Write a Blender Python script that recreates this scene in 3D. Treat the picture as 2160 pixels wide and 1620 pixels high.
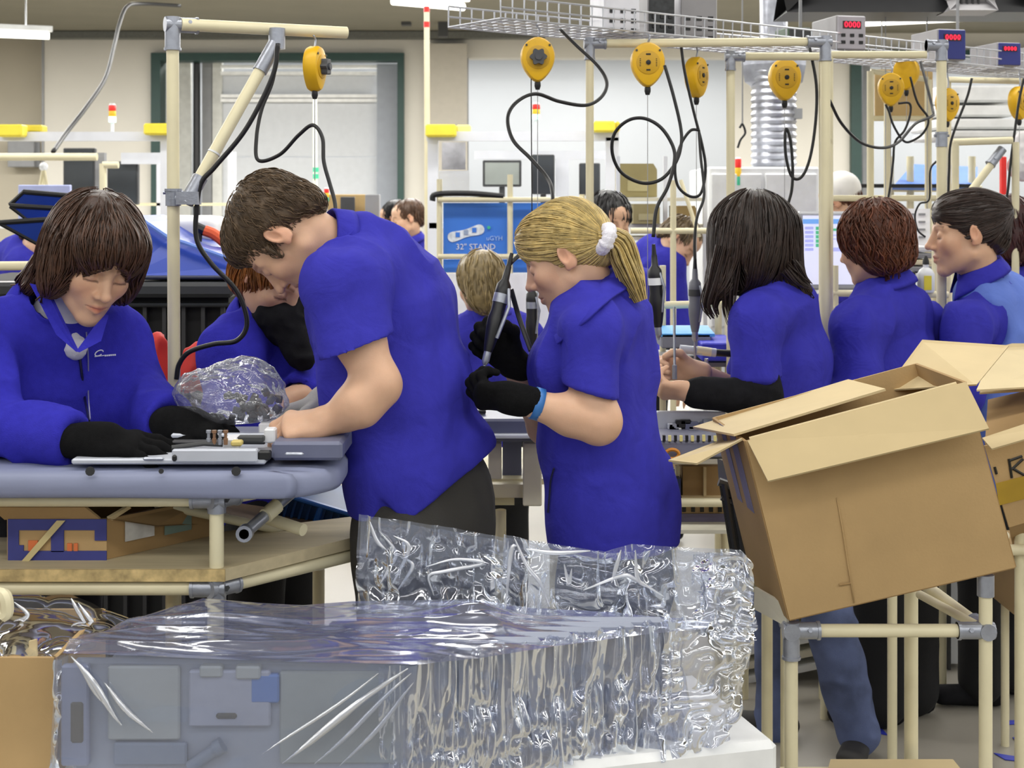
import bpy, math, random
import numpy as np
from mathutils import Vector, Matrix
random.seed(7); RNG = np.random.default_rng(7)
for _o in list(bpy.data.objects): bpy.data.objects.remove(_o)
SC = bpy.context.scene; COL = SC.collection
# ---------------------------------------------------------------- camera, world, lamps, exposure
F = 3000.0; HOR = 430.0; EYE = 1.6                # focal length in pixels of the 2160 wide frame, horizon row, eye height
cam = bpy.data.cameras.new('camera'); cam.sensor_width = 36; cam.lens = 36*F/2160; cam.shift_y = -(810-HOR)/2160
cam.dof.use_dof = True; cam.dof.focus_distance = 3.1; cam.dof.aperture_fstop = 9; cam.clip_start = .05; cam.clip_end = 200
co = bpy.data.objects.new('camera', cam); COL.objects.link(co); co.location = (0, 0, EYE); co.rotation_euler = (math.pi/2, 0, 0)
SC.camera = co
wd = bpy.data.worlds.new('hall_air'); SC.world = wd; wd.use_nodes = True
wd.node_tree.nodes['Background'].inputs[0].default_value = (.93, .97, 1, 1); wd.node_tree.nodes['Background'].inputs[1].default_value = .42
SC.view_settings.view_transform = 'Standard'; SC.view_settings.look = 'None'; SC.view_settings.gamma = 1
SC.view_settings.use_curve_mapping = False; SC.view_settings.exposure = 0.1
LAMPS = [(-4.2, 3.45, 62), (-1.6, 3.45, 62), (.2, 3.45, 62), (2.6, 3.45, 62), (5.2, 3.45, 80), (7.8, 3.45, 110), (10.4, 3.45, 150), (12.6, 3.74, 230), (14.6, 3.74, 370), (19.7, 3.76, 105)]
for _y, _z, _e in LAMPS:                           # rows of fluorescent tubes under the ceiling, running across the hall; the last three are added unseen, to brighten the back wall and beyond the gate
    for _x in (-6.0, 0.2, 6.4):
        _l = bpy.data.lights.new('tube_and_fill_row', 'AREA'); _l.shape = 'RECTANGLE'; _l.size = 5.6; _l.size_y = .2
        _l.energy = _e; _l.color = (1, .985, .95)
        _ob = bpy.data.objects.new('tube_and_fill_row', _l); COL.objects.link(_ob); _ob.location = (_x, _y+(_x*.08 if _y < 12 else 0), _z)
        _ob.rotation_euler = (0, 0, .08 if _y < 12 else 0)
# ---------------------------------------------------------------- helpers
def W(px, py, d):                                   # the point of the room seen at that pixel at that distance
    return np.array([(px-1080)*d/F, d, EYE+(HOR-py)*d/F])
def WZ(px, py, z):                                  # the same at a known height
    d = (z-EYE)*F/(HOR-py); return W(px, py, d)
def lin(c):
    return tuple(((v/255/12.92) if v/255 <= .04045 else ((v/255+.055)/1.055)**2.4) for v in c)
def nd(t, k, **kw):
    n = t.nodes.new(k)
    for a, b in kw.items():
        if hasattr(n, a): setattr(n, a, b)
    return n
MATS = {}
def mat(name, rgb, rough=.5, metal=0., var=.08, vs=12., bump=0., bs=120., spec=.5, tint=False, emit=0., stretch=None, alpha=1., trans=0., sss=0., wr=0., wrs=9., sheen=0.):
    if name in MATS: return MATS[name]
    m = bpy.data.materials.new(name); m.use_nodes = True; t = m.node_tree; L = t.links; b = t.nodes['Principled BSDF']
    tc = nd(t, 'ShaderNodeTexCoord'); src = tc.outputs['Object']
    if stretch:
        mp = nd(t, 'ShaderNodeMapping'); mp.inputs['Scale'].default_value = stretch; L.new(src, mp.inputs[0]); src = mp.outputs[0]
    no = nd(t, 'ShaderNodeTexNoise'); no.inputs['Scale'].default_value = vs; no.inputs['Detail'].default_value = 5; L.new(src, no.inputs['Vector'])
    cr = nd(t, 'ShaderNodeValToRGB'); c = lin(rgb)
    cr.color_ramp.elements[0].position = .3; cr.color_ramp.elements[1].position = .7
    cr.color_ramp.elements[0].color = tuple(v*(1-var) for v in c)+(1,); cr.color_ramp.elements[1].color = tuple(min(1, v*(1+var)) for v in c)+(1,)
    L.new(no.outputs['Fac'], cr.inputs[0]); out = cr.outputs[0]
    if tint:
        at = nd(t, 'ShaderNodeAttribute'); at.attribute_name = 'tint'
        mx = nd(t, 'ShaderNodeMix'); mx.data_type = 'RGBA'; mx.blend_type = 'MULTIPLY'; mx.inputs[0].default_value = 1
        L.new(out, mx.inputs[6]); L.new(at.outputs['Color'], mx.inputs[7]); out = mx.outputs[2]
    L.new(out, b.inputs['Base Color'])
    b.inputs['Roughness'].default_value = rough; b.inputs['Metallic'].default_value = metal; b.inputs['Specular IOR Level'].default_value = spec
    if sss: b.inputs['Subsurface Weight'].default_value = sss; b.inputs['Subsurface Radius'].default_value = (.012, .005, .003); b.inputs['Subsurface Scale'].default_value = 1
    if sheen: b.inputs['Sheen Weight'].default_value = sheen
    if trans: b.inputs['Transmission Weight'].default_value = trans
    if alpha < 1: b.inputs['Alpha'].default_value = alpha
    if emit: L.new(out, b.inputs['Emission Color']); b.inputs['Emission Strength'].default_value = emit
    last = None
    if wr:
        n2 = nd(t, 'ShaderNodeTexNoise'); n2.inputs['Scale'].default_value = wrs; n2.inputs['Detail'].default_value = 3; n2.inputs['Distortion'].default_value = 1.2; L.new(src, n2.inputs['Vector'])
        bp = nd(t, 'ShaderNodeBump'); bp.inputs['Strength'].default_value = wr; bp.inputs['Distance'].default_value = .02; L.new(n2.outputs['Fac'], bp.inputs['Height']); last = bp
    if bump:
        n3 = nd(t, 'ShaderNodeTexNoise'); n3.inputs['Scale'].default_value = bs; n3.inputs['Detail'].default_value = 4; L.new(src, n3.inputs['Vector'])
        b2 = nd(t, 'ShaderNodeBump'); b2.inputs['Strength'].default_value = bump; b2.inputs['Distance'].default_value = .004; L.new(n3.outputs['Fac'], b2.inputs['Height'])
        if last: L.new(last.outputs[0], b2.inputs['Normal'])
        last = b2
    if last: L.new(last.outputs[0], b.inputs['Normal'])
    MATS[name] = m; return m
def origin_of(o):
    v = np.zeros(3)
    while o is not None: v = v+np.array(o.location); o = o.parent
    return v
def tag(o, label=None, cat=None, group=None, kind=None):
    if label: o['label'] = label
    if cat: o['category'] = cat
    if group: o['group'] = group
    if kind: o['kind'] = kind
    return o
def thing(name, label, cat, base, group=None):
    o = bpy.data.objects.new(name, None); COL.objects.link(o); o.location = tuple(float(v) for v in base); o.empty_display_size = .1
    return tag(o, label, cat, group)
def obj(name, v, f, m, parent=None, smooth=True, col=None, base=None, mi=None):
    me = bpy.data.meshes.new(name); v = np.asarray(v, float)
    org = origin_of(parent) if parent is not None else np.zeros(3)
    loc = np.zeros(3)
    if parent is None:
        loc = np.array(base, float) if base is not None else np.array([(v[:, 0].min()+v[:, 0].max())/2, (v[:, 1].min()+v[:, 1].max())/2, v[:, 2].min()])
    vv = (v-org-loc).astype(np.float32)
    if isinstance(f, np.ndarray):
        n, k = f.shape
        me.vertices.add(len(vv)); me.vertices.foreach_set('co', vv.ravel())
        me.loops.add(n*k); me.loops.foreach_set('vertex_index', f.astype(np.int32).ravel())
        me.polygons.add(n); me.polygons.foreach_set('loop_start', np.arange(0, n*k, k, dtype=np.int32))
        me.update(calc_edges=True); me.validate()
    else:
        me.from_pydata(vv.tolist(), [], f); me.update()
    ms = m if isinstance(m, (list, tuple)) else [m]
    for x in ms: me.materials.append(x)
    if mi is not None: me.polygons.foreach_set('material_index', np.asarray(mi, np.int32))
    if smooth is True: me.polygons.foreach_set('use_smooth', np.ones(len(me.polygons), bool))
    elif smooth: me.shade_smooth(); me.set_sharp_from_angle(angle=smooth)
    if col is not None:
        a = me.attributes.new('tint', 'FLOAT_COLOR', 'POINT')
        c = np.ones((len(vv), 4), np.float32); c[:, :3] = col; a.data.foreach_set('color', c.ravel())
    o = bpy.data.objects.new(name, me); COL.objects.link(o); o.location = tuple(loc)
    if parent is not None: o.parent = parent
    return o
def unit(v):
    v = np.asarray(v, float); return v/(np.linalg.norm(v)+1e-12)
def frame(fwd, up=(0, 0, 1)):                       # columns: side (right of one who looks along fwd), fwd, up
    y = unit(fwd); z = np.asarray(up, float); z = unit(z-y*np.dot(y, z)); x = np.cross(y, z); return np.stack([x, y, z], 1)
def rotz(a):
    c, s = math.cos(a), math.sin(a); return np.array([[c, -s, 0], [s, c, 0], [0, 0, 1.]])
def spline(pts, n=8):                               # Catmull-Rom through the points
    p = np.asarray(pts, float); p = np.vstack([2*p[0]-p[1], p, 2*p[-1]-p[-2]]); out = []
    for i in range(1, len(p)-2):
        for t in np.linspace(0, 1, n, endpoint=False):
            a, b, c, d = p[i-1:i+3]
            out.append(.5*(2*b+(c-a)*t+(2*a-5*b+4*c-d)*t*t+(3*b-a-3*c+d)*t**3))
    out.append(p[-2]); return np.array(out)
class MB:                                           # collects simple solids, then makes ONE mesh object of them
    def __init__(s): s.v = []; s.f = []; s.n = 0
    def add(s, v, f):
        v = np.asarray(v, float); s.v.append(v); s.f += [tuple(int(i)+s.n for i in q) for q in f]; s.n += len(v); return s
    def box(s, c, size, R=None, bev=0.):
        h = np.asarray(size, float)/2; R = np.eye(3) if R is None else R; c = np.asarray(c, float)
        if bev <= 0:
            v = np.array([[x, y, z] for x in (-1, 1) for y in (-1, 1) for z in (-1, 1)])*h
            f = [(0, 1, 3, 2), (4, 6, 7, 5), (0, 4, 5, 1), (2, 3, 7, 6), (0, 2, 6, 4), (1, 5, 7, 3)]
            return s.add(v@R.T+c, f)
        b = min(bev, h.min()*.95); v = []; idx = {}
        for sx in (-1, 1):
            for sy in (-1, 1):
                for sz in (-1, 1):
                    for a in range(3):
                        q = np.array([sx, sy, sz])*(h-b); q[a] += (sx, sy, sz)[a]*b
                        idx[(sx, sy, sz, a)] = len(v); v.append(q)
        f = []
        for a in range(3):
            o1, o2 = [i for i in range(3) if i != a]
            for sg in (-1, 1):
                def K(p, q):
                    t = [0, 0, 0]; t[a] = sg; t[o1] = p; t[o2] = q; return idx[(t[0], t[1], t[2], a)]
                r = [K(-1, -1), K(1, -1), K(1, 1), K(-1, 1)]
                f.append(r if (sg > 0) == (a != 1) else r[::-1])
        for a in range(3):
            o1, o2 = [i for i in range(3) if i != a]
            for p in (-1, 1):
                for q in (-1, 1):
                    def K(sg, ax):
                        t = [0, 0, 0]; t[a] = sg; t[o1] = p; t[o2] = q; return idx[(t[0], t[1], t[2], ax)]
                    r = [K(-1, o1), K(1, o1), K(1, o2), K(-1, o2)]; flip = (p*q > 0) ^ (a == 1)
                    f.append(r[::-1] if flip else r)
        for sx in (-1, 1):
            for sy in (-1, 1):
                for sz in (-1, 1):
                    r = [idx[(sx, sy, sz, a)] for a in range(3)]; f.append(r if sx*sy*sz > 0 else r[::-1])
        return s.add(np.array(v)@R.T+c, f)
    def cyl(s, a, b, r, r2=None, n=12, cap=True):
        return s.tube([a, b], [r, r if r2 is None else r2], n, cap)
    def tube(s, pts, r, n=8, cap=True, closed=False):
        p = np.asarray(pts, float); m = len(p); r = np.broadcast_to(np.asarray(r, float), (m,))
        t = np.gradient(p, axis=0) if m > 2 else np.array([p[1]-p[0]]*2)
        if closed: t = np.roll(p, -1, 0)-np.roll(p, 1, 0)
        t = t/(np.linalg.norm(t, axis=1, keepdims=True)+1e-12)
        u = np.cross(t[0], [0, 0, 1.]);
        if np.linalg.norm(u) < .1: u = np.cross(t[0], [1., 0, 0])
        u = unit(u); v = []
        ang = np.arange(n)*2*math.pi/n
        for i in range(m):
            u = unit(u-t[i]*np.dot(u, t[i])); w = np.cross(t[i], u)
            v.append(p[i]+r[i]*(np.cos(ang)[:, None]*u+np.sin(ang)[:, None]*w))
        f = []
        for i in range(m if closed else m-1):
            j = (i+1) % m
            for k in range(n):
                l = (k+1) % n; f.append((i*n+k, i*n+l, j*n+l, j*n+k))
        if cap and not closed: f.append(tuple(range(n))[::-1]); f.append(tuple((m-1)*n+k for k in range(n)))
        return s.add(np.vstack(v), f)
    def lathe(s, c, prof, axis=(0, 0, 1), n=16):    # prof: (radius, height) pairs along axis
        z = unit(axis); x = unit(np.cross(z, [0, 1, 0] if abs(z[1]) < .9 else [1, 0, 0])); y = np.cross(z, x); c = np.asarray(c, float)
        ang = np.arange(n)*2*math.pi/n; v = []
        for r, h in prof: v.append(c+z*h+r*(np.cos(ang)[:, None]*x+np.sin(ang)[:, None]*y))
        f = [(i*n+k, i*n+(k+1) % n, (i+1)*n+(k+1) % n, (i+1)*n+k) for i in range(len(prof)-1) for k in range(n)]
        f.append(tuple(range(n))[::-1]); f.append(tuple((len(prof)-1)*n+k for k in range(n)))
        return s.add(np.vstack(v), f)
    def prism(s, poly, ex):                         # a flat polygon pushed along a vector
        p = np.asarray(poly, float); n = len(p); e = np.asarray(ex, float)
        f = [tuple(range(n)), tuple(range(2*n-1, n-1, -1))]+[(k, n+k, n+(k+1) % n, (k+1) % n) for k in range(n)]
        return s.add(np.vstack([p, p+e]), f)
    def sheet(s, poly, th):                         # a flat polygon with a thickness
        p = np.asarray(poly, float); nn = unit(np.cross(p[1]-p[0], p[2]-p[0])); return s.prism(p-nn*th/2, nn*th)
    def grid(s, P):                                 # P: (a, b, 3)
        a, b = P.shape[:2]
        return s.add(P.reshape(-1, 3), [(i*b+j, (i+1)*b+j, (i+1)*b+j+1, i*b+j+1) for i in range(a-1) for j in range(b-1)])
    def ball(s, c, r, n=12, R=None):
        m = n//2; v = []; r = np.broadcast_to(np.asarray(r, float), (3,)); R = np.eye(3) if R is None else R
        for i in range(m+1):
            th = math.pi*i/m
            for k in range(n): v.append((math.sin(th)*math.cos(2*math.pi*k/n), math.sin(th)*math.sin(2*math.pi*k/n), math.cos(th)))
        f = [(i*n+k, (i+1)*n+k, (i+1)*n+(k+1) % n, i*n+(k+1) % n) for i in range(m) for k in range(n)]
        return s.add((np.array(v)*r)@R.T+np.asarray(c, float), f)
    def build(s, name, m, parent=None, smooth=.6, **kw):
        return obj(name, np.vstack(s.v), s.f, m, parent, smooth=smooth, **kw)
def text_mesh(name, body, c, size, R, m, parent, ext=.0008):   # flat lettering: R columns = reading direction, up, facing
    cu = bpy.data.curves.new('lettering', 'FONT'); cu.body = body; cu.size = size; cu.align_x = 'CENTER'; cu.align_y = 'CENTER'; cu.extrude = ext; cu.resolution_u = 2
    o = bpy.data.objects.new('lettering', cu); COL.objects.link(o); dg = bpy.context.evaluated_depsgraph_get(); dg.update()
    me = o.evaluated_get(dg).to_mesh(); v = np.array([tuple(x.co) for x in me.vertices]); f = [tuple(p.vertices) for p in me.polygons]
    bpy.data.objects.remove(o); bpy.data.curves.remove(cu)
    return obj(name, v@np.asarray(R).T+np.asarray(c), f, m, parent, smooth=False)
# ---------------------------------------------------------------- noise and implicit surfaces
_PERM = np.random.default_rng(3).random(65536).astype(np.float32)
def vnoise(q):                                      # value noise, 0..1
    q = np.asarray(q, np.float64); i = np.floor(q).astype(np.int64); f = q-i; f = f*f*(3-2*f); r = 0
    for dx in (0, 1):
        for dy in (0, 1):
            for dz in (0, 1):
                h = ((i[..., 0]+dx)*73856093 ^ (i[..., 1]+dy)*19349663 ^ (i[..., 2]+dz)*83492791) & 65535
                r = r+_PERM[h]*(f[..., 0] if dx else 1-f[..., 0])*(f[..., 1] if dy else 1-f[..., 1])*(f[..., 2] if dz else 1-f[..., 2])
    return r
def fbm(q, o=3):
    return sum(vnoise(np.asarray(q)*2**k+k*17.3)/2**k for k in range(o))/sum(.5**k for k in range(o))
class SDF:
    def __init__(s): s.ops = []; s.o = np.zeros(3); s.R = np.eye(3); s.sc = 1.
    def at(s, o, R=None, sc=1.):
        s.o = np.asarray(o, float); s.R = np.eye(3) if R is None else np.asarray(R, float); s.sc = sc; return s
    def T(s, p): return s.o+s.R@(np.asarray(p, float)*s.sc)
    def _add(s, fn, lo, hi, k, neg): s.ops.append((fn, np.asarray(lo)-k, np.asarray(hi)+k, k, neg)); return s
    def cap(s, a, b, ra, rb=None, k=.01, neg=False):
        a = s.T(a); b = s.T(b); rb = ra if rb is None else rb; ra *= s.sc; rb *= s.sc; ab = b-a; L2 = float(ab@ab)+1e-12; m = max(ra, rb)
        def fn(x, y, z):
            px = x-a[0]; py = y-a[1]; pz = z-a[2]
            t = np.clip((px*ab[0]+py*ab[1]+pz*ab[2])/L2, 0, 1)
            return np.sqrt((px-t*ab[0])**2+(py-t*ab[1])**2+(pz-t*ab[2])**2)-(ra+(rb-ra)*t)
        return s._add(fn, np.minimum(a, b)-m, np.maximum(a, b)+m, k*s.sc, neg)
    def ecap(s, a, b, side, ra, rb, k=.02, neg=False):   # elliptical tapered capsule; ra, rb = (half width along side, half depth)
        a = s.T(a); b = s.T(b); side = s.R@np.asarray(side, float); ab = b-a; L = np.linalg.norm(ab)+1e-9; w = ab/L
        u = unit(side-w*np.dot(side, w)); v = np.cross(w, u); ra = np.array(ra)*s.sc; rb = np.array(rb)*s.sc; m = max(ra.max(), rb.max())
        def fn(x, y, z):
            px = x-a[0]; py = y-a[1]; pz = z-a[2]; l = px*w[0]+py*w[1]+pz*w[2]; t = np.clip(l/L, 0, 1)
            l2 = l-t*L; qu = px*u[0]+py*u[1]+pz*u[2]; qv = px*v[0]+py*v[1]+pz*v[2]
            rx = ra[0]+(rb[0]-ra[0])*t; ry = ra[1]+(rb[1]-ra[1])*t; rm = np.minimum(rx, ry)
            k0 = np.sqrt((qu/rx)**2+(qv/ry)**2+(l2/rm)**2); k1 = np.sqrt((qu/rx**2)**2+(qv/ry**2)**2+(l2/rm**2)**2)+1e-9
            return k0*(k0-1)/k1
        return s._add(fn, np.minimum(a, b)-m, np.maximum(a, b)+m, k*s.sc, neg)
    def ell(s, c, r, R=None, k=.01, neg=False):
        c = s.T(c); Q = s.R if R is None else s.R@np.asarray(R); r = np.broadcast_to(np.asarray(r, float), (3,))*s.sc; e = np.sqrt(((Q*r)**2).sum(1))
        def fn(x, y, z):
            px = x-c[0]; py = y-c[1]; pz = z-c[2]; a0 = a1 = 0
            for i in range(3):
                q = (px*Q[0, i]+py*Q[1, i]+pz*Q[2, i])/r[i]; a0 = a0+q*q; a1 = a1+(q/r[i])**2
            k0 = np.sqrt(a0); return k0*(k0-1)/(np.sqrt(a1)+1e-9)
        return s._add(fn, c-e, c+e, k*s.sc, neg)
    def box(s, c, h, R=None, r=.005, k=.005, neg=False):
        c = s.T(c); Q = s.R if R is None else s.R@np.asarray(R); h = np.asarray(h, float)*s.sc-r*s.sc; r = r*s.sc; e = np.abs(Q)@(h+r)
        def fn(x, y, z):
            px = x-c[0]; py = y-c[1]; pz = z-c[2]; o2 = 0; mx = -1e9
            for i in range(3):
                q = np.abs(px*Q[0, i]+py*Q[1, i]+pz*Q[2, i])-h[i]; o2 = o2+np.maximum(q, 0)**2; mx = np.maximum(mx, q)
            return np.sqrt(o2)+np.minimum(mx, 0)-r
        return s._add(fn, c-e, c+e, k*s.sc, neg)
    def plane(s, o, n, k=.002, lo=None, hi=None):        # removes what lies on the side the normal points to (inside lo..hi)
        o = s.T(o); n = unit(s.R@np.asarray(n, float))
        def fn(x, y, z): return -((x-o[0])*n[0]+(y-o[1])*n[1]+(z-o[2])*n[2])
        big = np.array([50.]*3); return s._add(fn, -big if lo is None else lo, big if hi is None else hi, k, True)
    def sub(s, T, k=.03):                                # blends in another implicit shape as it stands
        pos = [o for o in T.ops if not o[4]]; lo = np.min([o[1] for o in pos], 0); hi = np.max([o[2] for o in pos], 0)
        def fn(x, y, z):
            D = np.float32(1e3)
            for f, a, b, kk, neg in T.ops: D = s.mix(D, f(x, y, z), kk, neg)
            return D
        return s._add(fn, lo, hi, k, False)
    def eval(s, p):
        D = np.full(len(p), 1e3)
        for fn, lo, hi, k, neg in s.ops: D = s.mix(D, fn(p[:, 0], p[:, 1], p[:, 2]), k, neg)
        return D
    @staticmethod
    def mix(D, d, k, neg):
        if neg:
            if k <= 0: return np.maximum(D, -d)
            h = np.maximum(k-np.abs(D+d), 0)/k; return np.maximum(D, -d)+h*h*k*.25
        if k <= 0: return np.minimum(D, d)
        h = np.maximum(k-np.abs(D-d), 0)/k; return np.minimum(D, d)-h*h*k*.25
    def mesh(s, res):
        pos = [o for o in s.ops if not o[4]]
        lo = np.min([o[1] for o in pos], 0)-2*res; hi = np.max([o[2] for o in pos], 0)+2*res
        n = np.ceil((hi-lo)/res).astype(int)+1; ax = [lo[i]+res*np.arange(n[i]) for i in range(3)]
        D = np.full(n, 1e3, np.float32)
        for fn, a, b, k, neg in s.ops:
            i0 = np.clip(np.floor((a-lo)/res).astype(int)-2, 0, n); i1 = np.clip(np.ceil((b-lo)/res).astype(int)+3, 0, n)
            if (i1 <= i0).any(): continue
            sl = tuple(slice(i0[i], i1[i]) for i in range(3))
            d = fn(ax[0][sl[0]].astype(np.float32)[:, None, None], ax[1][sl[1]].astype(np.float32)[None, :, None], ax[2][sl[2]].astype(np.float32)[None, None, :])
            D[sl] = s.mix(D[sl], d, np.float32(k), neg)
        return surfnet(D, lo, res)
def surfnet(D, lo, res):
    S = D < 0; n = np.array(D.shape); a = S[:-1, :-1, :-1]; anyp = a.copy(); allp = a.copy()
    for dx in (0, 1):
        for dy in (0, 1):
            for dz in (0, 1):
                b = S[dx:n[0]-1+dx, dy:n[1]-1+dy, dz:n[2]-1+dz]; anyp |= b; allp &= b
    act = anyp & ~allp; I = np.argwhere(act); idx = np.full(act.shape, -1, np.int64); idx[act] = np.arange(len(I))
    C = np.array([[x, y, z] for x in (0, 1) for y in (0, 1) for z in (0, 1)])
    V = np.stack([D[I[:, 0]+c[0], I[:, 1]+c[1], I[:, 2]+c[2]] for c in C], 1).astype(np.float64)
    acc = np.zeros((len(I), 3)); cnt = np.zeros(len(I))
    for i in range(8):
        for j in range(i+1, 8):
            if np.abs(C[i]-C[j]).sum() != 1: continue
            x = (V[:, i] < 0) != (V[:, j] < 0); t = np.where(x, V[:, i]/(V[:, i]-V[:, j]+1e-12), 0)
            acc += np.where(x[:, None], C[i]+t[:, None]*(C[j]-C[i]), 0); cnt += x
    verts = lo+res*(I+acc/cnt[:, None]); faces = []
    for d in range(3):
        e, f = (d+1) % 3, (d+2) % 3
        s0 = [slice(None)]*3; s1 = [slice(None)]*3; s0[d] = slice(0, -1); s1[d] = slice(1, None)
        x = S[tuple(s0)] != S[tuple(s1)]; P = np.argwhere(x); P = P[(P[:, e] > 0) & (P[:, f] > 0) & (P[:, e] < n[e]-1) & (P[:, f] < n[f]-1)]
        if not len(P): continue
        q = []
        for de, df in ((1, 1), (0, 1), (0, 0), (1, 0)):
            r = P.copy(); r[:, e] -= de; r[:, f] -= df; q.append(idx[r[:, 0], r[:, 1], r[:, 2]])
        q = np.stack(q, 1); fl = ~S[P[:, 0], P[:, 1], P[:, 2]]; q[fl] = q[fl][:, ::-1]; faces.append(q)
    return verts, np.vstack(faces)
def normals(v, f):
    a = v[f[:, 0]]; n = np.cross(v[f[:, 2]]-a, v[f[:, 3]]-v[f[:, 1]]); r = np.zeros_like(v)
    for k in range(f.shape[1]): np.add.at(r, f[:, k], n)
    return r/(np.linalg.norm(r, axis=1, keepdims=True)+1e-12)
def relax(v, f, it=1, w=.5):
    e = np.vstack([f[:, [0, 1]], f[:, [1, 2]], f[:, [2, 3]], f[:, [3, 0]]])
    for _ in range(it):
        s = np.zeros_like(v); c = np.zeros(len(v)); np.add.at(s, e[:, 0], v[e[:, 1]]); np.add.at(c, e[:, 0], 1); np.add.at(s, e[:, 1], v[e[:, 0]]); np.add.at(c, e[:, 1], 1)
        v = v+w*(s/np.maximum(c, 1)[:, None]-v)
    return v
def join(parts):
    v = []; f = []; c = []; n = 0
    for p in parts:
        v.append(p[0]); f.append(p[1]+n); n += len(p[0]); c.append(p[2] if len(p) > 2 and p[2] is not None else np.ones((len(p[0]), 3)))
    return np.vstack(v), np.vstack(f), np.vstack(c)
# ---------------------------------------------------------------- the hall
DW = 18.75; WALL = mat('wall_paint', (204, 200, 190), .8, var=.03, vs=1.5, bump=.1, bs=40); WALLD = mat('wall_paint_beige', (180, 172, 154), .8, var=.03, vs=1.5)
CREAM = mat('cream_pipe', (224, 215, 180), .42, var=.05, vs=8); ZINC = mat('zinc_joint', (158, 162, 172), .34, metal=.55, var=.12, vs=40, bump=.1, bs=200); WHITEP = mat('white_panel', (222, 224, 226), .5, var=.03, vs=3)
ALU = mat('white_profile', (214, 216, 222), .45, var=.03); GREEN = mat('dark_green_frame', (26, 58, 52), .5, var=.08); BLACKP = mat('black_plastic', (16, 16, 18), .45, var=.2, vs=20); DGREY = mat('dark_grey', (62, 63, 64), .6, var=.1); GREY = mat('mid_grey', (140, 141, 143), .55, var=.06); YEL = mat('yellow_cap', (232, 214, 62), .5, var=.06); YELD = mat('yellow_cap_shaded', (204, 186, 52), .6, var=.06)
def struct(o): o['kind'] = 'structure'; return o
fm = mat('floor_paint', (150, 145, 134), .32, var=.06, vs=2.2, bump=.05, bs=60, spec=.5)
struct(MB().box((0, 7, -.05), (26, 26, .1)).build('floor', fm, smooth=False))
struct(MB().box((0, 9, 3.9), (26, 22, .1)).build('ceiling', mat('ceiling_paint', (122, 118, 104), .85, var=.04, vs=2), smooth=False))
def wbox(mb, x0, x1, y0, y1, d, th): # a slab that fills that window of the picture at that distance, th thick away from the viewer
    a = W(x0, y1, d); b = W(x1, y0, d); return mb.box((a+b)/2+np.array([0, th/2, 0]), (b[0]-a[0], th, b[2]-a[2]))
def wall(name, m, *rects, d=DW, th=.3):
    mb = MB()
    for r in rects: wbox(mb, *r, d, th)
    return struct(mb.build(name, m, smooth=False))
FL = HOR+EYE*F/DW
wall('wall_back', WALL, (90, 320, 20, FL), (320, 850, 20, 111), (850, 985, 20, FL), (985, 1540, 20, 122), (1540, 1800, 20, FL), (1800, 2500, 20, 105))
wall('wall_left', WALLD, (-700, 90, 20, FL), d=DW+.35)
wall('wall_inner', mat('pale_wall', (194, 198, 203), .7, var=.03, vs=1), (300, 1560, 80, FL), (1790, 2600, 80, FL), d=DW+2.2)
wall('trim_1', GREY, (88, 92, 82, FL), d=DW-.03, th=.04)
wall('trim_2', mat('pillar_paint', (176, 170, 158), .8, var=.03), (905, 985, 92, FL), d=DW-.25, th=.2)
wall('trim_3', GREY, (983, 988, 122, FL), d=DW-.05, th=.1)
cd = MB(); wbox(cd, 92, 1150, 66, 80, DW-.3, .2); o = cd.build('cable_duct', mat('duct_grey', (96, 97, 92), .6, var=.15, vs=30), smooth=False); tag(o, 'long grey cable duct running along the top of the back wall', 'cable duct')
# the gate in the left bay: dark green frame, white sectional leaf, black drain pipe
g = thing('gate', 'white sectional gate in a dark green frame behind the bending man', 'gate', [W(585, 0, DW)[0], DW, 0])
mb = MB(); wbox(mb, 318, 338, 111, FL, DW-.1, .3); wbox(mb, 838, 852, 111, FL, DW-.1, .3); wbox(mb, 338, 838, 111, 128, DW-.1, .3); mb.build('gate_frame', GREEN, g, smooth=False)
for i, (y0, y1) in enumerate(((150, 205), (207, 330), (332, 455), (457, FL))): mb = MB(); wbox(mb, 468, 795, y0, y1, DW+.5, .06); mb.build('panel', mat('gate_panel', (198, 201, 205), .5, var=.03), g, smooth=False)
for y in (141, 155, 203, 212): mb = MB(); wbox(mb, 465, 838, y-4, y+3, DW+.4, .08); mb.build('rail', mat('bright_rail', (238, 238, 236), .4), g, smooth=False)
mb = MB(); wbox(mb, 795, 838, 135, FL, DW+.3, .1); mb.build('side_panel', mat('blue_grey_panel', (150, 155, 164), .5, var=.04), g, smooth=False)
for x0, x1, m in ((340, 362, WHITEP), (366, 402, mat('pale_grey_panel', (206, 206, 200), .6)), (426, 446, GREY), (448, 468, mat('pale_grey_panel', (206, 206, 200)))): mb = MB(); wbox(mb, x0, x1, 130, FL, DW+.45, .1); mb.build('panel', m, g, smooth=False)
mb = MB(); mb.cyl(W(415, 128, DW+.2), W(415, FL, DW+.2), .05); mb.build('pipe', BLACKP, g)
g = thing('gate', 'tall dark green door frame at the right behind the auburn-haired woman', 'door frame', [W(1806, 0, DW)[0], DW, 0])
mb = MB(); wbox(mb, 1796, 1818, 105, FL, DW-.1, .3); wbox(mb, 1818, 2500, 105, 118, DW-.1, .3); mb.build('gate_frame', GREEN, g, smooth=False); mb = MB(); wbox(mb, 1820, 1836, 118, FL, DW+.2, .1); mb.build('side_panel', GREY, g, smooth=False)
# pale wall units seen through the middle bay
for lab, r, m in (('white wall cabinet seen through the middle bay behind the yellow reels', (1015, 1090, 180, 340), WHITEP),):
    pass
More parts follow.
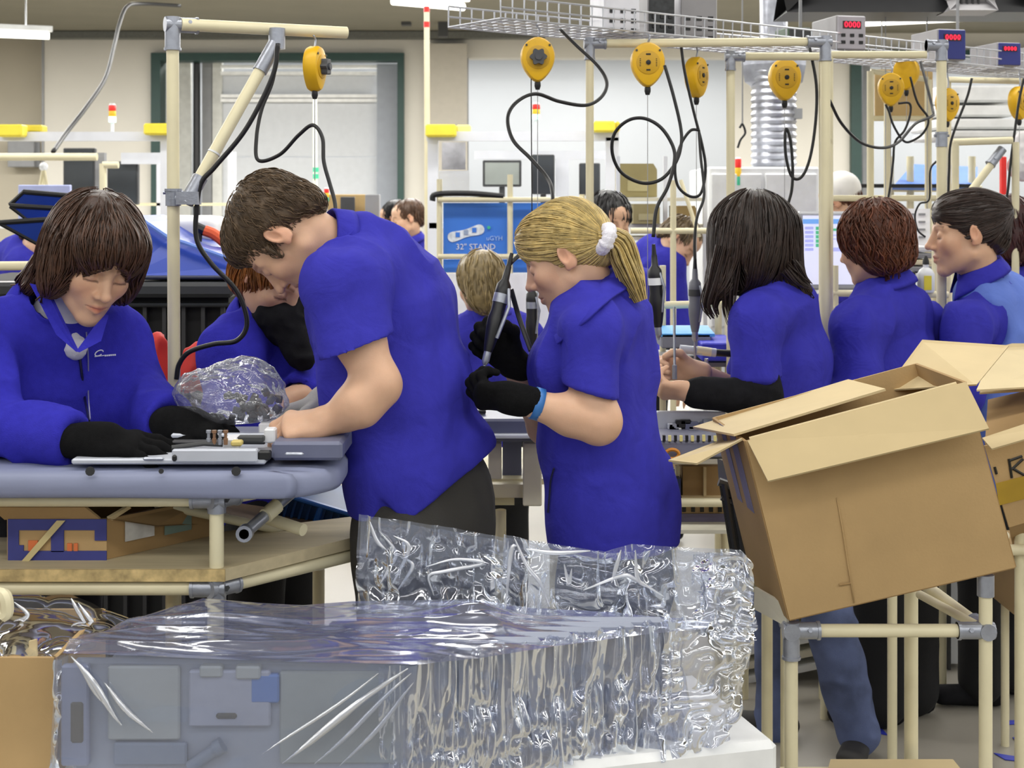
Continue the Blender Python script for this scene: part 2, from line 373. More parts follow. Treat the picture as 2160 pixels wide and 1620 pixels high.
# ceiling lamps in view
LAMPM = mat('lamp_tube', (255, 252, 240), .5, emit=3.2)
for lab, a, b, z in (('fluorescent ceiling lamp at the upper left edge of the hall', (-150, 66), (104, 76), 3.3), ('fluorescent ceiling lamp above the red-banded pole', (828, 2), (978, 15), 3.4), ('long fluorescent ceiling lamp below the black overhead screen', (1815, 48), (2120, 33), 3.4)):
    A = WZ(*a, z); B = WZ(*b, z)
    if lab.startswith('long'): A = W(1815, 48, 13.3); B = W(2120, 33, 12.9)
    t = thing('ceiling_lamp', lab, 'ceiling lamp', (A+B)/2); mb = MB(); mb.cyl(A, B, .035, n=10); mb.build('tube', LAMPM, t)
    u = unit(B-A); R = frame(u); mb = MB(); mb.box((A+B)/2+np.array([0, 0, .07]), (.12, np.linalg.norm(B-A)+.06, .05), R); mb.build('housing', mat('lamp_housing', (188, 190, 190), .5), t, smooth=False)
    for q in (.2, .8): mb = MB(); p = A+(B-A)*q; mb.cyl(p+np.array([0, 0, .1]), [p[0], p[1], 3.85], .008, n=6); mb.build('hanger', GREY, t)
for x, y, lab in ((857, 20, 'dark wall bracket under the ceiling left of the red-banded pole'), (935, 45, 'dark hook bracket under the ceiling right of the red-banded pole')):
    mb = MB(); wbox(mb, x-11, x+9, y-20, y+32, DW-1.2, .15); o = mb.build('bracket', DGREY, smooth=False); tag(o, lab, 'bracket')
# ---------------------------------------------------------------- pipe frames
class PF:
    def __init__(s, name, label, cat, base, m=CREAM, group=None): s.t = thing(name, label, cat, base, group); s.m = m
    def pipe(s, a, b, r=.014, m=None, name='pipe'): mb = MB(); mb.cyl(a, b, r, n=14); mb.build(name, m or s.m, s.t); return s
    def joint(s, c, dirs, L=.045, r=.0175):
        mb = MB(); c = np.asarray(c, float)
        for d in dirs:
            d = unit(d); mb.cyl(c-d*.018, c+d*L, r, n=14); mb.cyl(c+d*(L-.006), c+d*L, r*1.12, n=14)
        d = unit(dirs[0]); q = unit(np.cross(d, [0, .3, 1.]) if abs(d[2]) < .9 else np.cross(d, [0, 1., 0])); mb.cyl(c+d*L*.6-q*r*1.3, c+d*L*.6+q*r*1.3, .005, n=6)
        mb.build('joint', ZINC, s.t); return s
X1 = np.array([1., 0, 0]); Z1 = np.array([0, 0, 1.])
# ---- left mast with arm and brace over the work table
p0 = W(364, 52, 3.32); foot = np.array([W(372, 800, 3.32)[0], 3.32, 0.])
fr = PF('pipe_mast', 'cream pipe mast with a top arm and slanted brace above the grey work table', 'pipe frame', foot)
end = W(731, 69, 3.52); a0 = W(398, 418, 3.30); b0 = W(584, 86, 3.42)
fr.pipe(foot, p0, .0145); fr.pipe(p0+np.array([.02, 0, 0]), end, .0148); fr.joint(p0, [end-p0, foot-p0], .06, .018); fr.pipe(a0+(b0-a0)*.10, a0+(b0-a0)*.86, .0145)
pc = foot+(p0-foot)*((a0[2])/p0[2]); fr.joint(pc, [Z1], .022, .018)
mb = MB(); mb.cyl(pc, a0, .012); mb.cyl(a0-(b0-a0)*.03, a0+(b0-a0)*.13, .018); mb.box(a0, (.05, .04, .03)); mb.build('clamp', ZINC, fr.t)
mb = MB(); mb.cyl(a0+(b0-a0)*.80, b0, .018); mb.cyl(b0+np.array([0, 0, .03]), b0-np.array([0, .0, .02]), .02); mb.build('clamp', ZINC, fr.t)
mb = MB(); mb.cyl(a0+(b0-a0)*.275, a0+(b0-a0)*.285, .016); mb.build('cable_tie', WHITEP, fr.t)
# ---- big frame of the line: poles and beams
GZ = lambda p: np.array([p[0], p[1], 0.])
tA = W(1244, 92, 4.35); tB = W(1741, 88, 4.42)
fr = PF('gantry', 'cream pipe gantry with two posts carrying the near end of the wire tray', 'pipe frame', GZ(tA))
fr.pipe(GZ(tA), tA, .0125); fr.pipe(GZ(tB), tB, .0155); fr.pipe(tA, tB, .0135); fr.joint(tA, [tB-tA, -Z1], .05, .016); fr.joint(tB, [tA-tB, -Z1], .06, .018)
tC = W(1541, 119, 4.5); tC2 = W(1735, 119, 4.6)
fr = PF('gantry', 'second cream pipe post with a short beam behind the big yellow reel', 'pipe frame', GZ(tC)); fr.pipe(GZ(tC), tC, .0135); fr.pipe(tC, tC2, .013); fr.joint(tC, [X1, -Z1], .045, .016); fr.pipe(tC2, GZ(tC2), .012)
tD = W(1986, 96, 4.62); tD2 = W(1750, 114, 4.62); tD2[2] = tD[2]-.03
fr = PF('gantry', 'third cream pipe post with a beam beside the blue reel controllers', 'pipe frame', GZ(tD)); fr.pipe(GZ(tD), tD, .016); fr.pipe(tD-np.array([.05, 0, .03]), tD2, .0125); fr.joint(tD, [-X1, -Z1], .05, .019); fr.joint(W(1986, 298, 4.62), [Z1], .03, .019); fr.pipe(tD2, GZ(tD2), .0115)
tE = W(1836, 150, 6.4); tF = W(1872, 170, 6.3); tG = W(1958, 168, 6.4)
fr = PF('gantry', 'thin cream pipe rack standing behind the auburn-haired woman', 'pipe frame', GZ(tE))
for q in (tE, tF, tG): fr.pipe(GZ(q), q, .0155)
fr.pipe(W(1750, 418, 6.4), W(1985, 418, 6.4), .014); fr.pipe(W(1836, 250, 6.4), W(1958, 250, 6.4), .012); fr.pipe(tE, tG, .012)
tH = W(2000, 168, 5.9); tI = W(2180, 172, 5.6)
fr = PF('gantry', 'cream pipe beam under the far end of the wire tray', 'pipe frame', GZ(tH)); fr.pipe(tH, tI, .0125); fr.pipe(tH, GZ(tH), .0125)
fr = PF('gantry', 'cream pipe rack with a slanted strut at the far right edge', 'pipe frame', GZ(W(2020, 300, 5.2)))
fr.pipe(W(2010, 300, 5.2), W(2135, 296, 5.2), .0135); fr.pipe(W(2015, 300, 5.2), GZ(W(2015, 300, 5.2)), .0135); fr.pipe(W(2112, 320, 5.2), W(2035, 420, 5.15), .014); fr.joint(W(2108, 322, 5.2), [W(2035, 420, 5.15)-W(2112, 320, 5.2)], .06, .018); fr.pipe(W(2142, 300, 5.2), GZ(W(2142, 300, 5.2)), .0135); fr.pipe(W(1990, 480, 5.2), W(2170, 480, 5.2), .012)
fr = PF('gantry', 'cream pipe rail with posts in front of the pale bins in the middle distance', 'pipe frame', GZ(W(1420, 487, 5.6)))
fr.pipe(W(1330, 487, 5.6), W(1510, 487, 5.6), .012); fr.pipe(W(1420, 380, 5.6), GZ(W(1420, 380, 5.6)), .012); fr.pipe(W(1436, 380, 5.65), W(1475, 500, 5.6), .008)
fr = PF('gantry', 'cream pipe rail running behind the hanging grey screwdriver', 'pipe frame', GZ(W(1395, 648, 4.9)))
fr.pipe(W(1385, 644, 4.9), W(1560, 640, 4.9), .013); fr.pipe(W(1515, 640, 4.9), GZ(W(1515, 640, 4.9)), .012); fr.pipe(W(1398, 560, 4.9), GZ(W(1398, 560, 4.9)), .011); fr.pipe(W(1535, 560, 4.85), GZ(W(1535, 560, 4.85)), .01)
fr = PF('gantry', 'cream pipe rail at shoulder height behind the auburn-haired woman', 'pipe frame', GZ(W(1755, 622, 5.0)))
fr.pipe(W(1750, 618, 5.0), W(2000, 622, 5.0), .012); fr.pipe(W(1750, 650, 5.0), W(2000, 652, 5.0), .012); fr.pipe(W(1762, 560, 5.0), GZ(W(1762, 560, 5.0)), .011); fr.pipe(W(1972, 430, 5.05), GZ(W(1972, 430, 5.05)), .011)
fr = PF('gantry', 'cream pipe rail crossing behind the dark-bobbed woman at the left edge', 'pipe frame', GZ(W(-20, 560, 4.4)))
fr.pipe(W(-90, 562, 4.4), W(110, 560, 4.4), .0145); fr.pipe(W(-60, 562, 4.4), GZ(W(-60, 562, 4.4)), .0145)
# ---------------------------------------------------------------- people: one continuous body, clothes and hair as its children
SKIN = mat('skin', (208, 166, 136), .48, var=.05, vs=30, bump=.08, bs=400, tint=True, sss=.12)
def hairmat(name, rgb, rough=.38): return mat(name, rgb, rough, var=.25, vs=60, tint=True, bump=.25, bs=300, spec=.45)
BLUE = mat('blue_cotton', (56, 54, 166), .85, var=.06, vs=40, bump=.35, bs=900, wr=.35, wrs=11, spec=.15)
BLACKCLOTH = mat('black_cloth', (24, 24, 27), .9, var=.2, vs=50, bump=.4, bs=700, wr=.3, spec=.15)
GLOVE = mat('black_knit_glove', (20, 20, 21), .92, var=.2, vs=120, bump=.7, bs=900, spec=.12)
def head_sdf(S, fem=1., nose=1.):
    S.ell((0, -.018, .036), (.074, .094, .080), k=.01).ell((0, .042, .048), (.058, .044, .046), k=.03)
    S.ell((0, .034, -.034), (.057, .056, .070), k=.03)
    for m in (-1, 1):
        S.cap((m*.047, .002, -.058), (m*.014, .070, -.099), .019, .014, k=.03)
        S.ell((m*.037, .064, -.022), (.022, .020, .022), k=.03)
        S.cap((m*.014, .086, .024), (m*.046, .068, .022), .007*(1.2-.3*fem), .006, k=.016)
    S.ell((0, .078, -.101), (.016, .014, .014), k=.02).ell((0, .076, -.058), (.029, .020, .026), k=.02)
    for m in (-1, 1):
        S.ell((m*.032, .101, .004), (.018, .017, .013), k=.014, neg=True)
        S.ell((m*.032, .0765, .003), (.0135, .0135, .0130), k=.004)
    S.cap((0, .090, .014), (0, .112*(.5+.5*nose)+.0*1, -.026), .0062, .0088, k=.014)
    S.cap((0, .083, .012), (0, .096, -.027), .009, .0105, k=.012)
    S.ell((0, .1135*(.6+.4*nose), -.029), (.0098, .0098, .009), k=.006)
    for m in (-1, 1):
        S.ell((m*.0125, .099, -.0345), (.0078, .0095, .0068), k=.007)
        S.ell((m*.0065, .103, -.0405), (.0034, .005, .004), k=.002, neg=True)
        S.cap((m*.004, .098, -.0585), (m*.022, .084, -.0635), .0052, .0032, k=.005)
        S.cap((0, .0955, -.0715), (m*.020, .084, -.066), .0062, .003, k=.005)
        S.cap((0, .1035, -.0645), (m*.023, .0885, -.0645), .0018, .0014, k=.002, neg=True)
        Re = rotz(-m*.45)
        S.ell((m*.076, -.010, -.002), (.0075, .0195, .031), R=Re@np.array([[1, 0, 0], [0, .97, .22], [0, -.22, .97]]), k=.006)
        S.ell((m*.0855, -.004, .002), (.006, .0095, .0165), R=Re, k=.004, neg=True)
        S.ell((m*.0765, -.002, -.026), (.005, .007, .008), k=.005)
    return S
def head_tint(loc, lips=(.86, .55, .52), brow=(.42, .34, .28), blush=.10, lash=(.25, .2, .18)):   # natural colouring of a face: lips, brows, lash line, warm cheeks
    x, y, z = np.abs(loc[:, 0]), loc[:, 1], loc[:, 2]; c = np.ones((len(loc), 3)); front = y > .03
    def blend(w, col): c[:] = c*(1-w[:, None])+np.asarray(col)*w[:, None]
    g = lambda d, r: np.clip(1.5-d/r, 0, 1)
    blend(blush*3*np.exp(-((x-.04)**2+(z+.03)**2)/.0006)*front, (1, .72, .66)); blend(.5*blush*3*np.exp(-((x)**2+(z+.03)**2)/.00012)*(y > .09), (1, .72, .66))
    blend(.5*np.exp(-(x-.08)**2/.00008)*(y < .03), (1, .74, .68))
    lw = g(np.sqrt((x/.023)**2+((z+.0645)/.0105)**2), .75)*(y > .07); blend(lw, lips)
    bz = .026+.004*np.sin(np.clip((x-.012)/.04, 0, 1)*math.pi); blend(.9*g(np.abs(z-bz)/.0042, .9)*((x > .012) & (x < .052) & front), brow)
    ez = -.0065+.000*x; blend(.9*g(np.abs(z-ez)/.0026, .8)*((np.abs(x-.032) < .0165) & (y > .07)), lash)
    return c
def make_head(o, R, sc=1., res=.0027, fem=1., nose=1., neck=None, **kw):
    S = SDF().at(o, R, sc); head_sdf(S, fem, nose)
    if neck is not None:
        S.at((0, 0, 0)); a = np.asarray(o)+R@(np.array([0, -.022, -.055])*sc); S.cap(a, neck, .052*sc, .058*sc, k=.025)
    v, f = S.mesh(res); loc = (v-np.asarray(o))@R/sc; return v, f, head_tint(loc, **kw)
def strands(S, v, n, flow, L=.12, step=.012, r=.0016, lift=.002, seed=0, keep=None, zmin=None, wob=.25, taper=True):
    """locks that follow the hair surface: start at random surface points, walk along flow(p) kept tangent to the surface"""
    rg = np.random.default_rng(seed); p = v[rg.integers(0, len(v), n)].copy()
    if keep is not None: p = p[keep(p)]
    n = len(p); off = lift*(.3+rg.random(n)); ln = np.clip(rg.normal(1, .25, n), .4, 1.6); path = []; e = .004
    ph = rg.random(n)*6.28
    def grad(q):
        g = np.stack([S.eval(q+np.eye(3)[i]*e)-S.eval(q-np.eye(3)[i]*e) for i in range(3)], 1); return g/(np.linalg.norm(g, axis=1, keepdims=True)+1e-9)
    m = max(3, int(L/step))
    for i in range(m):
        g = grad(p); d = S.eval(p); free = np.zeros(n)
        p = p-g*(d-off)[:, None]*np.where(np.abs(d) < .02, 1, 0)[:, None]; path.append(p.copy())
        w = flow(p); w = w/(np.linalg.norm(w, axis=1, keepdims=True)+1e-9); w = w-g*(w*g).sum(1, keepdims=True)*.9
        w = w/(np.linalg.norm(w, axis=1, keepdims=True)+1e-9); sd = np.cross(g, w)
        go = step*ln*(np.abs(d) < .02)
        if zmin is not None: go = go*(p[:, 2] > zmin)
        p = p+go[:, None]*(w+wob*sd*np.sin(ph+i*.9)[:, None])
    P = np.stack(path, 1); k = 3; V = []; Fc = []
    t = np.gradient(P, axis=1); t /= np.linalg.norm(t, axis=2, keepdims=True)+1e-9
    u = np.cross(t, np.array([.3, .2, .93])); u /= np.linalg.norm(u, axis=2, keepdims=True)+1e-9; w = np.cross(t, u)
    tt = np.linspace(0, 1, m); rad = r*(np.sin(np.pi*np.clip(tt*.9+.1, 0, 1))**.6 if taper else np.ones(m)); rr = rad[None, :]*(.6+.8*rg.random(n))[:, None]
    for j in range(k):
        a = j*2*math.pi/k; V.append(P+rr[:, :, None]*(math.cos(a)*u+math.sin(a)*w))
    V = np.stack(V, 2).reshape(-1, 3); base = (np.arange(n)[:, None]*m+np.arange(m-1)[None, :]).ravel()*k
    for j in range(k):
        l = (j+1) % k; Fc.append(np.stack([base+j, base+l, base+k+l, base+k+j], 1))
    c = np.repeat((.65+.8*rg.random(n)), m*k)[:, None]*np.ones(3); return V, np.vstack(Fc), c
def cloth(S, res, amp=.006, fr=(9, 9, 3), R=None, it=1, seed=0., amp2=.0, calm=()):
    """folds: noise stretched along the hanging direction pushes the surface in and out"""
    v, f = S.mesh(res); v = relax(v, f, it); n = normals(v, f); q = v if R is None else v@R
    w = fbm(q*np.array(fr)+seed, 2); rid = 1-np.abs(2*w-1)*2
    d = amp*(rid-.4)
    if amp2: d = d+amp2*(fbm(q*np.array(fr)*2.6+seed+9, 2)-.5)*2
    for c, r in calm: d = d*(.12+.88*np.clip(np.linalg.norm(v-np.asarray(c), axis=1)/r-.45, 0, 1)**1.5)   # hems stay smooth
    v = v+n*d[:, None]; return v, f
def limb(S, pts, rs, k=.02):
    for i in range(len(pts)-1): S.cap(pts[i], pts[i+1], rs[i], rs[i+1], k=k)
    return S
def hand(S, wrist, d, nrm, curl=(.5, .55, .6, .65), thumb=.5, sc=1., side=1, spread=.06, fat=1., thin=(0, 0)):
    """wrist, direction to the fingers, direction the palm faces, bend per finger joint; side = +1 thumb towards cross(d, nrm)"""
    y = unit(d); z = unit(np.asarray(nrm, float)-y*np.dot(y, nrm)); x = np.cross(y, z)*side; w = np.asarray(wrist, float); P = lambda a, b, c: w+(x*a+y*b+z*c)*sc
    R = np.stack([x, y, z], 1)
    S.at((0, 0, 0))
    S.cap(P(0, -.03, 0), P(0, .015, 0), .026*sc*fat, .027*sc*fat, k=.012)
    S.ecap(P(0, .012, 0), P(.0, .080, 0), x, (.028*sc*fat, .017*sc*fat), (.041*sc*fat, .0145*sc*fat), k=.015)
    S.ell(P(.024, .030, .010), (.017*sc*fat, .028*sc, .014*sc*fat), R=R, k=.015)
    S.ell(P(-.024, .035, .006), (.014*sc*fat, .030*sc, .013*sc*fat), R=R, k=.012)
    Ls = ((.042, .026, .021), (.047, .029, .022), (.043, .027, .021), (.034, .021, .019))
    for i in range(4):
        bx = .030-.0205*i; by = (.088, .092, .088, .080)[i]; p = P(bx, by-.012, 0); a = 0; sp = (1.4-i)*spread; r = (.0102, .0105, .0100, .0088)[i]*sc*fat
        for j, L in enumerate(Ls[i]):
            a += curl[i]*(.85, 1.1, .75)[j]; q = p+(x*sp*math.cos(a)+y*math.cos(a)+z*math.sin(a))*L*sc; S.cap(p, q, r, r*.9, k=.006); p = q; r *= .92
    p = P(.030, .022, .010); a = .0
    dirs = [unit(x*.75+y*.75+z*(.25+thumb*.4)), unit(x*(.5-thumb*.6)+y*.85+z*(.3+thumb*.5)), unit(x*(.25-thumb*.9)+y*.9+z*(.3+thumb*.55))]
    r = .0125*sc*fat
    for dd, L in zip(dirs, (.040, .032, .026)):
        q = p+dd*L*sc; S.cap(p, q, r, r*.92, k=.008); p = q; r *= .92
    return S
def person(label, base, group=None): return thing('person', label, 'person', base, group)
def trunk(S, pts, side, rs, k=.05, grow=0.):
    for i in range(len(pts)-1):
        S.ecap(pts[i], pts[i+1], side, (rs[i][0]+grow, rs[i][1]+grow), (rs[i+1][0]+grow, rs[i+1][1]+grow), k=k)
    return S
def sleeve(S, a, b, ra, rb, n=None, hollow=.008, k=.035):
    """a short sleeve from the shoulder a to the hem b, open at the hem"""
    a = np.asarray(a, float); b = np.asarray(b, float); w = unit(b-a) if n is None else unit(n); T = SDF()
    T.cap(a, b+unit(b-a)*.06, ra, rb+.003, k=k); T.plane(b, w, k=.002); T.cap(b-unit(b-a)*.035, b+unit(b-a)*.09, rb-hollow-.004, rb-hollow, k=.002, neg=True); return S.sub(T, k)
def long_sleeve(S, a, e, w, r, k=.04, back=.022):
    T = SDF(); T.cap(a, e, r[0], r[1], k=k); d = unit(w-e); T.cap(e, w+d*.03, r[1], r[2], k=k); T.plane(w-d*back, d, lo=w-.12, hi=w+.12)
    T.cap(w-d*.08, w+d*.05, r[2]-.012, r[2]-.009, k=.003, neg=True); return S.sub(T, k)
def collar(parent, c, up, back, rx, ry, m, h=.034, a0=150, flare=.018, drop=.035, name='collar', n=26):
    """a folded shirt collar round the neck, open at the front"""
    z = unit(up); y = unit(np.asarray(back)-z*np.dot(z, back)); x = np.cross(y, z); c = np.asarray(c, float); T = np.radians(np.linspace(-a0, a0, n)); rows = []
    for dr, dz in ((-.002, -.02), (-.001, h*.7), (.003, h), (.008, h*.93), (flare, h*.1), (flare+.003, -.008), (flare-.004, -.007), (.004, h*.5)):
        q = np.abs(T)/math.radians(a0); fo = 1+.35*(q**3)*(1 if dr > .004 else 0)
        zz = dz-drop*q**2-(.028*q**4 if dr > .01 else 0)
        rows.append(c+np.outer(np.sin(T)*(rx+dr*fo), x)+np.outer(np.cos(T)*(ry+dr*fo), y)+np.outer(zz, z))
    P = np.stack(rows, 1); mb = MB(); mb.grid(P); return mb.build(name, m, parent, smooth=True)
def shoe(S, ankle, d, L=.25, k=.02):
    a = np.asarray(ankle, float); d = unit([d[0], d[1], 0]); z0 = .035
    S.cap(a, [a[0], a[1], z0+.03], .048, .045, k=k); S.ecap([a[0]-d[0]*.045, a[1]-d[1]*.045, z0], [a[0]+d[0]*(L-.12), a[1]+d[1]*(L-.12), z0], np.cross(d, [0, 0, 1]), (.036, .035), (.043, .03), k=k); return S
def hair_mesh(parent, S, m, res=.004, flow=None, n=500, L=.1, r=.0016, amp=.003, fr=(60, 60, 14), R=None, seed=0, lift=.002, keep=None, extra=(), wob=.2, base=.8, step=.012, zmin=None):
    v, f = S.mesh(res); nn = normals(v, f); q = v if R is None else v@R
    w = fbm(q*np.array(fr)+seed, 2); v2 = v+nn*(amp*(w-.5)*2)[:, None]; c = np.repeat((base*(.7+.6*w))[:, None], 3, 1)
    ps = [(v2, f, c)]
    if flow is not None and n: ps.append(strands(S, v, n, flow, L, step, r, lift, seed, keep, zmin, wob))
    ps += list(extra); v, f, c = join(ps); return obj('hair', v, f, m, parent, col=c)
def tail_strands(path, rad, n, r=.0018, seed=1, spread=1., m=16):
    """a bundle of long locks along a path: rad gives the bundle radius at each path point"""
    rg = np.random.default_rng(seed); P = spline(path, 8); t = np.linspace(0, 1, len(P)); idx = np.linspace(0, len(P)-1, m); C = np.stack([np.interp(idx, np.arange(len(P)), P[:, i]) for i in range(3)], 1)
    rr = np.interp(np.linspace(0, 1, m), np.linspace(0, 1, len(rad)), rad); tg = np.gradient(C, axis=0); tg /= np.linalg.norm(tg, axis=1, keepdims=True)
    u = np.cross(tg, [.1, .9, .3]); u /= np.linalg.norm(u, axis=1, keepdims=True); w = np.cross(tg, u); out = []
    mb = MB(); col = []
    for i in range(n):
        a = rg.random()*6.283; q = math.sqrt(rg.random()); e = .8+.35*rg.random(); k = max(4, int(m*min(1, e)))
        wv = .12*np.sin(np.linspace(0, 5, k)+a*3)
        pts = C[:k]+(u[:k]*math.cos(a)+w[:k]*math.sin(a))*(rr[:k]*(q+wv*spread))[:, None]
        mb.tube(pts, r*(1-.55*np.linspace(0, 1, k)**2), 4, cap=False); col += [.6+.75*rg.random()]*(k*4)
    v = np.vstack(mb.v); return v, np.array(mb.f), np.repeat(np.array(col)[:, None], 3, 1)
def surf(v, f, px, py, lift=.002):                  # the nearest point of a finished mesh at that pixel, and its facing direction
    x = 1080+F*v[:, 0]/v[:, 1]; y = HOR+F*(EYE-v[:, 2])/v[:, 1]; k = np.where((x-px)**2+(y-py)**2 < 64)[0]; k = k[v[k, 1] < v[k, 1].min()+.03]
    n = unit(normals(v, f)[k].mean(0)); return v[k].mean(0)+n*lift, n
def flap(name, top, bottom, m, parent, th=.005, n=14):    # a cloth flap between two edges, with a thickness
    a = spline(top, 6); b = spline(bottom, 6); a = a[np.linspace(0, len(a)-1, n).astype(int)]; b = b[np.linspace(0, len(b)-1, n).astype(int)]; c = (a+b)/2
    nn = np.cross(np.gradient(a, axis=0), b-a); nn /= np.linalg.norm(nn, axis=1, keepdims=True); nn *= np.where(nn[:, 1:2] > 0, -1, 1)
    mb = MB(); mb.grid(np.stack([a, c+nn*.004, b, b+nn*th, c+nn*(th+.006), a+nn*th, a], 1)); return mb.build(name, m, parent, smooth=True)
def hit(S, px, py, d0, d1):                         # where the ray through that pixel meets a modelled surface, and the surface direction there
    a = W(px, py, d0); b = W(px, py, d1); T = np.linspace(0, 1, 400); p = a+T[:, None]*(b-a); D = S.eval(p); i = np.argmax(D < 0); q = p[max(i-1, 0)]
    e = .003; g = np.array([S.eval((q+np.eye(3)[k]*e)[None])[0]-S.eval((q-np.eye(3)[k]*e)[None])[0] for k in range(3)]); return q, unit(g)
# ---- man in the dark blue polo shirt, bent over the table
def man_bending():
    base = [W(870, 600, 3.05)[0], 3.05, 0]
    t = person('brown-haired man in a blue polo shirt bending low over the grey work table', base)
    H = W(598, 493, 3.03); R = frame((-.30, .12, -.95), (-.95, .02, .30)); nk = W(712, 532, 3.06)
    side = unit((-.6, -.8, 0)); pts = [W(780, 568, 3.1), W(812, 660, 3.1), W(848, 830, 3.08), W(876, 985, 3.06), W(884, 1120, 3.06)]
    rs = [(.16, .088), (.185, .118), (.170, .118), (.168, .118), (.172, .125)]
    hd = make_head(H, R, 1.0, .0028, fem=.2, nose=1.08, neck=nk, lips=(.88, .62, .58), brow=(.5, .4, .33))
    # left arm with a bare hand, right arm behind it
    sh = W(730, 600, 2.9); el = W(797, 812, 2.84); wr = W(697, 886, 2.84)
    A = SDF(); limb(A, [sh, W(758, 715, 2.87), el], (.052, .050, .043)); limb(A, [el, W(758, 852, 2.83), wr], (.044, .044, .029), k=.025)
    hand(A, wr, (-1, -.05, -.12), (.15, .5, -.85), curl=(.62, .75, .85, .95), thumb=.75, sc=1.04, side=-1, spread=.03)
    A.at((0, 0, 0))
    B = SDF(); trunk(B, pts, side, rs, grow=-.02)
    B.cap(W(770, 590, 3.25), W(735, 770, 3.3), .05, .042); B.cap(W(735, 770, 3.3), W(690, 845, 3.16), .04, .03)
    v, f, c = join([hd, A.mesh(.0032), B.mesh(.014)]); obj('body', v, f, SKIN, t, col=c)
    G = SDF(); hand(G, W(692, 842, 3.15), (-1, -.1, -.35), (0, -.3, -.9), curl=(.4, .5, .55, .6), thumb=.4, sc=1.02, side=1, fat=1.12); G.cap(W(706, 832, 3.17), W(690, 843, 3.15), .04, .036, k=.01)
    v, f = G.mesh(.004); obj('glove', v, f, mat('white_knit_glove', (205, 203, 198), .9, bump=.5, bs=800), t)
    S = SDF(); trunk(S, pts, side, rs); S.cap(W(745, 520, 3.06), W(790, 560, 3.1), .066, .09, k=.05)
    S.cap(W(765, 570, 3.05), sh, .085, .076, k=.05); S.cap(W(800, 575, 3.2), W(765, 600, 3.24), .09, .075, k=.05)
    S.ell(W(985, 935, 3.12), (.045, .09, .05), k=.05); S.ell(W(735, 800, 3.02), (.05, .08, .1), k=.06)
    S.plane(W(850, 1094, 3), (.60, 0, -.80), lo=W(690, 1300, 2.5), hi=W(1300, 880, 3.6)); S.plane(W(760, 1084, 3), (-.04, 0, -1), lo=W(640, 1300, 2.5), hi=W(960, 960, 3.6))
    trunk(S, pts[3:], side, rs[3:], grow=-.014); fn, lo, hi, k, _ = S.ops.pop(); S.ops.append((fn, lo, hi, .002, True))
    S.cap(W(800, 1050, 2.9), W(812, 1100, 2.9), .002, .03, k=.001, neg=True)
    sleeve(S, sh, W(752, 730, 2.86), .078, .073, n=(.33, .05, -.94)); sleeve(S, W(775, 590, 3.25), W(735, 735, 3.28), .075, .075)
    S.cap(W(690, 480, 3.03), nk, .052, .06, k=.005, neg=True)
    v, f = cloth(S, .0058, amp=.019, fr=(9, 9, 2.6), R=rotz(.0)@np.array([[.97, 0, .22], [0, 1, 0], [-.22, 0, .97]]), seed=3, amp2=.0015, calm=((W(748, 735, 2.87), .10), (W(800, 1080, 3.0), .13), (W(900, 1070, 3.0), .12)))
    obj('polo_shirt', v, f, BLUE, t)
    collar(t, W(706, 522, 3.06), unit(W(640, 500, 3.03)-W(706, 525, 3.06)), (.35, .1, .95), .070, .070, BLUE, h=.036, a0=140, flare=.016)
    P = SDF(); P.ecap(W(885, 1020, 3.06), W(892, 1150, 3.06), side, (.158, .112), (.162, .12), k=.04); P.ell(W(965, 1060, 3.1), (.075, .1, .1), k=.05)
    for a, z in ((W(835, 1130, 2.98), 0), (W(950, 1130, 3.14), 0)):
        kn = np.array([a[0], a[1], .50]); an = np.array([a[0]+.01, a[1], .09]); P.cap(a, kn, .088, .066, k=.04); P.cap(kn, an, .066, .058, k=.02)
    v, f = cloth(P, .009, amp=.006, fr=(12, 12, 5)); obj('trousers', v, f, mat('charcoal_cloth', (52, 50, 46), .9, bump=.4, bs=600), t)
    Q = SDF(); shoe(Q, [W(835, 1130, 2.98)[0], 2.98, .1], (-.8, .6)); shoe(Q, [W(950, 1130, 3.14)[0], 3.14, .1], (-.8, .6)); v, f = Q.mesh(.006)
    obj('shoes', v, f, BLACKCLOTH, t, )
    hs = SDF().at(H, R); hs.ell((0, -.024, .043), (.082, .101, .083)).ell((0, .038, .074), (.064, .056, .043), k=.03).ell((0, -.082, -.028), (.050, .030, .040), k=.04)
    hs.ell((0, .125, -.02), (.09, .062, .093), k=.012, neg=True)
    for m in (-1, 1): hs.ell((m*.088, .008, -.018), (.026, .034, .050), k=.008, neg=True); hs.ell((m*.07, .07, -.01), (.05, .042, .05), k=.01, neg=True); hs.cap((m*.074, .026, .01), (m*.073, .03, -.016), .008, .005, k=.008)
    fl = lambda p: (p-(H+R@np.array([.0, -.05, .16])))*1.0+np.array([.05, 0, -.05])
    hair_mesh(t, hs, hairmat('hair_brown', (88, 70, 50), .55), .0036, fl, 2100, .035, r=.0013, amp=.0045, fr=(55, 55, 55), R=R, seed=2, lift=.005, wob=.5, base=.85, step=.0075)
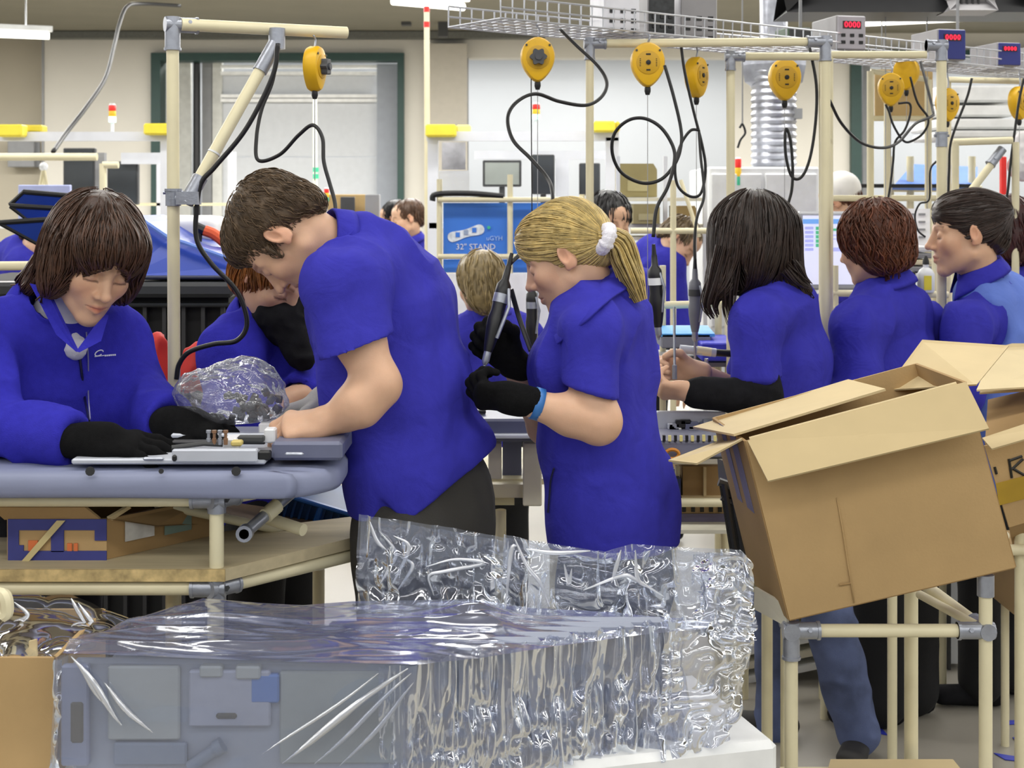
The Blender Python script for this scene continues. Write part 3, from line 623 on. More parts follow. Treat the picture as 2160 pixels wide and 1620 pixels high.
# ---- blonde woman with the electric screwdriver
def woman_blonde():
    base = [W(1285, 600, 3.18)[0], 3.18, 0]
    t = person('blonde woman with a white scrunchie holding an electric screwdriver', base)
    H = W(1197, 541, 3.15); R = frame((-.89, .16, -.43), (-.41, .08, .9)); nk = W(1272, 640, 3.2)
    side = unit((-.5, -.86, 0)); pts = [W(1272, 670, 3.2), W(1256, 775, 3.2), W(1264, 925, 3.2), W(1290, 1070, 3.2), W(1298, 1200, 3.2)]
    rs = [(.150, .088), (.152, .118), (.136, .115), (.158, .130), (.168, .138)]
    hd = make_head(H, R, .95, .0028, fem=1., nose=.98, neck=nk, lips=(.92, .62, .6), brow=(.75, .66, .55), blush=.14)
    sh = W(1240, 700, 3.02); el = W(1262, 892, 2.98); wr = W(1100, 845, 2.96)
    A = SDF(); limb(A, [sh, W(1248, 800, 3.0), el], (.050, .046, .042)); limb(A, [el, W(1205, 876, 2.97), wr], (.042, .040, .026), k=.025); A.cap(wr, W(1060, 830, 2.96), .026, .02)
    A.ell(W(1268, 884, 2.99), (.034, .034, .032), k=.03)
    w2 = W(1080, 765, 3.22); e2 = W(1150, 900, 3.36); limb(A, [W(1215, 720, 3.36), e2], (.05, .04)); limb(A, [e2, w2], (.04, .026)); A.cap(w2, W(1074, 752, 3.205), .024, .018)
    B = SDF(); trunk(B, pts, side, rs, grow=-.035); v, f, c = join([hd, A.mesh(.0035), B.mesh(.014)]); obj('body', v, f, SKIN, t, col=c)
    G = SDF(); hand(G, W(1094, 843, 2.96), (-1, .05, .1), (-.15, .55, .6), curl=(.95, 1.1, 1.15, 1.2), thumb=.55, side=1, fat=1.16, sc=.98); G.cap(W(1096, 844, 2.96), W(1070, 838, 2.96), .0335, .033, k=.01); v, f = G.mesh(.003); obj('glove', v, f, GLOVE, t)
    G = SDF(); hand(G, w2+np.array([0, -.01, .01]), (-.72, -.1, .68), (-.1, -.98, -.1), curl=(1.0, 1.05, 1.1, 1.1), thumb=.8, side=1, fat=1.18, sc=1.0); G.cap(w2, w2+np.array([-.03, -.01, .035]), .036, .034, k=.01); v, f = G.mesh(.003); obj('glove', v, f, GLOVE, t)
    mb = MB(); c = W(1133, 852, 2.965); ax = unit(wr-el); x = unit(np.cross(ax, [0, 1, 0])); y = np.cross(ax, x); an = np.linspace(0, 2*math.pi, 25)
    mb.grid(np.stack([[c+ax*h+(.0325+rr)*(math.cos(q)*x+math.sin(q)*y) for q in an] for h, rr in ((-.009, -.003), (-.009, .002), (.009, .002), (.009, -.003))])); mb.build('wristband', mat('blue_band', (52, 110, 176), .4), t, smooth=True)
    S = SDF(); trunk(S, pts, side, rs); S.cap(W(1268, 655, 3.2), pts[0], .056, .085, k=.05); S.cap(W(1258, 668, 3.12), sh, .078, .066, k=.05); S.cap(W(1280, 668, 3.3), W(1215, 710, 3.36), .08, .066, k=.05)
    S.ell(W(1182, 775, 3.12), (.06, .075, .07), k=.05); S.ell(W(1360, 1080, 3.24), (.06, .1, .11), k=.06)
    S.plane(W(1290, 1146, 3.2), (0, 0, -1)); trunk(S, pts[3:], side, rs[3:], grow=-.012); fn, lo, hi, k, _ = S.ops.pop(); S.ops.append((fn, lo, hi, .002, True))
    S.cap(W(1276, 1095, 3.02), W(1278, 1150, 3.02), .002, .02, k=.001, neg=True)
    sleeve(S, sh, W(1246, 828, 2.99), .064, .056, n=(-.28, -.05, -.95)); sleeve(S, W(1215, 715, 3.36), W(1175, 820, 3.38), .064, .06)
    S.cap(W(1235, 590, 3.17), nk, .05, .057, k=.004, neg=True)
    v, f = cloth(S, .0058, amp=.018, fr=(9, 9, 3), seed=11, amp2=.0015, calm=((W(1246, 832, 2.99), .09), (W(1200, 1140, 3.1), .10), (W(1290, 1145, 3.1), .10), (W(1380, 1140, 3.2), .10)), R=np.array([[.98, 0, .17], [0, 1, 0], [-.17, 0, .98]])); obj('polo_shirt', v, f, BLUE, t); sv, sf = v, f
    flap('collar', [W(1300, 560, 3.165), W(1258, 592, 3.135), W(1212, 634, 3.12), W(1176, 690, 3.13)], [surf(sv, sf, x_, y_, .007)[0] for x_, y_ in ((1332, 604), (1284, 640), (1238, 682), (1180, 726))], BLUE, t)
    collar(t, W(1254, 602, 3.19), unit(W(1228, 560, 3.16)-W(1258, 632, 3.19)), (.9, -.1, .2), .076, .074, BLUE, h=.045, a0=152, flare=.034, drop=.06)
    P = SDF(); P.ecap(W(1292, 1080, 3.2), W(1298, 1240, 3.2), side, (.146, .118), (.154, .124), k=.04)
    for a in (W(1262, 1240, 3.12), W(1335, 1240, 3.28)):
        kn = np.array([a[0], a[1], .47]); an_ = np.array([a[0]+.01, a[1], .08]); P.cap(a, kn, .085, .06, k=.04); P.cap(kn, an_, .06, .05, k=.02)
    v, f = cloth(P, .010, amp=.005, fr=(12, 12, 5)); obj('trousers', v, f, mat('dark_navy_cloth', (22, 24, 36), .9, bump=.4, bs=600), t)
    Q = SDF(); shoe(Q, [W(1262, 1, 3.12)[0], 3.12, .1], (-.8, .55)); shoe(Q, [W(1335, 1, 3.28)[0], 3.28, .1], (-.8, .55)); v, f = Q.mesh(.007); obj('shoes', v, f, BLACKCLOTH, t)
    hs = SDF().at(H, R, .95); hs.ell((0, -.017, .042), (.083, .100, .090)).ell((0, .045, .062), (.066, .054, .055), k=.03).ell((0, -.075, -.005), (.058, .038, .05), k=.04)
    hs.ell((0, .135, -.045), (.10, .062, .098), k=.012, neg=True)
    for m in (-1, 1): hs.ell((m*.088, .000, -.024), (.028, .030, .045), k=.008, neg=True); hs.ell((m*.072, .066, -.030), (.05, .05, .05), k=.008, neg=True)
    hs.plane((0, -.06, -.058), (0, .25, -1), k=.01)
    tie = W(1276, 503, 3.085); top = H+R@np.array([0, .06, .13])
    fl = lambda p: (tie+np.array([.01, 0, 0])-p)
    tail = tail_strands([tie+np.array([-.02, 0, .0]), W(1298, 510, 3.10), W(1316, 545, 3.11), W(1334, 588, 3.11), W(1352, 634, 3.11)], (.016, .030, .033, .030, .016), 170, r=.0026, seed=4)
    hair_mesh(t, hs, hairmat('hair_blonde', (186, 163, 104)), .0036, fl, 1350, .17, r=.0016, amp=.002, fr=(22, 120, 120), R=R, seed=5, lift=.0025, keep=lambda p: np.linalg.norm(p-tie, axis=1) > .035, extra=[tail], wob=.08, base=.72)
    sc = MB(); ax = unit(W(1296, 512, 3.09)-W(1256, 497, 3.08)); x = unit(np.cross(ax, [0, 1, 0])); y = np.cross(ax, x)
    rows = []
    for i in range(40):
        q = 2*math.pi*i/40; ro = .86+.10*math.sin(q*13+.5)+.07*math.sin(q*7); rad = .022; c = tie+(x*math.cos(q)+y*math.sin(q)*1.15)*rad
        o = x*math.cos(q)+y*math.sin(q); rows.append([c+(o*math.cos(a)+ax*math.sin(a)*1.1)*.0165*ro for a in np.linspace(0, 2*math.pi, 13)])
    rows.append(rows[0]); sc.grid(np.array(rows)); sc.build('scrunchie', mat('white_scrunchie', (226, 224, 232), .8, bump=.5, bs=300), t, smooth=True)
    pts_ = [surf(sv, sf, x_, y_) for x_, y_ in ((1172, 985), (1166, 1010), (1164, 1045), (1160, 1080))]
    mb = MB(); mb.tube(spline([a+b*.003 for a, b in pts_], 6), .0022, 6); mb.build('cord', mat('dark_cord', (28, 30, 60), .6), t)
# ---- dark-haired woman in the fleece jacket, at the left end of the table
def woman_jacket():
    base = [W(100, 600, 3.15)[0], 3.15, 0]
    t = person('woman with a dark brown bob in a blue zip jacket over a white turtleneck', base)
    H = W(199, 546, 3.02); R = frame((.50, -.72, -.48), (.36, -.22, .88)); nk = W(120, 690, 3.12); fwd = unit((.55, -.8, -.1))
    side = unit((-.8, -.6, 0)); pts = [W(118, 712, 3.12), W(112, 820, 3.12), W(100, 960, 3.16), W(95, 1080, 3.2)]
    rs = [(.165, .085), (.175, .112), (.165, .112), (.175, .12)]
    hd = make_head(H, R, 1.0, .0028, fem=1., nose=1., neck=nk, lips=(.86, .50, .48), brow=(.42, .33, .28), blush=.12)
    B = SDF(); trunk(B, pts, side, rs, grow=-.02); A = SDF()
    s1 = W(-45, 735, 3.0); e1 = W(-20, 902, 2.88); w1 = W(172, 931, 2.79); s2 = W(232, 715, 3.22); e2 = W(285, 850, 3.16); w2 = W(362, 893, 2.98)
    limb(A, [s1, e1, w1], (.05, .042, .029)); A.cap(w1, w1+np.array([.05, 0, 0]), .029, .02); limb(A, [s2, e2, w2], (.05, .042, .028)); A.cap(w2, w2+np.array([.04, 0, 0]), .028, .02)
    P = SDF()
    for a in (W(40, 1080, 3.15), W(150, 1080, 3.3)):
        kn = np.array([a[0], a[1]-.02, .48]); an_ = np.array([a[0], a[1], .08]); P.cap(a, kn, .085, .06, k=.04); P.cap(kn, an_, .06, .05, k=.02)
    P.ecap(W(100, 1010, 3.18), W(95, 1100, 3.22), side, (.15, .1), (.155, .11), k=.04)
    v, f, c = join([hd, A.mesh(.004), B.mesh(.014)]); obj('body', v, f, SKIN, t, col=c)
    v, f = cloth(P, .012, amp=.004); obj('trousers', v, f, MATS['dark_navy_cloth'], t)
    Q = SDF(); shoe(Q, [W(40, 1, 3.15)[0], 3.15, .1], (.6, -.8)); shoe(Q, [W(150, 1, 3.3)[0], 3.3, .1], (.6, -.8)); v, f = Q.mesh(.008); obj('shoes', v, f, BLACKCLOTH, t)
    G = SDF(); hand(G, w1+np.array([.015, -.005, 0]), (1, .05, -.05), (0, .25, -1), curl=(.22, .25, .25, .3), thumb=.2, side=1, fat=1.2, sc=1.08, spread=.1); G.cap(w1+np.array([.012, 0, 0]), w1+np.array([.05, 0, 0]), .037, .038, k=.012); v, f = G.mesh(.003); obj('glove', v, f, GLOVE, t)
    G = SDF(); hand(G, w2+np.array([.015, -.01, 0]), (1, -.15, -.06), (.1, .35, -1), curl=(.45, .5, .5, .5), thumb=.3, side=-1, fat=1.18, sc=1.0); G.cap(w2+np.array([.0, 0, 0]), w2+np.array([.045, -.01, 0]), .036, .036, k=.012); v, f = G.mesh(.003); obj('glove', v, f, GLOVE, t)
    Tn = SDF(); Tn.cap(H+R@np.array([0, -.03, -.07]), nk+fwd*.005, .058, .067, k=.02); Tn.cap(nk+fwd*.025, W(160, 735, 3.035), .062, .024, k=.03)
    v, f = cloth(Tn, .004, amp=.003, fr=(14, 14, 60)); obj('turtleneck', v, f, mat('white_jersey', (206, 204, 214), .85, bump=.4, bs=500), t)
    S = SDF(); trunk(S, pts, side, rs); S.cap(W(108, 690, 3.14), pts[0], .068, .095, k=.05)
    S.cap(W(70, 705, 3.08), s1, .09, .078, k=.05); S.cap(W(165, 690, 3.16), s2, .085, .072, k=.05)
    for s_, e, w, r in ((s1, e1, w1, (.078, .066, .047)), (s2, e2, w2, (.072, .066, .046))): long_sleeve(S, s_, e, w, r)
    S.cap(W(130, 590, 3.05), nk, .062, .06, k=.004, neg=True)
    for q in (2.84, 2.88, 2.92, 2.96, 3.0): S.cap(W(148, 612, q), W(166, 736, q), .062, .010, k=.004, neg=True)
    v, f = cloth(S, .006, amp=.020, fr=(8, 8, 4.5), seed=21, amp2=.002); JB = mat('blue_fleece', (52, 50, 168), .95, var=.08, vs=60, bump=.5, bs=500, wr=.4, wrs=8, spec=.1); obj('jacket', v, f, JB, t)
    collar(t, W(115, 655, 3.115), unit(W(145, 600, 3.06)-W(117, 690, 3.12)), (-.62, .75, .0), .080, .082, JB, h=.062, a0=100, flare=.026, drop=.03)
    for P in ([W(66, 598, 3.03), W(98, 606, 3.0), W(164, 742, 2.93), W(122, 706, 2.955)], [W(226, 664, 3.0), W(202, 690, 2.97), W(164, 742, 2.93), W(210, 718, 2.95)]): mb = MB(); mb.sheet(P, .008); mb.build('collar', JB, t, smooth=False)
    mb = MB(); zp = [surf(v, f, x, y) for x, y in ((166, 740), (172, 790), (178, 840), (184, 890))]; mb.tube(spline([a+b*.001 for a, b in zp], 5), .0028, 6); mb.build('zip', mat('dark_zip', (22, 22, 60), .4, .3), t)
    mb = MB(); zl = [surf(v, f, x, y) for x, y in ((180, 700), (183, 760), (184, 830), (188, 885))]; mb.tube(spline([a+b*.004 for a, b in zl], 5), .0014, 6); mb.build('lanyard', mat('grey_cord', (120, 120, 150), .6), t)
    q, n = surf(v, f, 205, 745); u = unit(np.cross([0, 0, 1], n)); w = np.cross(n, u); wm = mat('white_print', (225, 225, 235), .6); mb = MB()
    T = np.linspace(.3, 2*math.pi-.5, 18); mb.tube([q+n*.005+u*.0085*math.cos(a)+w*.006*math.sin(a)+u*.004*math.sin(a) for a in T], .0013, 5)
    mb.tube([q+n*.005+u*x+w*(-.0065+.05*x) for x in np.linspace(-.010, .012, 6)], .001, 5); lo = mb.build('logo', wm, t, smooth=True); lo['label'] = 'small white swirl printed on the chest of the jacket'
    mb = MB()
    for i in range(6): mb.box(q+n*.004+u*(.015+i*.0045)-w*.0065, (.003, .002, .0035), np.stack([u, n, w], 1))
    mb.build('lettering', wm, t)
    hs = SDF().at(H, R); hs.ell((0, -.024, .040), (.098, .116, .098)).ell((0, .060, .062), (.074, .050, .050), k=.04).ell((0, -.07, -.03), (.088, .062, .082), k=.04)
    for m in (-1, 1): hs.ell((m*.074, .008, -.018), (.032, .050, .078), k=.03)
    hs.ell((0, .125, -.050), (.058, .095, .096), k=.016, neg=True); hs.plane((0, -.02, -.112), (0, .35, -1), k=.02)
    hs.at((0, 0, 0)); hs.cap(W(110, 580, 3.06), W(62, 606, 3.05), .035, .012, k=.035); hs.cap(W(85, 575, 3.08), W(45, 590, 3.08), .03, .008, k=.03)
    cr = H+R@np.array([.01, -.035, .15]); fl = lambda p: (p-cr)*np.array([1, 1, .6])+np.array([0, 0, -.09])
    hair_mesh(t, hs, hairmat('hair_dark_brown', (66, 42, 28), .42), .004, fl, 1800, .13, r=.0019, amp=.006, fr=(34, 34, 10), R=R, seed=8, lift=.005, wob=.18, base=.75, zmin=W(0, 640, 3.05)[2])
man_bending(); woman_blonde(); woman_jacket()
def plain_legs(t, a, b, m, r=(.085, .06, .052), d=(-1, 0), sk=None, name='trousers'):
    P = SDF(); Q = SDF()
    for x in (a, b):
        x = np.asarray(x, float); kn = np.array([x[0], x[1], .47]); an = np.array([x[0], x[1], .08]); P.cap(x, kn, r[0], r[1], k=.04); P.cap(kn, an, r[1], r[2], k=.02); shoe(Q, an, d)
    if sk: P.ecap(*sk, k=.05)
    v, f = cloth(P, .012, amp=.006, fr=(10, 10, 5)); obj(name, v, f, m, t); v, f = Q.mesh(.011); obj('shoes', v, f, BLACKCLOTH, t)
NAVY = MATS['dark_navy_cloth']; JEANS = mat('blue_denim', (88, 100, 138), .85, var=.45, vs=7, bump=.4, bs=600); BLK = mat('black_trousers', (15, 15, 17), .9, var=.15, bump=.3, bs=300)
def woman_long_hair():
    t = person('woman with long loose dark brown hair and a black undersleeve, in faded jeans', [W(1660, 1, 4.15)[0], 4.15, 0])
    H = W(1585, 505, 4.1); R = frame((-.75, .45, -.48), (-.42, .22, .88)); nk = W(1640, 610, 4.14); side = unit((-.55, -.83, 0))
    pts = [W(1645, 650, 4.15), W(1652, 760, 4.15), W(1655, 900, 4.15), W(1668, 1010, 4.15)]; rs = [(.165, .09), (.165, .115), (.15, .118), (.165, .13)]
    hd = make_head(H, R, 1., .004, neck=nk); A = SDF(); sh = W(1600, 680, 3.97); el = W(1603, 838, 3.93); wr = W(1462, 828, 3.9)
    limb(A, [sh, el, wr], (.055, .045, .028)); hand(A, wr, (-1, .1, .05), (.1, .6, .75), curl=(.7, .8, .85, .9), thumb=.5, side=1); A.at((0, 0, 0))
    w2 = W(1462, 780, 4.2); limb(A, [W(1630, 690, 4.32), W(1560, 830, 4.35), w2], (.05, .042, .028)); hand(A, w2, (-1, .0, .1), (-.1, -.9, -.2), curl=(.9, 1., 1., 1.), thumb=.6, side=1); A.at((0, 0, 0))
    B = SDF(); trunk(B, pts, side, rs, grow=-.02); v, f, c = join([hd, A.mesh(.0045), B.mesh(.016)]); obj('body', v, f, SKIN, t, col=c)
    U = SDF(); U.cap(sh, el, .048, .054, k=.02); U.cap(el, wr+(el-wr)*.06, .056, .042, k=.03); v, f = cloth(U, .006, amp=.006, fr=(14, 14, 14)); obj('undersleeve', v, f, BLACKCLOTH, t)
    S = SDF(); trunk(S, pts, side, rs); S.cap(nk, pts[0], .07, .09, k=.05); S.cap(W(1640, 645, 4.1), sh, .085, .072, k=.05); S.plane(W(1668, 1030, 4.1), (0, 0, -1))
    sleeve(S, sh, W(1598, 802, 3.95), .072, .068, n=(.05, 0, -1)); sleeve(S, W(1630, 680, 4.32), W(1580, 800, 4.36), .07, .066); S.cap(H, nk, .05, .056, k=.004, neg=True)
    v, f = cloth(S, .0076, amp=.015, fr=(9, 9, 3.4), seed=31, amp2=.0015); obj('polo_shirt', v, f, BLUE, t)
    collar(t, W(1632, 606, 4.14), unit(H-nk), (.85, -.3, .2), .068, .066, BLUE, h=.045, a0=150, flare=.03)
    # one leg steps back and shows beside the cart, the other stands under the box
    P = SDF(); P.ecap(W(1668, 990, 4.15), W(1672, 1080, 4.15), side, (.15, .12), (.16, .13), k=.05)
    hipA = W(1690, 1100, 4.06); knA = W(1745, 1290, 4.1); anA = W(1808, 1545, 4.12); hipB = W(1640, 1100, 4.24); knB = W(1632, 1320, 4.26); anB = W(1630, 1560, 4.28)
    P.cap(hipA, knA, .09, .072, k=.04); P.cap(knA, anA, .072, .062, k=.03); P.cap(hipB, knB, .085, .062, k=.04); P.cap(knB, anB, .062, .05, k=.03)
    v, f = cloth(P, .007, amp=.012, fr=(10, 10, 9), seed=3); obj('jeans', v, f, JEANS, t)
    Q = SDF(); shoe(Q, anA, (-.35, -.9), .24); shoe(Q, [anB[0], anB[1], .09], (-.8, .2), .24); v, f = Q.mesh(.006); obj('shoes', v, f, mat('dark_leather', (38, 36, 36), .6), t)
    hs = SDF().at(H, R); hs.ell((0, -.025, .036), (.092, .108, .096)); hs.at((0, 0, 0)); hs.ell(W(1580, 520, 4.1), (.108, .12, .14), k=.04)
    hs.cap(W(1650, 480, 4.1), W(1668, 598, 4.08), .050, .034, k=.05); hs.cap(W(1668, 590, 4.08), W(1700, 612, 4.06), .03, .012, k=.03)
    hs.cap(W(1545, 480, 4.06), W(1520, 600, 4.03), .052, .032, k=.05); hs.cap(W(1520, 590, 4.03), W(1502, 632, 4.03), .03, .018, k=.03); hs.cap(W(1600, 500, 4.2), W(1620, 610, 4.2), .07, .04, k=.05)
    hs.ell(W(1560, 600, 4.0), (.016, .05, .07), k=.02, neg=True)
    cr = W(1590, 395, 4.12); fl = lambda p: (p-cr)*np.array([.8, .8, .2])+np.array([0, 0, -.14])
    ex = [tail_strands([W(1530, 520, 4.0), W(1512, 590, 4.01), W(1498, 640, 4.02), W(1508, 668, 4.03)], (.03, .03, .026, .016), 44, r=.0028, seed=3), tail_strands([W(1545, 540, 4.0), W(1536, 600, 4.01), W(1536, 650, 4.02), W(1544, 690, 4.03)], (.025, .024, .020, .012), 26, r=.0026, seed=6), tail_strands([W(1660, 560, 4.02), W(1684, 588, 4.03), W(1706, 604, 4.05)], (.03, .026, .016), 34, r=.0026, seed=9)]
    hair_mesh(t, hs, hairmat('hair_long_brown', (46, 34, 28), .42), .005, fl, 1250, .26, r=.0026, amp=.006, fr=(30, 30, 6), seed=3, lift=.005, wob=.1, base=.8, step=.02, extra=ex, zmin=W(0, 622, 4.05)[2])
def Wa(px, py, d): return W(px, py, d*1.02)
def woman_auburn():
    t = person('woman with short wavy auburn hair seen from behind in a long-sleeved blue shirt', [Wa(1880, 1, 4.32)[0], 4.32, 0])
    H = Wa(1838, 515, 4.3); R = frame((-.66, .72, -.22), (-.2, .05, .97)); nk = Wa(1868, 610, 4.32); side = unit((-.72, -.68, 0))
    pts = [Wa(1880, 655, 4.33), Wa(1876, 760, 4.33), Wa(1875, 900, 4.33), Wa(1885, 1020, 4.33)]; rs = [(.155, .085), (.158, .11), (.155, .115), (.17, .13)]
    hd = make_head(H, R, 1., .004, neck=nk); B = SDF(); trunk(B, pts, side, rs, grow=-.02); A = SDF(); s1 = Wa(1812, 690, 4.16); e1 = Wa(1806, 850, 4.12); w1 = Wa(1700, 880, 4.05); limb(A, [s1, e1, w1], (.05, .045, .028)); hand(A, w1, (-1, 0, 0), (0, .3, -1)); A.at((0, 0, 0))
    v, f, c = join([hd, B.mesh(.016), A.mesh(.006)]); obj('body', v, f, SKIN, t, col=c)
    S = SDF(); trunk(S, pts, side, rs); S.cap(Wa(1862, 610, 4.32), pts[0], .066, .09, k=.05); S.cap(Wa(1860, 660, 4.28), s1, .085, .072, k=.05); S.cap(Wa(1900, 660, 4.42), Wa(1945, 690, 4.48), .08, .07, k=.05); S.cap(Wa(1945, 690, 4.48), Wa(1950, 840, 4.46), .07, .06, k=.05)
    long_sleeve(S, s1, e1, w1, (.072, .066, .048)); S.cap(H, nk, .05, .056, k=.004, neg=True); S.plane(Wa(1885, 1060, 4.3), (0, 0, -1))
    v, f = cloth(S, .0076, amp=.017, fr=(10, 10, 4), seed=41, amp2=.002); obj('shirt', v, f, BLUE, t)
    collar(t, Wa(1864, 596, 4.32), unit(H-nk+np.array([0, 0, .1])), (.66, -.7, .1), .072, .070, BLUE, h=.04, a0=150, flare=.03)
    plain_legs(t, Wa(1855, 1060, 4.28), Wa(1920, 1060, 4.38), BLK, r=(.1, .085, .085), sk=(Wa(1885, 1010, 4.33), Wa(1888, 1140, 4.33), side, (.16, .12), (.17, .13)))
    hs = SDF().at(H, R); hs.ell((0, -.026, .030), (.098, .116, .106)).ell((0, -.055, -.045), (.082, .066, .066), k=.04); hs.ell((0, .13, -.05), (.075, .085, .1), k=.01, neg=True); hs.plane((0, -.05, -.10), (0, -.1, -1), k=.02)
    cr = H+R@np.array([.0, -.05, .16]); fl = lambda p: (p-cr)*np.array([1, 1, .7])+np.array([0, 0, -.06])
    hair_mesh(t, hs, hairmat('hair_auburn', (92, 50, 30), .45), .0045, fl, 1100, .085, r=.0025, amp=.009, fr=(26, 26, 22), R=R, seed=12, lift=.006, wob=.6, base=.8, zmin=Wa(0, 584, 4.3)[2])
def Wv(px, py, d): return W(px, py, d*1.055)
def woman_vest():
    t = person('woman with dark hair pinned back wearing a light blue vest over a blue shirt', [Wv(2095, 1, 4.35)[0], 4.35, 0])
    H = Wv(2040, 492, 4.3); R = frame((-.98, .12, -.10), (-.12, .0, .99)); nk = Wv(2064, 580, 4.33); side = unit((-.35, -.93, 0))
    pts = [Wv(2092, 640, 4.36), Wv(2098, 740, 4.36), Wv(2098, 880, 4.36), Wv(2100, 1010, 4.36)]; rs = [(.17, .10), (.17, .125), (.165, .125), (.175, .135)]
    hd = make_head(H, R, 1.10, .0032, neck=nk, lips=(.9, .56, .54), brow=(.5, .42, .36), blush=.16); B = SDF(); trunk(B, pts, side, rs, grow=-.025); A = SDF(); s1 = Wv(2036, 690, 4.18); e1 = Wv(2020, 830, 4.14); w1 = Wv(1900, 860, 4.06); limb(A, [s1, e1, w1], (.05, .045, .028)); hand(A, w1, (-1, 0, 0), (0, .3, -1)); A.at((0, 0, 0))
    v, f, c = join([hd, B.mesh(.016), A.mesh(.006)]); obj('body', v, f, SKIN, t, col=c)
    S = SDF(); S.cap(Wv(2080, 660, 4.3), s1, .075, .072, k=.05); long_sleeve(S, s1, e1, w1, (.074, .066, .048)); S.cap(Wv(2120, 660, 4.5), Wv(2160, 700, 4.55), .08, .07, k=.05); S.cap(Wv(2160, 700, 4.55), Wv(2150, 830, 4.5), .07, .06, k=.05); S.cap(nk, pts[0], .064, .08, k=.04); trunk(S, pts, side, rs, grow=-.018); S.cap(H, nk, .05, .056, k=.004, neg=True)
    v, f = cloth(S, .0076, amp=.015, fr=(10, 10, 4), seed=51); obj('shirt', v, f, BLUE, t)
    V = SDF(); trunk(V, pts, side, rs, grow=.008); V.cap(Wv(2075, 615, 4.34), pts[0], .075, .1, k=.06); V.ell(Wv(2120, 640, 4.42), (.11, .12, .09), k=.05); V.cap(Wv(2070, 700, 4.20), Wv(2026, 720, 4.1), .085, .10, k=.02, neg=True); V.plane(Wv(2100, 1030, 4.3), (0, 0, -1)); V.cap(H, nk, .05, .062, k=.004, neg=True)
    v, f = cloth(V, .0076, amp=.012, fr=(10, 10, 3), seed=52, amp2=.0015); obj('vest', v, f, mat('light_blue_cotton', (98, 122, 200), .85, var=.06, bump=.3, bs=900, wr=.3, wrs=11, spec=.15), t)
    collar(t, Wv(2064, 572, 4.33), unit(H-nk+np.array([0, 0, .08])), (.95, -.2, .1), .07, .068, BLUE, h=.04, a0=150, flare=.028)
    plain_legs(t, Wv(2070, 1040, 4.3), Wv(2130, 1040, 4.4), BLK, r=(.1, .075, .07), sk=(Wv(2100, 1000, 4.36), Wv(2100, 1150, 4.36), side, (.165, .125), (.175, .14)))
    hs = SDF().at(H, R, 1.10); hs.ell((0, -.022, .040), (.081, .102, .088)).ell((0, .035, .066), (.064, .056, .050), k=.03).ell((0, -.09, .055), (.035, .04, .045), k=.02).ell((0, -.08, -.02), (.055, .035, .05), k=.03); hs.ell((0, .135, -.04), (.10, .062, .094), k=.012, neg=True)
    for m in (-1, 1): hs.ell((m*.088, .002, -.022), (.028, .030, .042), k=.008, neg=True); hs.ell((m*.074, .066, -.03), (.05, .05, .052), k=.008, neg=True)
    tie = H+R@np.array([0, -.13, .06]); fl = lambda p: tie-p
    hair_mesh(t, hs, hairmat('hair_dark_pinned', (52, 38, 32), .4), .004, fl, 900, .13, r=.0018, amp=.002, fr=(30, 90, 90), R=R, seed=15, lift=.0025, wob=.08, base=.8, keep=lambda p: np.linalg.norm(p-tie, axis=1) > .04)
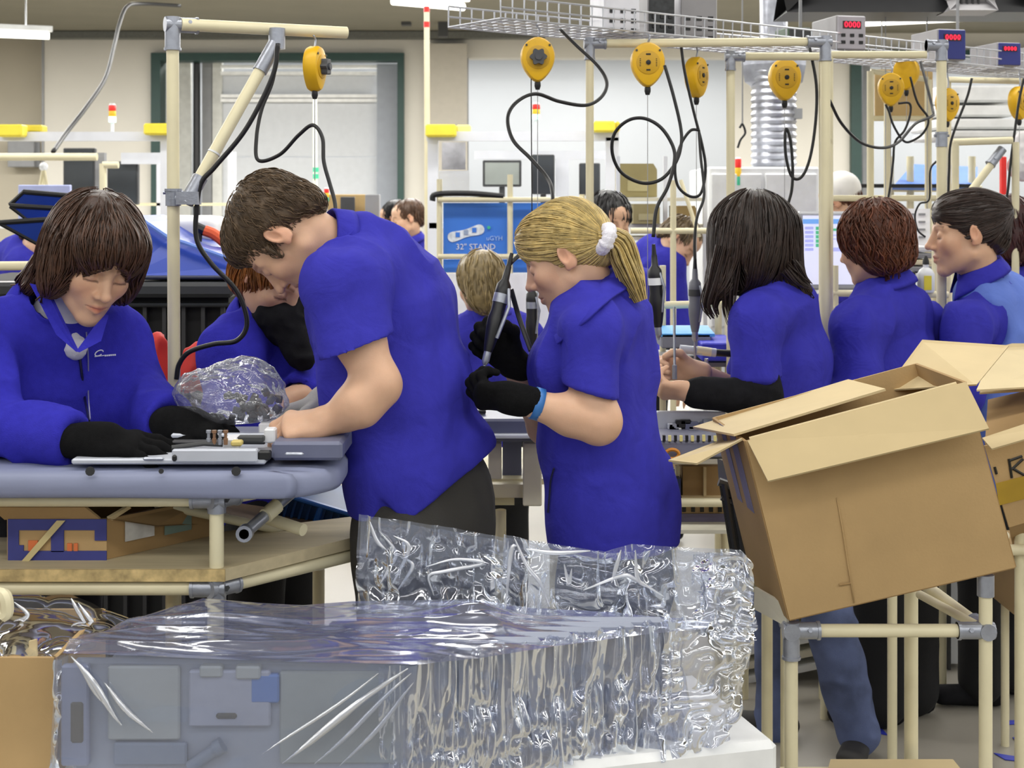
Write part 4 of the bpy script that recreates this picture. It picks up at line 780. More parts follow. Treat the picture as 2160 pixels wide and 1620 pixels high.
def woman_behind_man():
    t = person('orange-haired woman in a blue jacket and black scarf leaning in behind the man', [W(590, 1, 3.6)[0], 3.6, 0])
    H = W(582, 580, 3.5); R = frame((.55, -.55, -.62), (.35, -.2, .9)); nk = W(572, 680, 3.57); side = unit((-.75, -.65, 0)); pts = [W(578, 725, 3.6), W(580, 820, 3.6), W(575, 960, 3.62), W(575, 1080, 3.64)]; rs = [(.16, .09), (.165, .11), (.16, .115), (.17, .125)]
    hd = make_head(H, R, .98, .0035, neck=nk); B = SDF(); trunk(B, pts, side, rs, grow=-.02); A = SDF(); s1 = W(492, 745, 3.48); e1 = W(500, 880, 3.38); w1 = W(600, 905, 3.34); s2 = W(665, 735, 3.74); e2 = W(690, 800, 3.6); w2 = W(615, 842, 3.42)
    limb(A, [s1, e1, w1], (.05, .042, .028)); hand(A, w1, (1, 0, 0), (0, .2, -1), side=-1); A.at((0, 0, 0)); limb(A, [s2, e2, w2], (.05, .042, .028)); hand(A, w2, (-1, -.2, -.3), (0, .2, -1)); A.at((0, 0, 0))
    v, f, c = join([hd, B.mesh(.016), A.mesh(.006)]); obj('body', v, f, SKIN, t, col=c)
    S = SDF(); trunk(S, pts, side, rs); S.cap(W(570, 672, 3.58), pts[0], .07, .09, k=.05); S.cap(W(545, 720, 3.55), s1, .085, .075, k=.05); S.cap(W(610, 720, 3.66), s2, .085, .072, k=.05); long_sleeve(S, s1, e1, w1, (.075, .068, .05)); long_sleeve(S, s2, e2, w2, (.072, .066, .05)); S.cap(H, nk, .056, .066, k=.004, neg=True); S.plane(W(575, 1090, 3.6), (0, 0, -1))
    v, f = cloth(S, .0076, amp=.016, fr=(9, 9, 5), seed=61); obj('jacket', v, f, MATS['blue_fleece'], t)
    K = SDF(); K.cap(W(590, 655, 3.52), nk, .07, .078, k=.03); K.cap(W(600, 670, 3.48), W(640, 760, 3.44), .055, .03, k=.04); v, f = cloth(K, .006, amp=.008, fr=(20, 20, 20)); obj('scarf', v, f, BLACKCLOTH, t)
    collar(t, W(572, 668, 3.58), unit(H-nk), (-.6, .75, .1), .082, .082, MATS['blue_fleece'], h=.05, a0=135, flare=.03)
    plain_legs(t, W(540, 1090, 3.55), W(610, 1090, 3.7), BLK, d=(.7, -.7))
    hs = SDF().at(H, R, .98); hs.ell((0, -.022, .036), (.090, .108, .096)).ell((0, -.05, -.04), (.082, .07, .07), k=.04); hs.ell((0, .125, -.052), (.064, .09, .1), k=.012, neg=True); cr = H+R@np.array([0, -.03, .15]); fl = lambda p: (p-cr)+np.array([0, 0, -.08])
    hair_mesh(t, hs, hairmat('hair_orange_brown', (150, 96, 44), .45), .005, fl, 700, .11, r=.002, amp=.005, fr=(30, 30, 10), R=R, seed=18, lift=.005, base=.8)
def simple_person(label, hp, fwd, up, sc, hairm, pts_px, d, rs, side, shirt=BLUE, hair='short', group=None, legs=True, arms=(), bald=False, res=.011):
    """a worker further back: body with face, shirt, trousers, shoes and hair"""
    t = person(label, [W(pts_px[0][0], 1, d)[0], d, 0], group); H = W(*hp); R = frame(fwd, up); pts = [W(x, y, d) for x, y in pts_px]; nk = pts[0]+(H-pts[0])*.42; side = unit(side)
    hd = make_head(H, R, sc, .0068, neck=nk); B = SDF(); trunk(B, pts, side, rs, grow=-.02); A = SDF(); S = SDF(); trunk(S, pts, side, rs); S.cap(nk, pts[0], .066, .09, k=.05)
    for s_, e, w in arms:
        s_, e, w = W(*s_), W(*e), W(*w); limb(A, [s_, e, w], (.05, .042, .028)); hand(A, w, unit(w-e), (0, .3, -1)); A.at((0, 0, 0)); S.cap(pts[0], s_, .085, .074, k=.05); long_sleeve(S, s_, e, w, (.074, .064, .046))
    for m in (-1, 1) if not arms else ():
        s_ = pts[0]+side*m*rs[0][0]*.95+np.array([0, 0, -.03]); e = s_+np.array([0, 0, -.26])-np.cross(side, [0, 0, 1])*.03; w = e+np.array([fwd[0]*.2, fwd[1]*.2, -.10]); limb(A, [s_, e, w], (.05, .042, .028)); hand(A, w, unit(w-e), (0, .3, -1)); A.at((0, 0, 0)); S.cap(pts[0], s_, .08, .07, k=.05); long_sleeve(S, s_, e, w, (.07, .062, .046))
    v, f, c = join([hd, B.mesh(.024), A.mesh(.010)]); obj('body', v, f, SKIN, t, col=c); S.cap(H, nk, .05, .054, k=.004, neg=True); v, f = cloth(S, res, amp=.014, fr=(9, 9, 4), seed=d*7); obj('shirt', v, f, shirt, t)
    collar(t, nk+np.array([0, 0, -.005]), unit(H-nk+np.array([0, 0, .06])), (-fwd[0], -fwd[1], .1), .07, .07, shirt, h=.038, a0=150, flare=.026)
    if legs: b = pts[-1]; plain_legs(t, b+side*.08, b-side*.08, BLK, d=(fwd[0], fwd[1]), sk=(b+np.array([0, 0, .03]), b+np.array([0, 0, -.1]), side, (rs[-1][0]-.01, rs[-1][1]-.01), (rs[-1][0]-.01, rs[-1][1]-.01)))
    hs = SDF().at(H, R, sc)
    if hair == 'short':
        hs.ell((0, -.024, .043), (.082, .101, .083)).ell((0, -.082, -.028), (.050, .030, .040), k=.04); hs.ell((0, .125, -.01), (.09, .070, .10), k=.012, neg=True)
        for m in (-1, 1): hs.ell((m*.088, .008, -.018), (.026, .034, .050), k=.008, neg=True)
    else:
        hs.ell((0, -.025, .036), (.092, .110, .098)).ell((0, -.05, -.05), (.084, .07, .085), k=.04); hs.ell((0, .125, -.05), (.066, .088, .098), k=.012, neg=True)
        if hair == 'pony': hs.cap((0, -.11, .05), (0, -.16, .0), .03, .03, k=.02); hs.cap((0, -.16, .0), (0, -.15, -.12), .03, .014, k=.02)
    cr = H+R@np.array([0, -.05, .15])*sc; fl = lambda p: (p-cr)+np.array([0, 0, -.06])
    hair_mesh(t, hs, hairm, .006, fl, 420, .07, r=.003, amp=.005, fr=(34, 34, 16), R=R, seed=int(d*10), lift=.005, base=.85)
    return t
woman_behind_man(); woman_long_hair(); woman_auburn(); woman_vest()
R4 = [(.16, .09), (.16, .11), (.15, .11), (.16, .12)]
simple_person('seated woman with shoulder-length ash blonde hair seen from behind past the man', (1012, 600, 5.5), (-.45, .85, -.3), (-.1, .2, .97), .95, hairmat('hair_ash_blonde', (140, 122, 84)), [(1038, 700), (1040, 780), (1042, 880), (1045, 960)], 5.55, R4, (.9, .4, 0), hair='bob')
simple_person('woman with a black fringe facing the camera behind the blonde woman', (1286, 470, 6.0), (.42, -.86, -.28), (.1, -.1, .98), .98, hairmat('hair_black', (24, 21, 22)), [(1285, 590), (1285, 690), (1285, 800), (1285, 900)], 6.05, R4, (-.9, -.4, 0), hair='bob')
simple_person('man with receding brown hair facing left in front of the grey door', (858, 462, 9.2), (-.92, -.3, -.25), (-.2, 0, .97), 1., hairmat('hair_receding', (92, 66, 48)), [(872, 530), (868, 590), (866, 660), (866, 720)], 9.25, R4, (-.3, -.95, 0))
simple_person('dark-haired man half hidden behind the man with receding hair', (832, 462, 9.7), (-.95, .2, -.25), (-.2, 0, .97), 1., MATS['hair_black'], [(822, 532), (820, 590), (818, 660), (816, 720)], 9.75, R4, (-.3, -.95, 0))
simple_person('woman with a dark red ponytail at the right edge behind the vest', (2112, 488, 5.3), (-.7, .7, -.2), (-.1, 0, .99), 1., hairmat('hair_dark_red', (66, 30, 28)), [(2160, 590), (2160, 680), (2162, 780), (2164, 880)], 5.4, R4, (-.6, -.8, 0), hair='pony')
simple_person('worker in blue bending over far trays between the blonde and long-haired women', (1432, 512, 6.8), (.5, -.4, -.75), (.6, 0, .8), .98, hairmat('hair_mousy', (110, 92, 66)), [(1385, 540), (1372, 590), (1365, 660), (1365, 720)], 6.9, R4, (.3, -.95, 0))
simple_person('worker in blue behind the folded blue bins at the left edge', (92, 500, 6.2), (.75, -.5, -.5), (.4, 0, .9), .98, MATS['hair_brown'], [(45, 548), (40, 620), (38, 700), (38, 780)], 6.3, [(.17, .1)]*2+R4[2:], (.4, -.9, 0))
c_ = simple_person('worker in a white cap far behind the monitor on the right', (1770, 425, 7.3), (-.8, .5, -.4), (-.2, 0, .97), 1., MATS['hair_auburn'], [(1785, 500), (1786, 570), (1788, 650), (1788, 710)], 7.4, R4, (-.5, -.86, 0))
HC = SDF().at(W(1770, 425, 7.3), frame((-.8, .5, -.4), (-.2, 0, .97))); HC.ell((0, -.03, .05), (.094, .108, .098)); HC.ell((0, .14, -.02), (.12, .10, .11), k=.01, neg=True); HC.plane((0, -.02, .015), (0, .35, -1)); v, f = HC.mesh(.008); obj('cap', v, f, mat('white_cloth', (226, 224, 220), .85), c_)
# ---------------------------------------------------------------- wire cable tray over the line
T0 = W(1056, 44, 4.02); T1 = W(2260, 156, 5.75); T1[2] = T0[2] = 2.125; u = unit(T1-T0); n = np.array([-u[1], u[0], 0.]); L = np.linalg.norm(T1-T0); WIRE = mat('galvanised_wire', (196, 198, 204), .35, metal=.45, var=.1)
tr = thing('wire_tray', 'galvanised wire mesh cable tray hanging above the assembly line', 'cable tray', T0); wd_ = .26; hh = .062
U = None; k = int(L/.042)
for i in range(k+1):
    p = T0+u*(i*L/k)
    if U is None:
        mb = MB(); mb.tube([p+Z1*hh, p, p+n*wd_, p+n*wd_+Z1*hh], .0031, 5); U = mb.build('cross_wire', WIRE, tr); first = p
    else:
        o = U.copy(); COL.objects.link(o); o.parent = tr; o.location = tuple(p-first)
for off, z in ((0, hh), (0, hh*.5), (0, 0), (.052, 0), (.104, 0), (.156, 0), (.208, 0), (wd_, 0), (wd_, hh*.5), (wd_, hh)):
    mb = MB(); mb.cyl(T0+n*off+Z1*z, T1+n*off+Z1*z, .0032, n=6); mb.build('long_wire', WIRE, tr)
for q in (.5, 1.4, 2.3): mb = MB(); p = T0+u*q+n*.13; mb.cyl(p, [p[0], p[1], 3.85], .006, n=6); mb.build('hanger', GREY, tr)
def on_tray(px, off=.13):                            # point on the tray floor under that picture column
    lo, hi = 0, L
    for _ in range(40):
        m = (lo+hi)/2; q = T0+u*m+n*off
        if 1080+F*q[0]/q[1] < px: lo = m
        else: hi = m
    return T0+u*lo+n*off
# ---------------------------------------------------------------- yellow balancers (spring reels) and their cords
YB = mat('balancer_yellow', (228, 178, 18), .42, var=.06, vs=20); YF = mat('balancer_label', (206, 160, 30), .5, var=.05); INK = mat('black_print', (28, 26, 20), .6); CORD = mat('black_cable', (17, 17, 18), .45, var=.15)
def balancer(px, py, w, d, yaw, label, hang=None, knob=False, cord=.5):
    s = F/d; sc = (w/s)/.118 if yaw is None or abs(math.cos(yaw)) > .5 else (105/s)/.17; c = W(px, py, d); a = yaw or 0
    t = thing('balancer', label, 'balancer', c+np.array([0, 0, -.1*sc]), 'yellow spring balancers over the line')
    R = rotz(a)*sc; P = lambda x, y, z: c+R@np.array([x, y, z])
    th = np.linspace(0, 2*math.pi, 33)[:-1]; out = []
    for q in th:
        x, z = .059*math.sin(q), .062*math.cos(q)
        if z < 0: x *= (1+z/.062*.30*abs(z/.062)); z *= 1.42
        else: z *= 1.08
        out.append((x, z+.012))
    out = np.array(out); mb = MB(); V = []; rings = ((.80, -.026), (.93, -.023), (1, -.013), (1, .013), (.93, .023), (.80, .026))
    for k, y in rings: V.append(np.stack([out[:, 0]*k, np.full(32, y), (out[:, 1]-.012)*k+.012], 1))
    V = np.vstack(V); f = [(i*32+j, i*32+(j+1) % 32, (i+1)*32+(j+1) % 32, (i+1)*32+j) for i in range(5) for j in range(32)]; f.append(tuple(range(32))[::-1]); f.append(tuple(160+j for j in range(32)))
    mb.add(V@R.T+c, f); mb.build('housing', YB, t)
    fy = R@np.array([0, -1., 0]); mb = MB(); mb.lathe(P(0, -.024, .008), [(.041*sc, 0), (.041*sc, .004*sc), (.038*sc, .0055*sc)], unit(fy), 24); mb.build('label_disc', YF, t)
    mb = MB()
    if knob:
        ang = np.linspace(0, 2*math.pi, 49)[:-1]; prof = [P((.026+.004*math.cos(6*q))*math.cos(q), -.03, .008+(.026+.004*math.cos(6*q))*math.sin(q)) for q in ang]; mb.prism(prof, unit(fy)*.022*sc); mb.cyl(P(0, -.05, .008), P(0, -.058, .008), .012*sc, n=12); mb.build('knob', mat('grey_knob', (72, 74, 78), .5, var=.1), t)
    else:
        mb.lathe(P(0, -.028, .008), [(.0085*sc, 0), (.0085*sc, .005*sc), (.004*sc, .006*sc)], unit(fy), 12); mb.build('hub', BLACKP, t)
        mb = MB()
        for q, ww in ((.036, .016), (-.018, .014)): mb.box(P(0, -.030, q), (ww*sc, .0015*sc, .0055*sc), rotz(a))
        for q in range(5): mb.box(P(-.028+.0*q, -.030, .02-.006*q), (.004*sc, .0015*sc, .0025*sc), rotz(a)); mb.box(P(.028, -.030, .02-.006*q), (.004*sc, .0015*sc, .0025*sc), rotz(a))
        mb.build('lettering', INK, t, smooth=False)
    for q in (-.04, .04): mb = MB(); mb.cyl(P(q, -.026, .05), P(q, -.0285, .05), .004*sc, n=8); mb.build('screw', DGREY, t)
    h = P(0, 0, .122) if hang is None else np.asarray(hang, float); mb = MB(); mb.tube(spline([P(0, 0, .075), P(.008, 0, .10), (P(0, 0, .11)+h)/2, h], 6), .0035*sc, 6); mb.build('hook', ZINC, t)
    mb = MB(); mb.lathe(P(0, 0, -.072), [(.009*sc, 0), (.011*sc, -.006*sc), (.011*sc, -.018*sc), (.007*sc, -.03*sc)], (0, 0, 1), 12); mb.build('nozzle', BLACKP, t)
    e = P(0, 0, -.1); mb = MB(); mb.cyl(e, e-np.array([0, 0, cord]), .0012, n=5); mb.build('wire', mat('steel_wire', (170, 170, 172), .4, metal=.5), t); return t
balancer(664, 146, 46, 3.47, 1.35, 'yellow balancer seen edge-on under the left mast arm', hang=W(660, 74, 3.47), knob=True, cord=.2)
balancer(1134, 127, 72, 4.15, 0.05, 'yellow balancer with a grey knob under the near end of the tray', hang=on_tray(1132, .05), knob=True, cord=.8)
balancer(1366, 138, 72, 4.3, .0, 'yellow balancer with a plain hub right of the front gantry post', hang=on_tray(1366, .05), cord=.75)
balancer(1469, 164, 66, 4.6, .95, 'yellow balancer turned sideways above the grey screwdriver', hang=on_tray(1469, .13), cord=.6)
balancer(1655, 169, 68, 4.75, .1, 'yellow balancer in front of the silver air duct', hang=on_tray(1655, .1), cord=.6)
balancer(1879, 190, 54, 5.05, -.15, 'smaller yellow balancer left of the dusky one by the cardboard sheet', hang=on_tray(1879, .05), cord=.4)
balancer(1912, 156, 54, 5.25, 2.6, 'dusky yellow balancer seen from its back under the tray', hang=on_tray(1912, .13), cord=.1)
balancer(1998, 222, 54, 5.3, .5, 'yellow balancer half behind the third post', hang=on_tray(1998, .05), cord=.3)
balancer(2150, 218, 54, 5.5, .6, 'yellow balancer cut by the right edge of the picture', hang=on_tray(2150, .05), cord=.3)
def cable(label, pts, d, r=.0042, name='cable', m=CORD, d2=None):
    n_ = len(pts); P = [W(p[0], p[1], (d+(d2-d)*i/(n_-1) if d2 else d)+.0*i) for i, p in enumerate(pts)]; mb = MB(); mb.tube(spline(P, 9), r, 8); o = mb.build(name, m, smooth=True); return tag(o, label, 'cable')
cable('black air cable strapped along the slanted brace down to the table', [(586, 92), (575, 160), (520, 270), (455, 350), (425, 385), (415, 440), (415, 505), (445, 555), (500, 615), (521, 680), (500, 718), (450, 726), (400, 742), (378, 768), (372, 800)], 3.3, .0058)
cable('black cable with a kinked bend hanging from the mast arm onto the man', [(588, 92), (575, 170), (552, 230), (541, 290), (545, 338), (590, 326), (630, 285), (660, 264), (680, 290), (683, 340), (695, 385), (706, 425), (708, 456)], 3.40, .0046, d2=3.2)
cable('black cable curling from the near tray end past the knobbed balancer', [(1182, 62), (1215, 95), (1262, 140), (1280, 175), (1268, 205), (1235, 222), (1180, 214), (1130, 198), (1090, 215), (1071, 248), (1082, 295), (1120, 335), (1152, 372), (1164, 400), (1160, 440), (1110, 520), (1076, 556)], 4.1, .0050, d2=3.3)
cable('black coiled cable with one big round loop in the middle', [(1402, 138), (1420, 200), (1436, 270), (1436, 310), (1424, 345), (1395, 378), (1355, 386), (1312, 365), (1292, 325), (1296, 282), (1325, 254), (1360, 250), (1395, 270), (1420, 310), (1422, 345), (1408, 395), (1385, 440), (1378, 500)], 4.2, .0052, d2=4.0)
cable('black cable looping below the sideways balancer', [(1437, 100), (1444, 150), (1462, 230), (1482, 310), (1488, 360), (1478, 408), (1455, 414), (1430, 392), (1424, 350), (1436, 305), (1456, 276), (1474, 274)], 4.4, .0046)
cable('black cable dropping straight to the grey screwdriver', [(1474, 274), (1478, 330), (1484, 385), (1484, 420), (1470, 460), (1465, 510), (1466, 560)], 4.4, .0046, d2=4.3)
cable('black cable forming a long narrow loop beside the white cabinet', [(1708, 100), (1722, 180), (1720, 260), (1708, 335), (1690, 374), (1670, 372), (1658, 330), (1656, 285), (1660, 272), (1668, 300), (1672, 350), (1670, 400), (1660, 440), (1656, 480)], 4.6, .0050)
cable('black cable sagging from the gantry post to the dusky balancer', [(1750, 212), (1775, 260), (1815, 300), (1860, 312), (1895, 300), (1930, 262), (1964, 246), (1968, 235), (1955, 180), (1942, 130)], 4.47, .0050, d2=5.15)
cable('black cable twisting below the smaller balancer', [(1920, 162), (1935, 215), (1958, 250), (1948, 280), (1922, 298), (1905, 296), (1885, 265), (1875, 235), (1868, 220)], 5.0, .0042)
cable('black cable hanging down to the auburn-haired woman', [(1895, 218), (1918, 218), (1920, 240), (1908, 275), (1888, 300), (1884, 340), (1878, 390), (1870, 440)], 5.0, .0042)
cable('black cable dropping along the third post to the vest', [(2050, 165), (2040, 205), (2015, 270), (2004, 310), (2002, 360), (2000, 420)], 5.0, .0046)
cable('black cable at the right picture edge under the tray', [(2160, 165), (2150, 210), (2140, 280), (2132, 340), (2126, 400), (2118, 450)], 5.2, .0050)
cable('thin dark cable looped behind the face of the woman in the vest', [(1975, 340), (1962, 360), (1960, 420), (1940, 430), (1930, 455), (1936, 485), (1952, 500)], 5.0, .0035)
cable('dark cable sloping down the back wall at the left', [(380, 12), (300, 8), (268, 14), (252, 50), (240, 100), (222, 165), (185, 222), (140, 280), (112, 320)], 11.0, .014, d2=8.5)
# electric screwdrivers and hanging tools
def driver(label, a, b, r, m, tip=.09, band=None, held=None):
    a = np.asarray(a, float); b = np.asarray(b, float); w = unit(b-a); L = np.linalg.norm(b-a); t = thing('electric_screwdriver', label, 'screwdriver', b)
    mb = MB(); mb.lathe(a, [(r*.4, -.03), (r*.5, 0), (r*.95, .012), (r, .03), (r*.92, L*.45), (r*1.08, L*.55), (r*1.0, L-.05), (r*.7, L-.012), (r*.55, L)], w, 18); mb.build('grip', m, t)
    mb = MB(); mb.lathe(b, [(r*.5, 0), (r*.5, .02), (r*.32, .028), (r*.2, .03), (r*.2, tip), (r*.12, tip+.006)], w, 12); mb.build('bit', ZINC, t)
    mb = MB(); mb.lathe(a+w*L*.2, [(r*1.03, 0), (r*1.03, .02)], w, 18); mb.build('band', band or ZINC, t)
    mb = MB(); mb.tube([a+w*.02+np.array([.012, -.012, 0]), a+w*.06+np.array([.022, -.02, 0]), a+w*.13+np.array([.012, -.012, 0])], .004, 6); mb.build('lever', ZINC, t)
    mb = MB(); mb.tube([a-w*.03, a-w*.06], [r*.35, r*.25], 8); mb.build('strain_relief', BLACKP, t); return t
BT = mat('black_tool', (22, 22, 24), .4, var=.2)
driver('black electric screwdriver with a bright bit in the gloved hand of the blonde woman', W(1066, 590, 3.10), W(1029, 742, 3.07), .0165, BT, .05)
mb = MB(); mb.cyl(W(1029, 735, 3.06), W(1019, 800, 3.0), .0035, n=8); 
driver('black hanging tool with a white label behind the shoulder of the blonde woman', W(1381, 560, 4.0), W(1388, 690, 4.0), .020, BT, .03, WHITEP)
driver('grey hanging screwdriver in front of the long-haired woman', W(1466, 588, 4.3), W(1466, 700, 4.3), .019, mat('grey_tool', (112, 114, 122), .45, var=.08), .08, DGREY)
driver('black hanging tool right in front of the face of the blonde woman', W(1122, 612, 4.3), W(1122, 735, 4.3), .018, BT, .03)
for a_, b_ in (((1122, 590), 330), ((1382, 540), 480)): pass
cable('thin straight black cord holding the tool before the face of the blonde woman', [(1122, 596), (1122, 420), (1121, 300), (1120, 100)], 4.3, .0016, d2=4.13)
mb = MB(); mb.tube(spline([W(1078, 610, 3.3), W(1095, 670, 3.3), W(1120, 740, 3.25)], 6), .006, 8); o = mb.build('strap', BLACKP); tag(o, 'short black strap running down beside the gloved hand of the blonde woman', 'strap')
mb = MB(); mb.cyl(W(1422, 648, 4.2), W(1423, 790, 4.1), .004, n=8); mb.cyl(W(1423, 770, 4.1), W(1423, 800, 4.1), .007, n=8); o = mb.build('screwdriver_bit', ZINC); tag(o, 'long thin steel driver bit held in the hands of the long-haired woman', 'driver bit')
# controllers standing in the tray
LEDM = mat('led_red', (255, 30, 60), .4, emit=2.2)
def controller(label, px, off, w, h, dep, m, front, led=False, keys=0, up=0., side=None):
    c = on_tray(px, off)+np.array([0, 0, .006]); yaw = math.atan2(u[1], u[0])*.35; R = rotz(yaw); t = thing('controller', label, 'controller', c); P = lambda x, y, z: c+R@np.array([x, y, z])
    mb = MB(); mb.box(P(0, 0, h/2), (w, dep, h), R, .004); mb.build('case', m, t)
    mb = MB(); mb.box(P(0, -dep/2-.003, h/2), (w*.94, .006, h*.94), R, .002); mb.build('front_plate', front, t)
    if led:
        mb = MB(); mb.box(P(0, -dep/2-.006, h*.72), (w*.62, .004, h*.22), R); mb.build('display', mat('display_dark', (60, 8, 16), .3), t, smooth=False)
        for i in range(4): text_mesh('digit', '0', P(-w*.21+i*w*.14, -dep/2-.0095, h*.72), h*.24, np.stack([R[:, 0], [0, 0, 1], -R[:, 1]], 1), LEDM, t)
    for i in range(keys): mb = MB(); mb.box(P(-w*.3+(i % 3)*w*.3, -dep/2-.008, h*.42-(i//3)*h*.2), (w*.13, .004, h*.09), R); mb.build('key', BLACKP, t, smooth=False)
    return t
CG = mat('controller_grey', (150, 148, 150), .5, var=.05); CW = mat('controller_white', (224, 224, 230), .5); CB = mat('controller_blue', (44, 52, 130), .5)
controller('white control box with black square keys at the near end of the tray', 1296, .14, .115, .15, .16, CW, CW, keys=9)
controller('grey slotted power unit beside the white control box on the tray', 1378, .16, .09, .15, .16, CG, mat('dark_slots', (52, 54, 56), .6, var=.4, vs=60), keys=6)
controller('pale slotted power unit above the sideways balancer', 1455, .15, .13, .16, .16, CW, CG, keys=9)
controller('small dark box with a green edge left of the red digit display', 1672, .18, .085, .085, .12, mat('dark_green_box', (60, 84, 60), .5), DGREY)
controller('grey controller with a red digit display above the gantry post', 1768, .08, .11, .12, .2, CG, mat('controller_front', (176, 172, 180), .5), led=True, keys=6)
controller('blue-fronted controller with red digits beside the third post', 1978, .08, .115, .115, .2, CG, CB, led=True)
controller('smaller blue-fronted controller with red digits near the far tray end', 2098, .08, .10, .09, .2, CG, CB, led=True)
controller('blue-fronted controller cut by the right edge on the tray', 2185, .08, .10, .10, .2, CG, CB)
mb = MB(); t = thing('television', 'black screen hung over the line seen from below at the top right', 'screen', W(1912, 20, 6.0)); a = W(1705, -90, 6.0); b = W(2122, 36, 6.0); mb.box((a+b)/2, (b[0]-a[0], .07, b[2]-a[2]), None, .012); mb.build('case', BLACKP, t)
mb = MB(); mb.box(W(1888, 17, 5.955), (.055, .004, .012)); mb.build('logo', WHITEP, t, smooth=False); mb = MB(); wbox(mb, 1718, 2108, -86, 8, 5.95, .01); mb.build('screen', mat('screen_black', (8, 8, 12), .12), t, smooth=False)
mb = MB(); p = W(1912, -60, 6.1); mb.cyl(p, [p[0], p[1], 3.85], .025); mb.build('mount', DGREY, t)
t = thing('speaker_box', 'silver box with vents hanging at the corner of the overhead screen', 'box', W(2048, 22, 5.8)); mb = MB(); a = W(2018, -20, 5.8); b = W(2078, 24, 5.8); mb.box((a+b)/2+np.array([0, .05, 0]), (b[0]-a[0], .1, b[2]-a[2]), None, .004); mb.build('case', CG, t)
for i in range(4): mb = MB(); mb.box(W(2028+12*i, 6, 5.79), (.008, .006, .04)); mb.build('vent', DGREY, t, smooth=False)
mb = MB(); p = W(2048, -15, 5.85); mb.cyl(p, [p[0], p[1], 3.85], .012); mb.build('mount', DGREY, t)
# ---------------------------------------------------------------- stations, racks and machines in the background
def slab(label, name, cat, x0, x1, y0, y1, d, th, m, group=None, bev=.004):
    mb = MB(); a = W(x0, y1, d); b = W(x1, y0, d); mb.box((a+b)/2+np.array([0, th/2, 0]), (b[0]-a[0], th, b[2]-a[2]), None, bev); o = mb.build(name, m); return tag(o, label, cat, group)
def part(t, name, x0, x1, y0, y1, d, th, m, bev=.0):
    mb = MB(); a = W(x0, y1, d); b = W(x1, y0, d); mb.box((a+b)/2+np.array([0, th/2, 0]), (b[0]-a[0], th, b[2]-a[2]), None, bev); return mb.build(name, m, t, smooth=False)
def floor_y(d): return HOR+EYE*F/d
# left test station
t = thing('test_station', 'white profile test station with yellow end caps at the left edge', 'test station', GZ(W(150, 0, 9)))
part(t, 'beam', -120, 362, 278, 297, 9, .06, ALU); part(t, 'post', -110, -90, 297, floor_y(9), 9, .06, ALU); part(t, 'post', 338, 360, 297, floor_y(9), 9, .06, ALU); part(t, 'beam', 255, 360, 322, 346, 9.3, .06, ALU)
part(t, 'end_cap', -10, 46, 262, 288, 8.9, .12, YEL, .01); part(t, 'end_cap', 46, 88, 263, 279, 9.05, .12, YELD, .01); part(t, 'end_cap', 302, 356, 260, 284, 8.9, .12, YEL, .01)  # cap side in a darkened yellow, its shade put into the colour
part(t, 'shelf', -110, 355, 470, 482, 9.1, .5, WHITEP)
t = thing('test_station', 'white profile test station with yellow end caps behind the blonde woman', 'test station', GZ(W(1100, 0, 8.6)))
part(t, 'beam', 900, 1305, 277, 297, 8.6, .06, ALU); part(t, 'post', 902, 924, 297, floor_y(8.6), 8.6, .06, ALU); part(t, 'post', 1278, 1305, 290, floor_y(8.6), 8.6, .06, ALU); part(t, 'beam', 1000, 1300, 318, 336, 8.9, .06, ALU); part(t, 'beam', 1172, 1200, 336, floor_y(8.9), 8.9, .06, ALU)
part(t, 'end_cap', 897, 962, 262, 288, 8.5, .12, YEL, .01); part(t, 'end_cap', 962, 993, 263, 280, 8.6, .12, mat('yellow_cap_pale', (240, 232, 140), .5), .01); part(t, 'end_cap', 1252, 1298, 255, 278, 8.5, .12, YEL, .01); part(t, 'end_cap', 1298, 1308, 256, 278, 8.55, .12, YELD, .01)  # the right cap's narrow side uses the shaded yellow too
part(t, 'paper', 932, 982, 300, 358, 8.75, .01, mat('grey_notice', (176, 176, 182), .7, var=.2, vs=14)); part(t, 'panel', 926, 990, 360, 480, 8.8, .03, WHITEP); part(t, 'worktop', 905, 1300, 470, 482, 8.6, .6, WHITEP)
def monitor(label, x0, x1, y0, y1, d, m=None, stand=None):
    t = thing('monitor', label, 'monitor', W((x0+x1)/2, y1, d)); part(t, 'case', x0, x1, y0, y1, d, .05, DGREY, .006); e = (x1-x0)*.06; part(t, 'screen', x0+e, x1-e, y0+e, y1-e, d-.006, .01, m or mat('dark_screen', (58, 62, 66), .25, var=.1, vs=4)); part(t, 'stand', (x0+x1)/2-6, (x0+x1)/2+6, y1, stand or y1+60, d+.02, .03, DGREY); return t
monitor('dark monitor on the left test station beside the sloping wall cable', 133, 200, 312, 415, 9.4, None, 472); monitor('second dark monitor right of the grey post on the left test station', 226, 291, 340, 432, 9.35, None, 472); monitor('grey monitor at the left of the station behind the blonde woman', 1018, 1100, 338, 394, 8.9, mat('grey_screen', (150, 156, 150), .3, var=.15, vs=3), 470); monitor('tall dark monitor in the middle of the station behind the blonde woman', 1122, 1170, 326, 410, 8.8, None, 470); monitor('narrow dark monitor next to the front gantry post', 1222, 1266, 344, 412, 8.85, None, 470)
slab('pale grey switch cabinet on the wall at the far left', 'switch_cabinet', 'cabinet', 16, 72, 298, 352, DW+.1, .25, GREY); slab('pale blue notice board behind the folded blue bins', 'notice_board', 'board', 38, 148, 390, floor_y(7.5), 7.5, .03, mat('pale_blue_board', (182, 190, 232), .6))
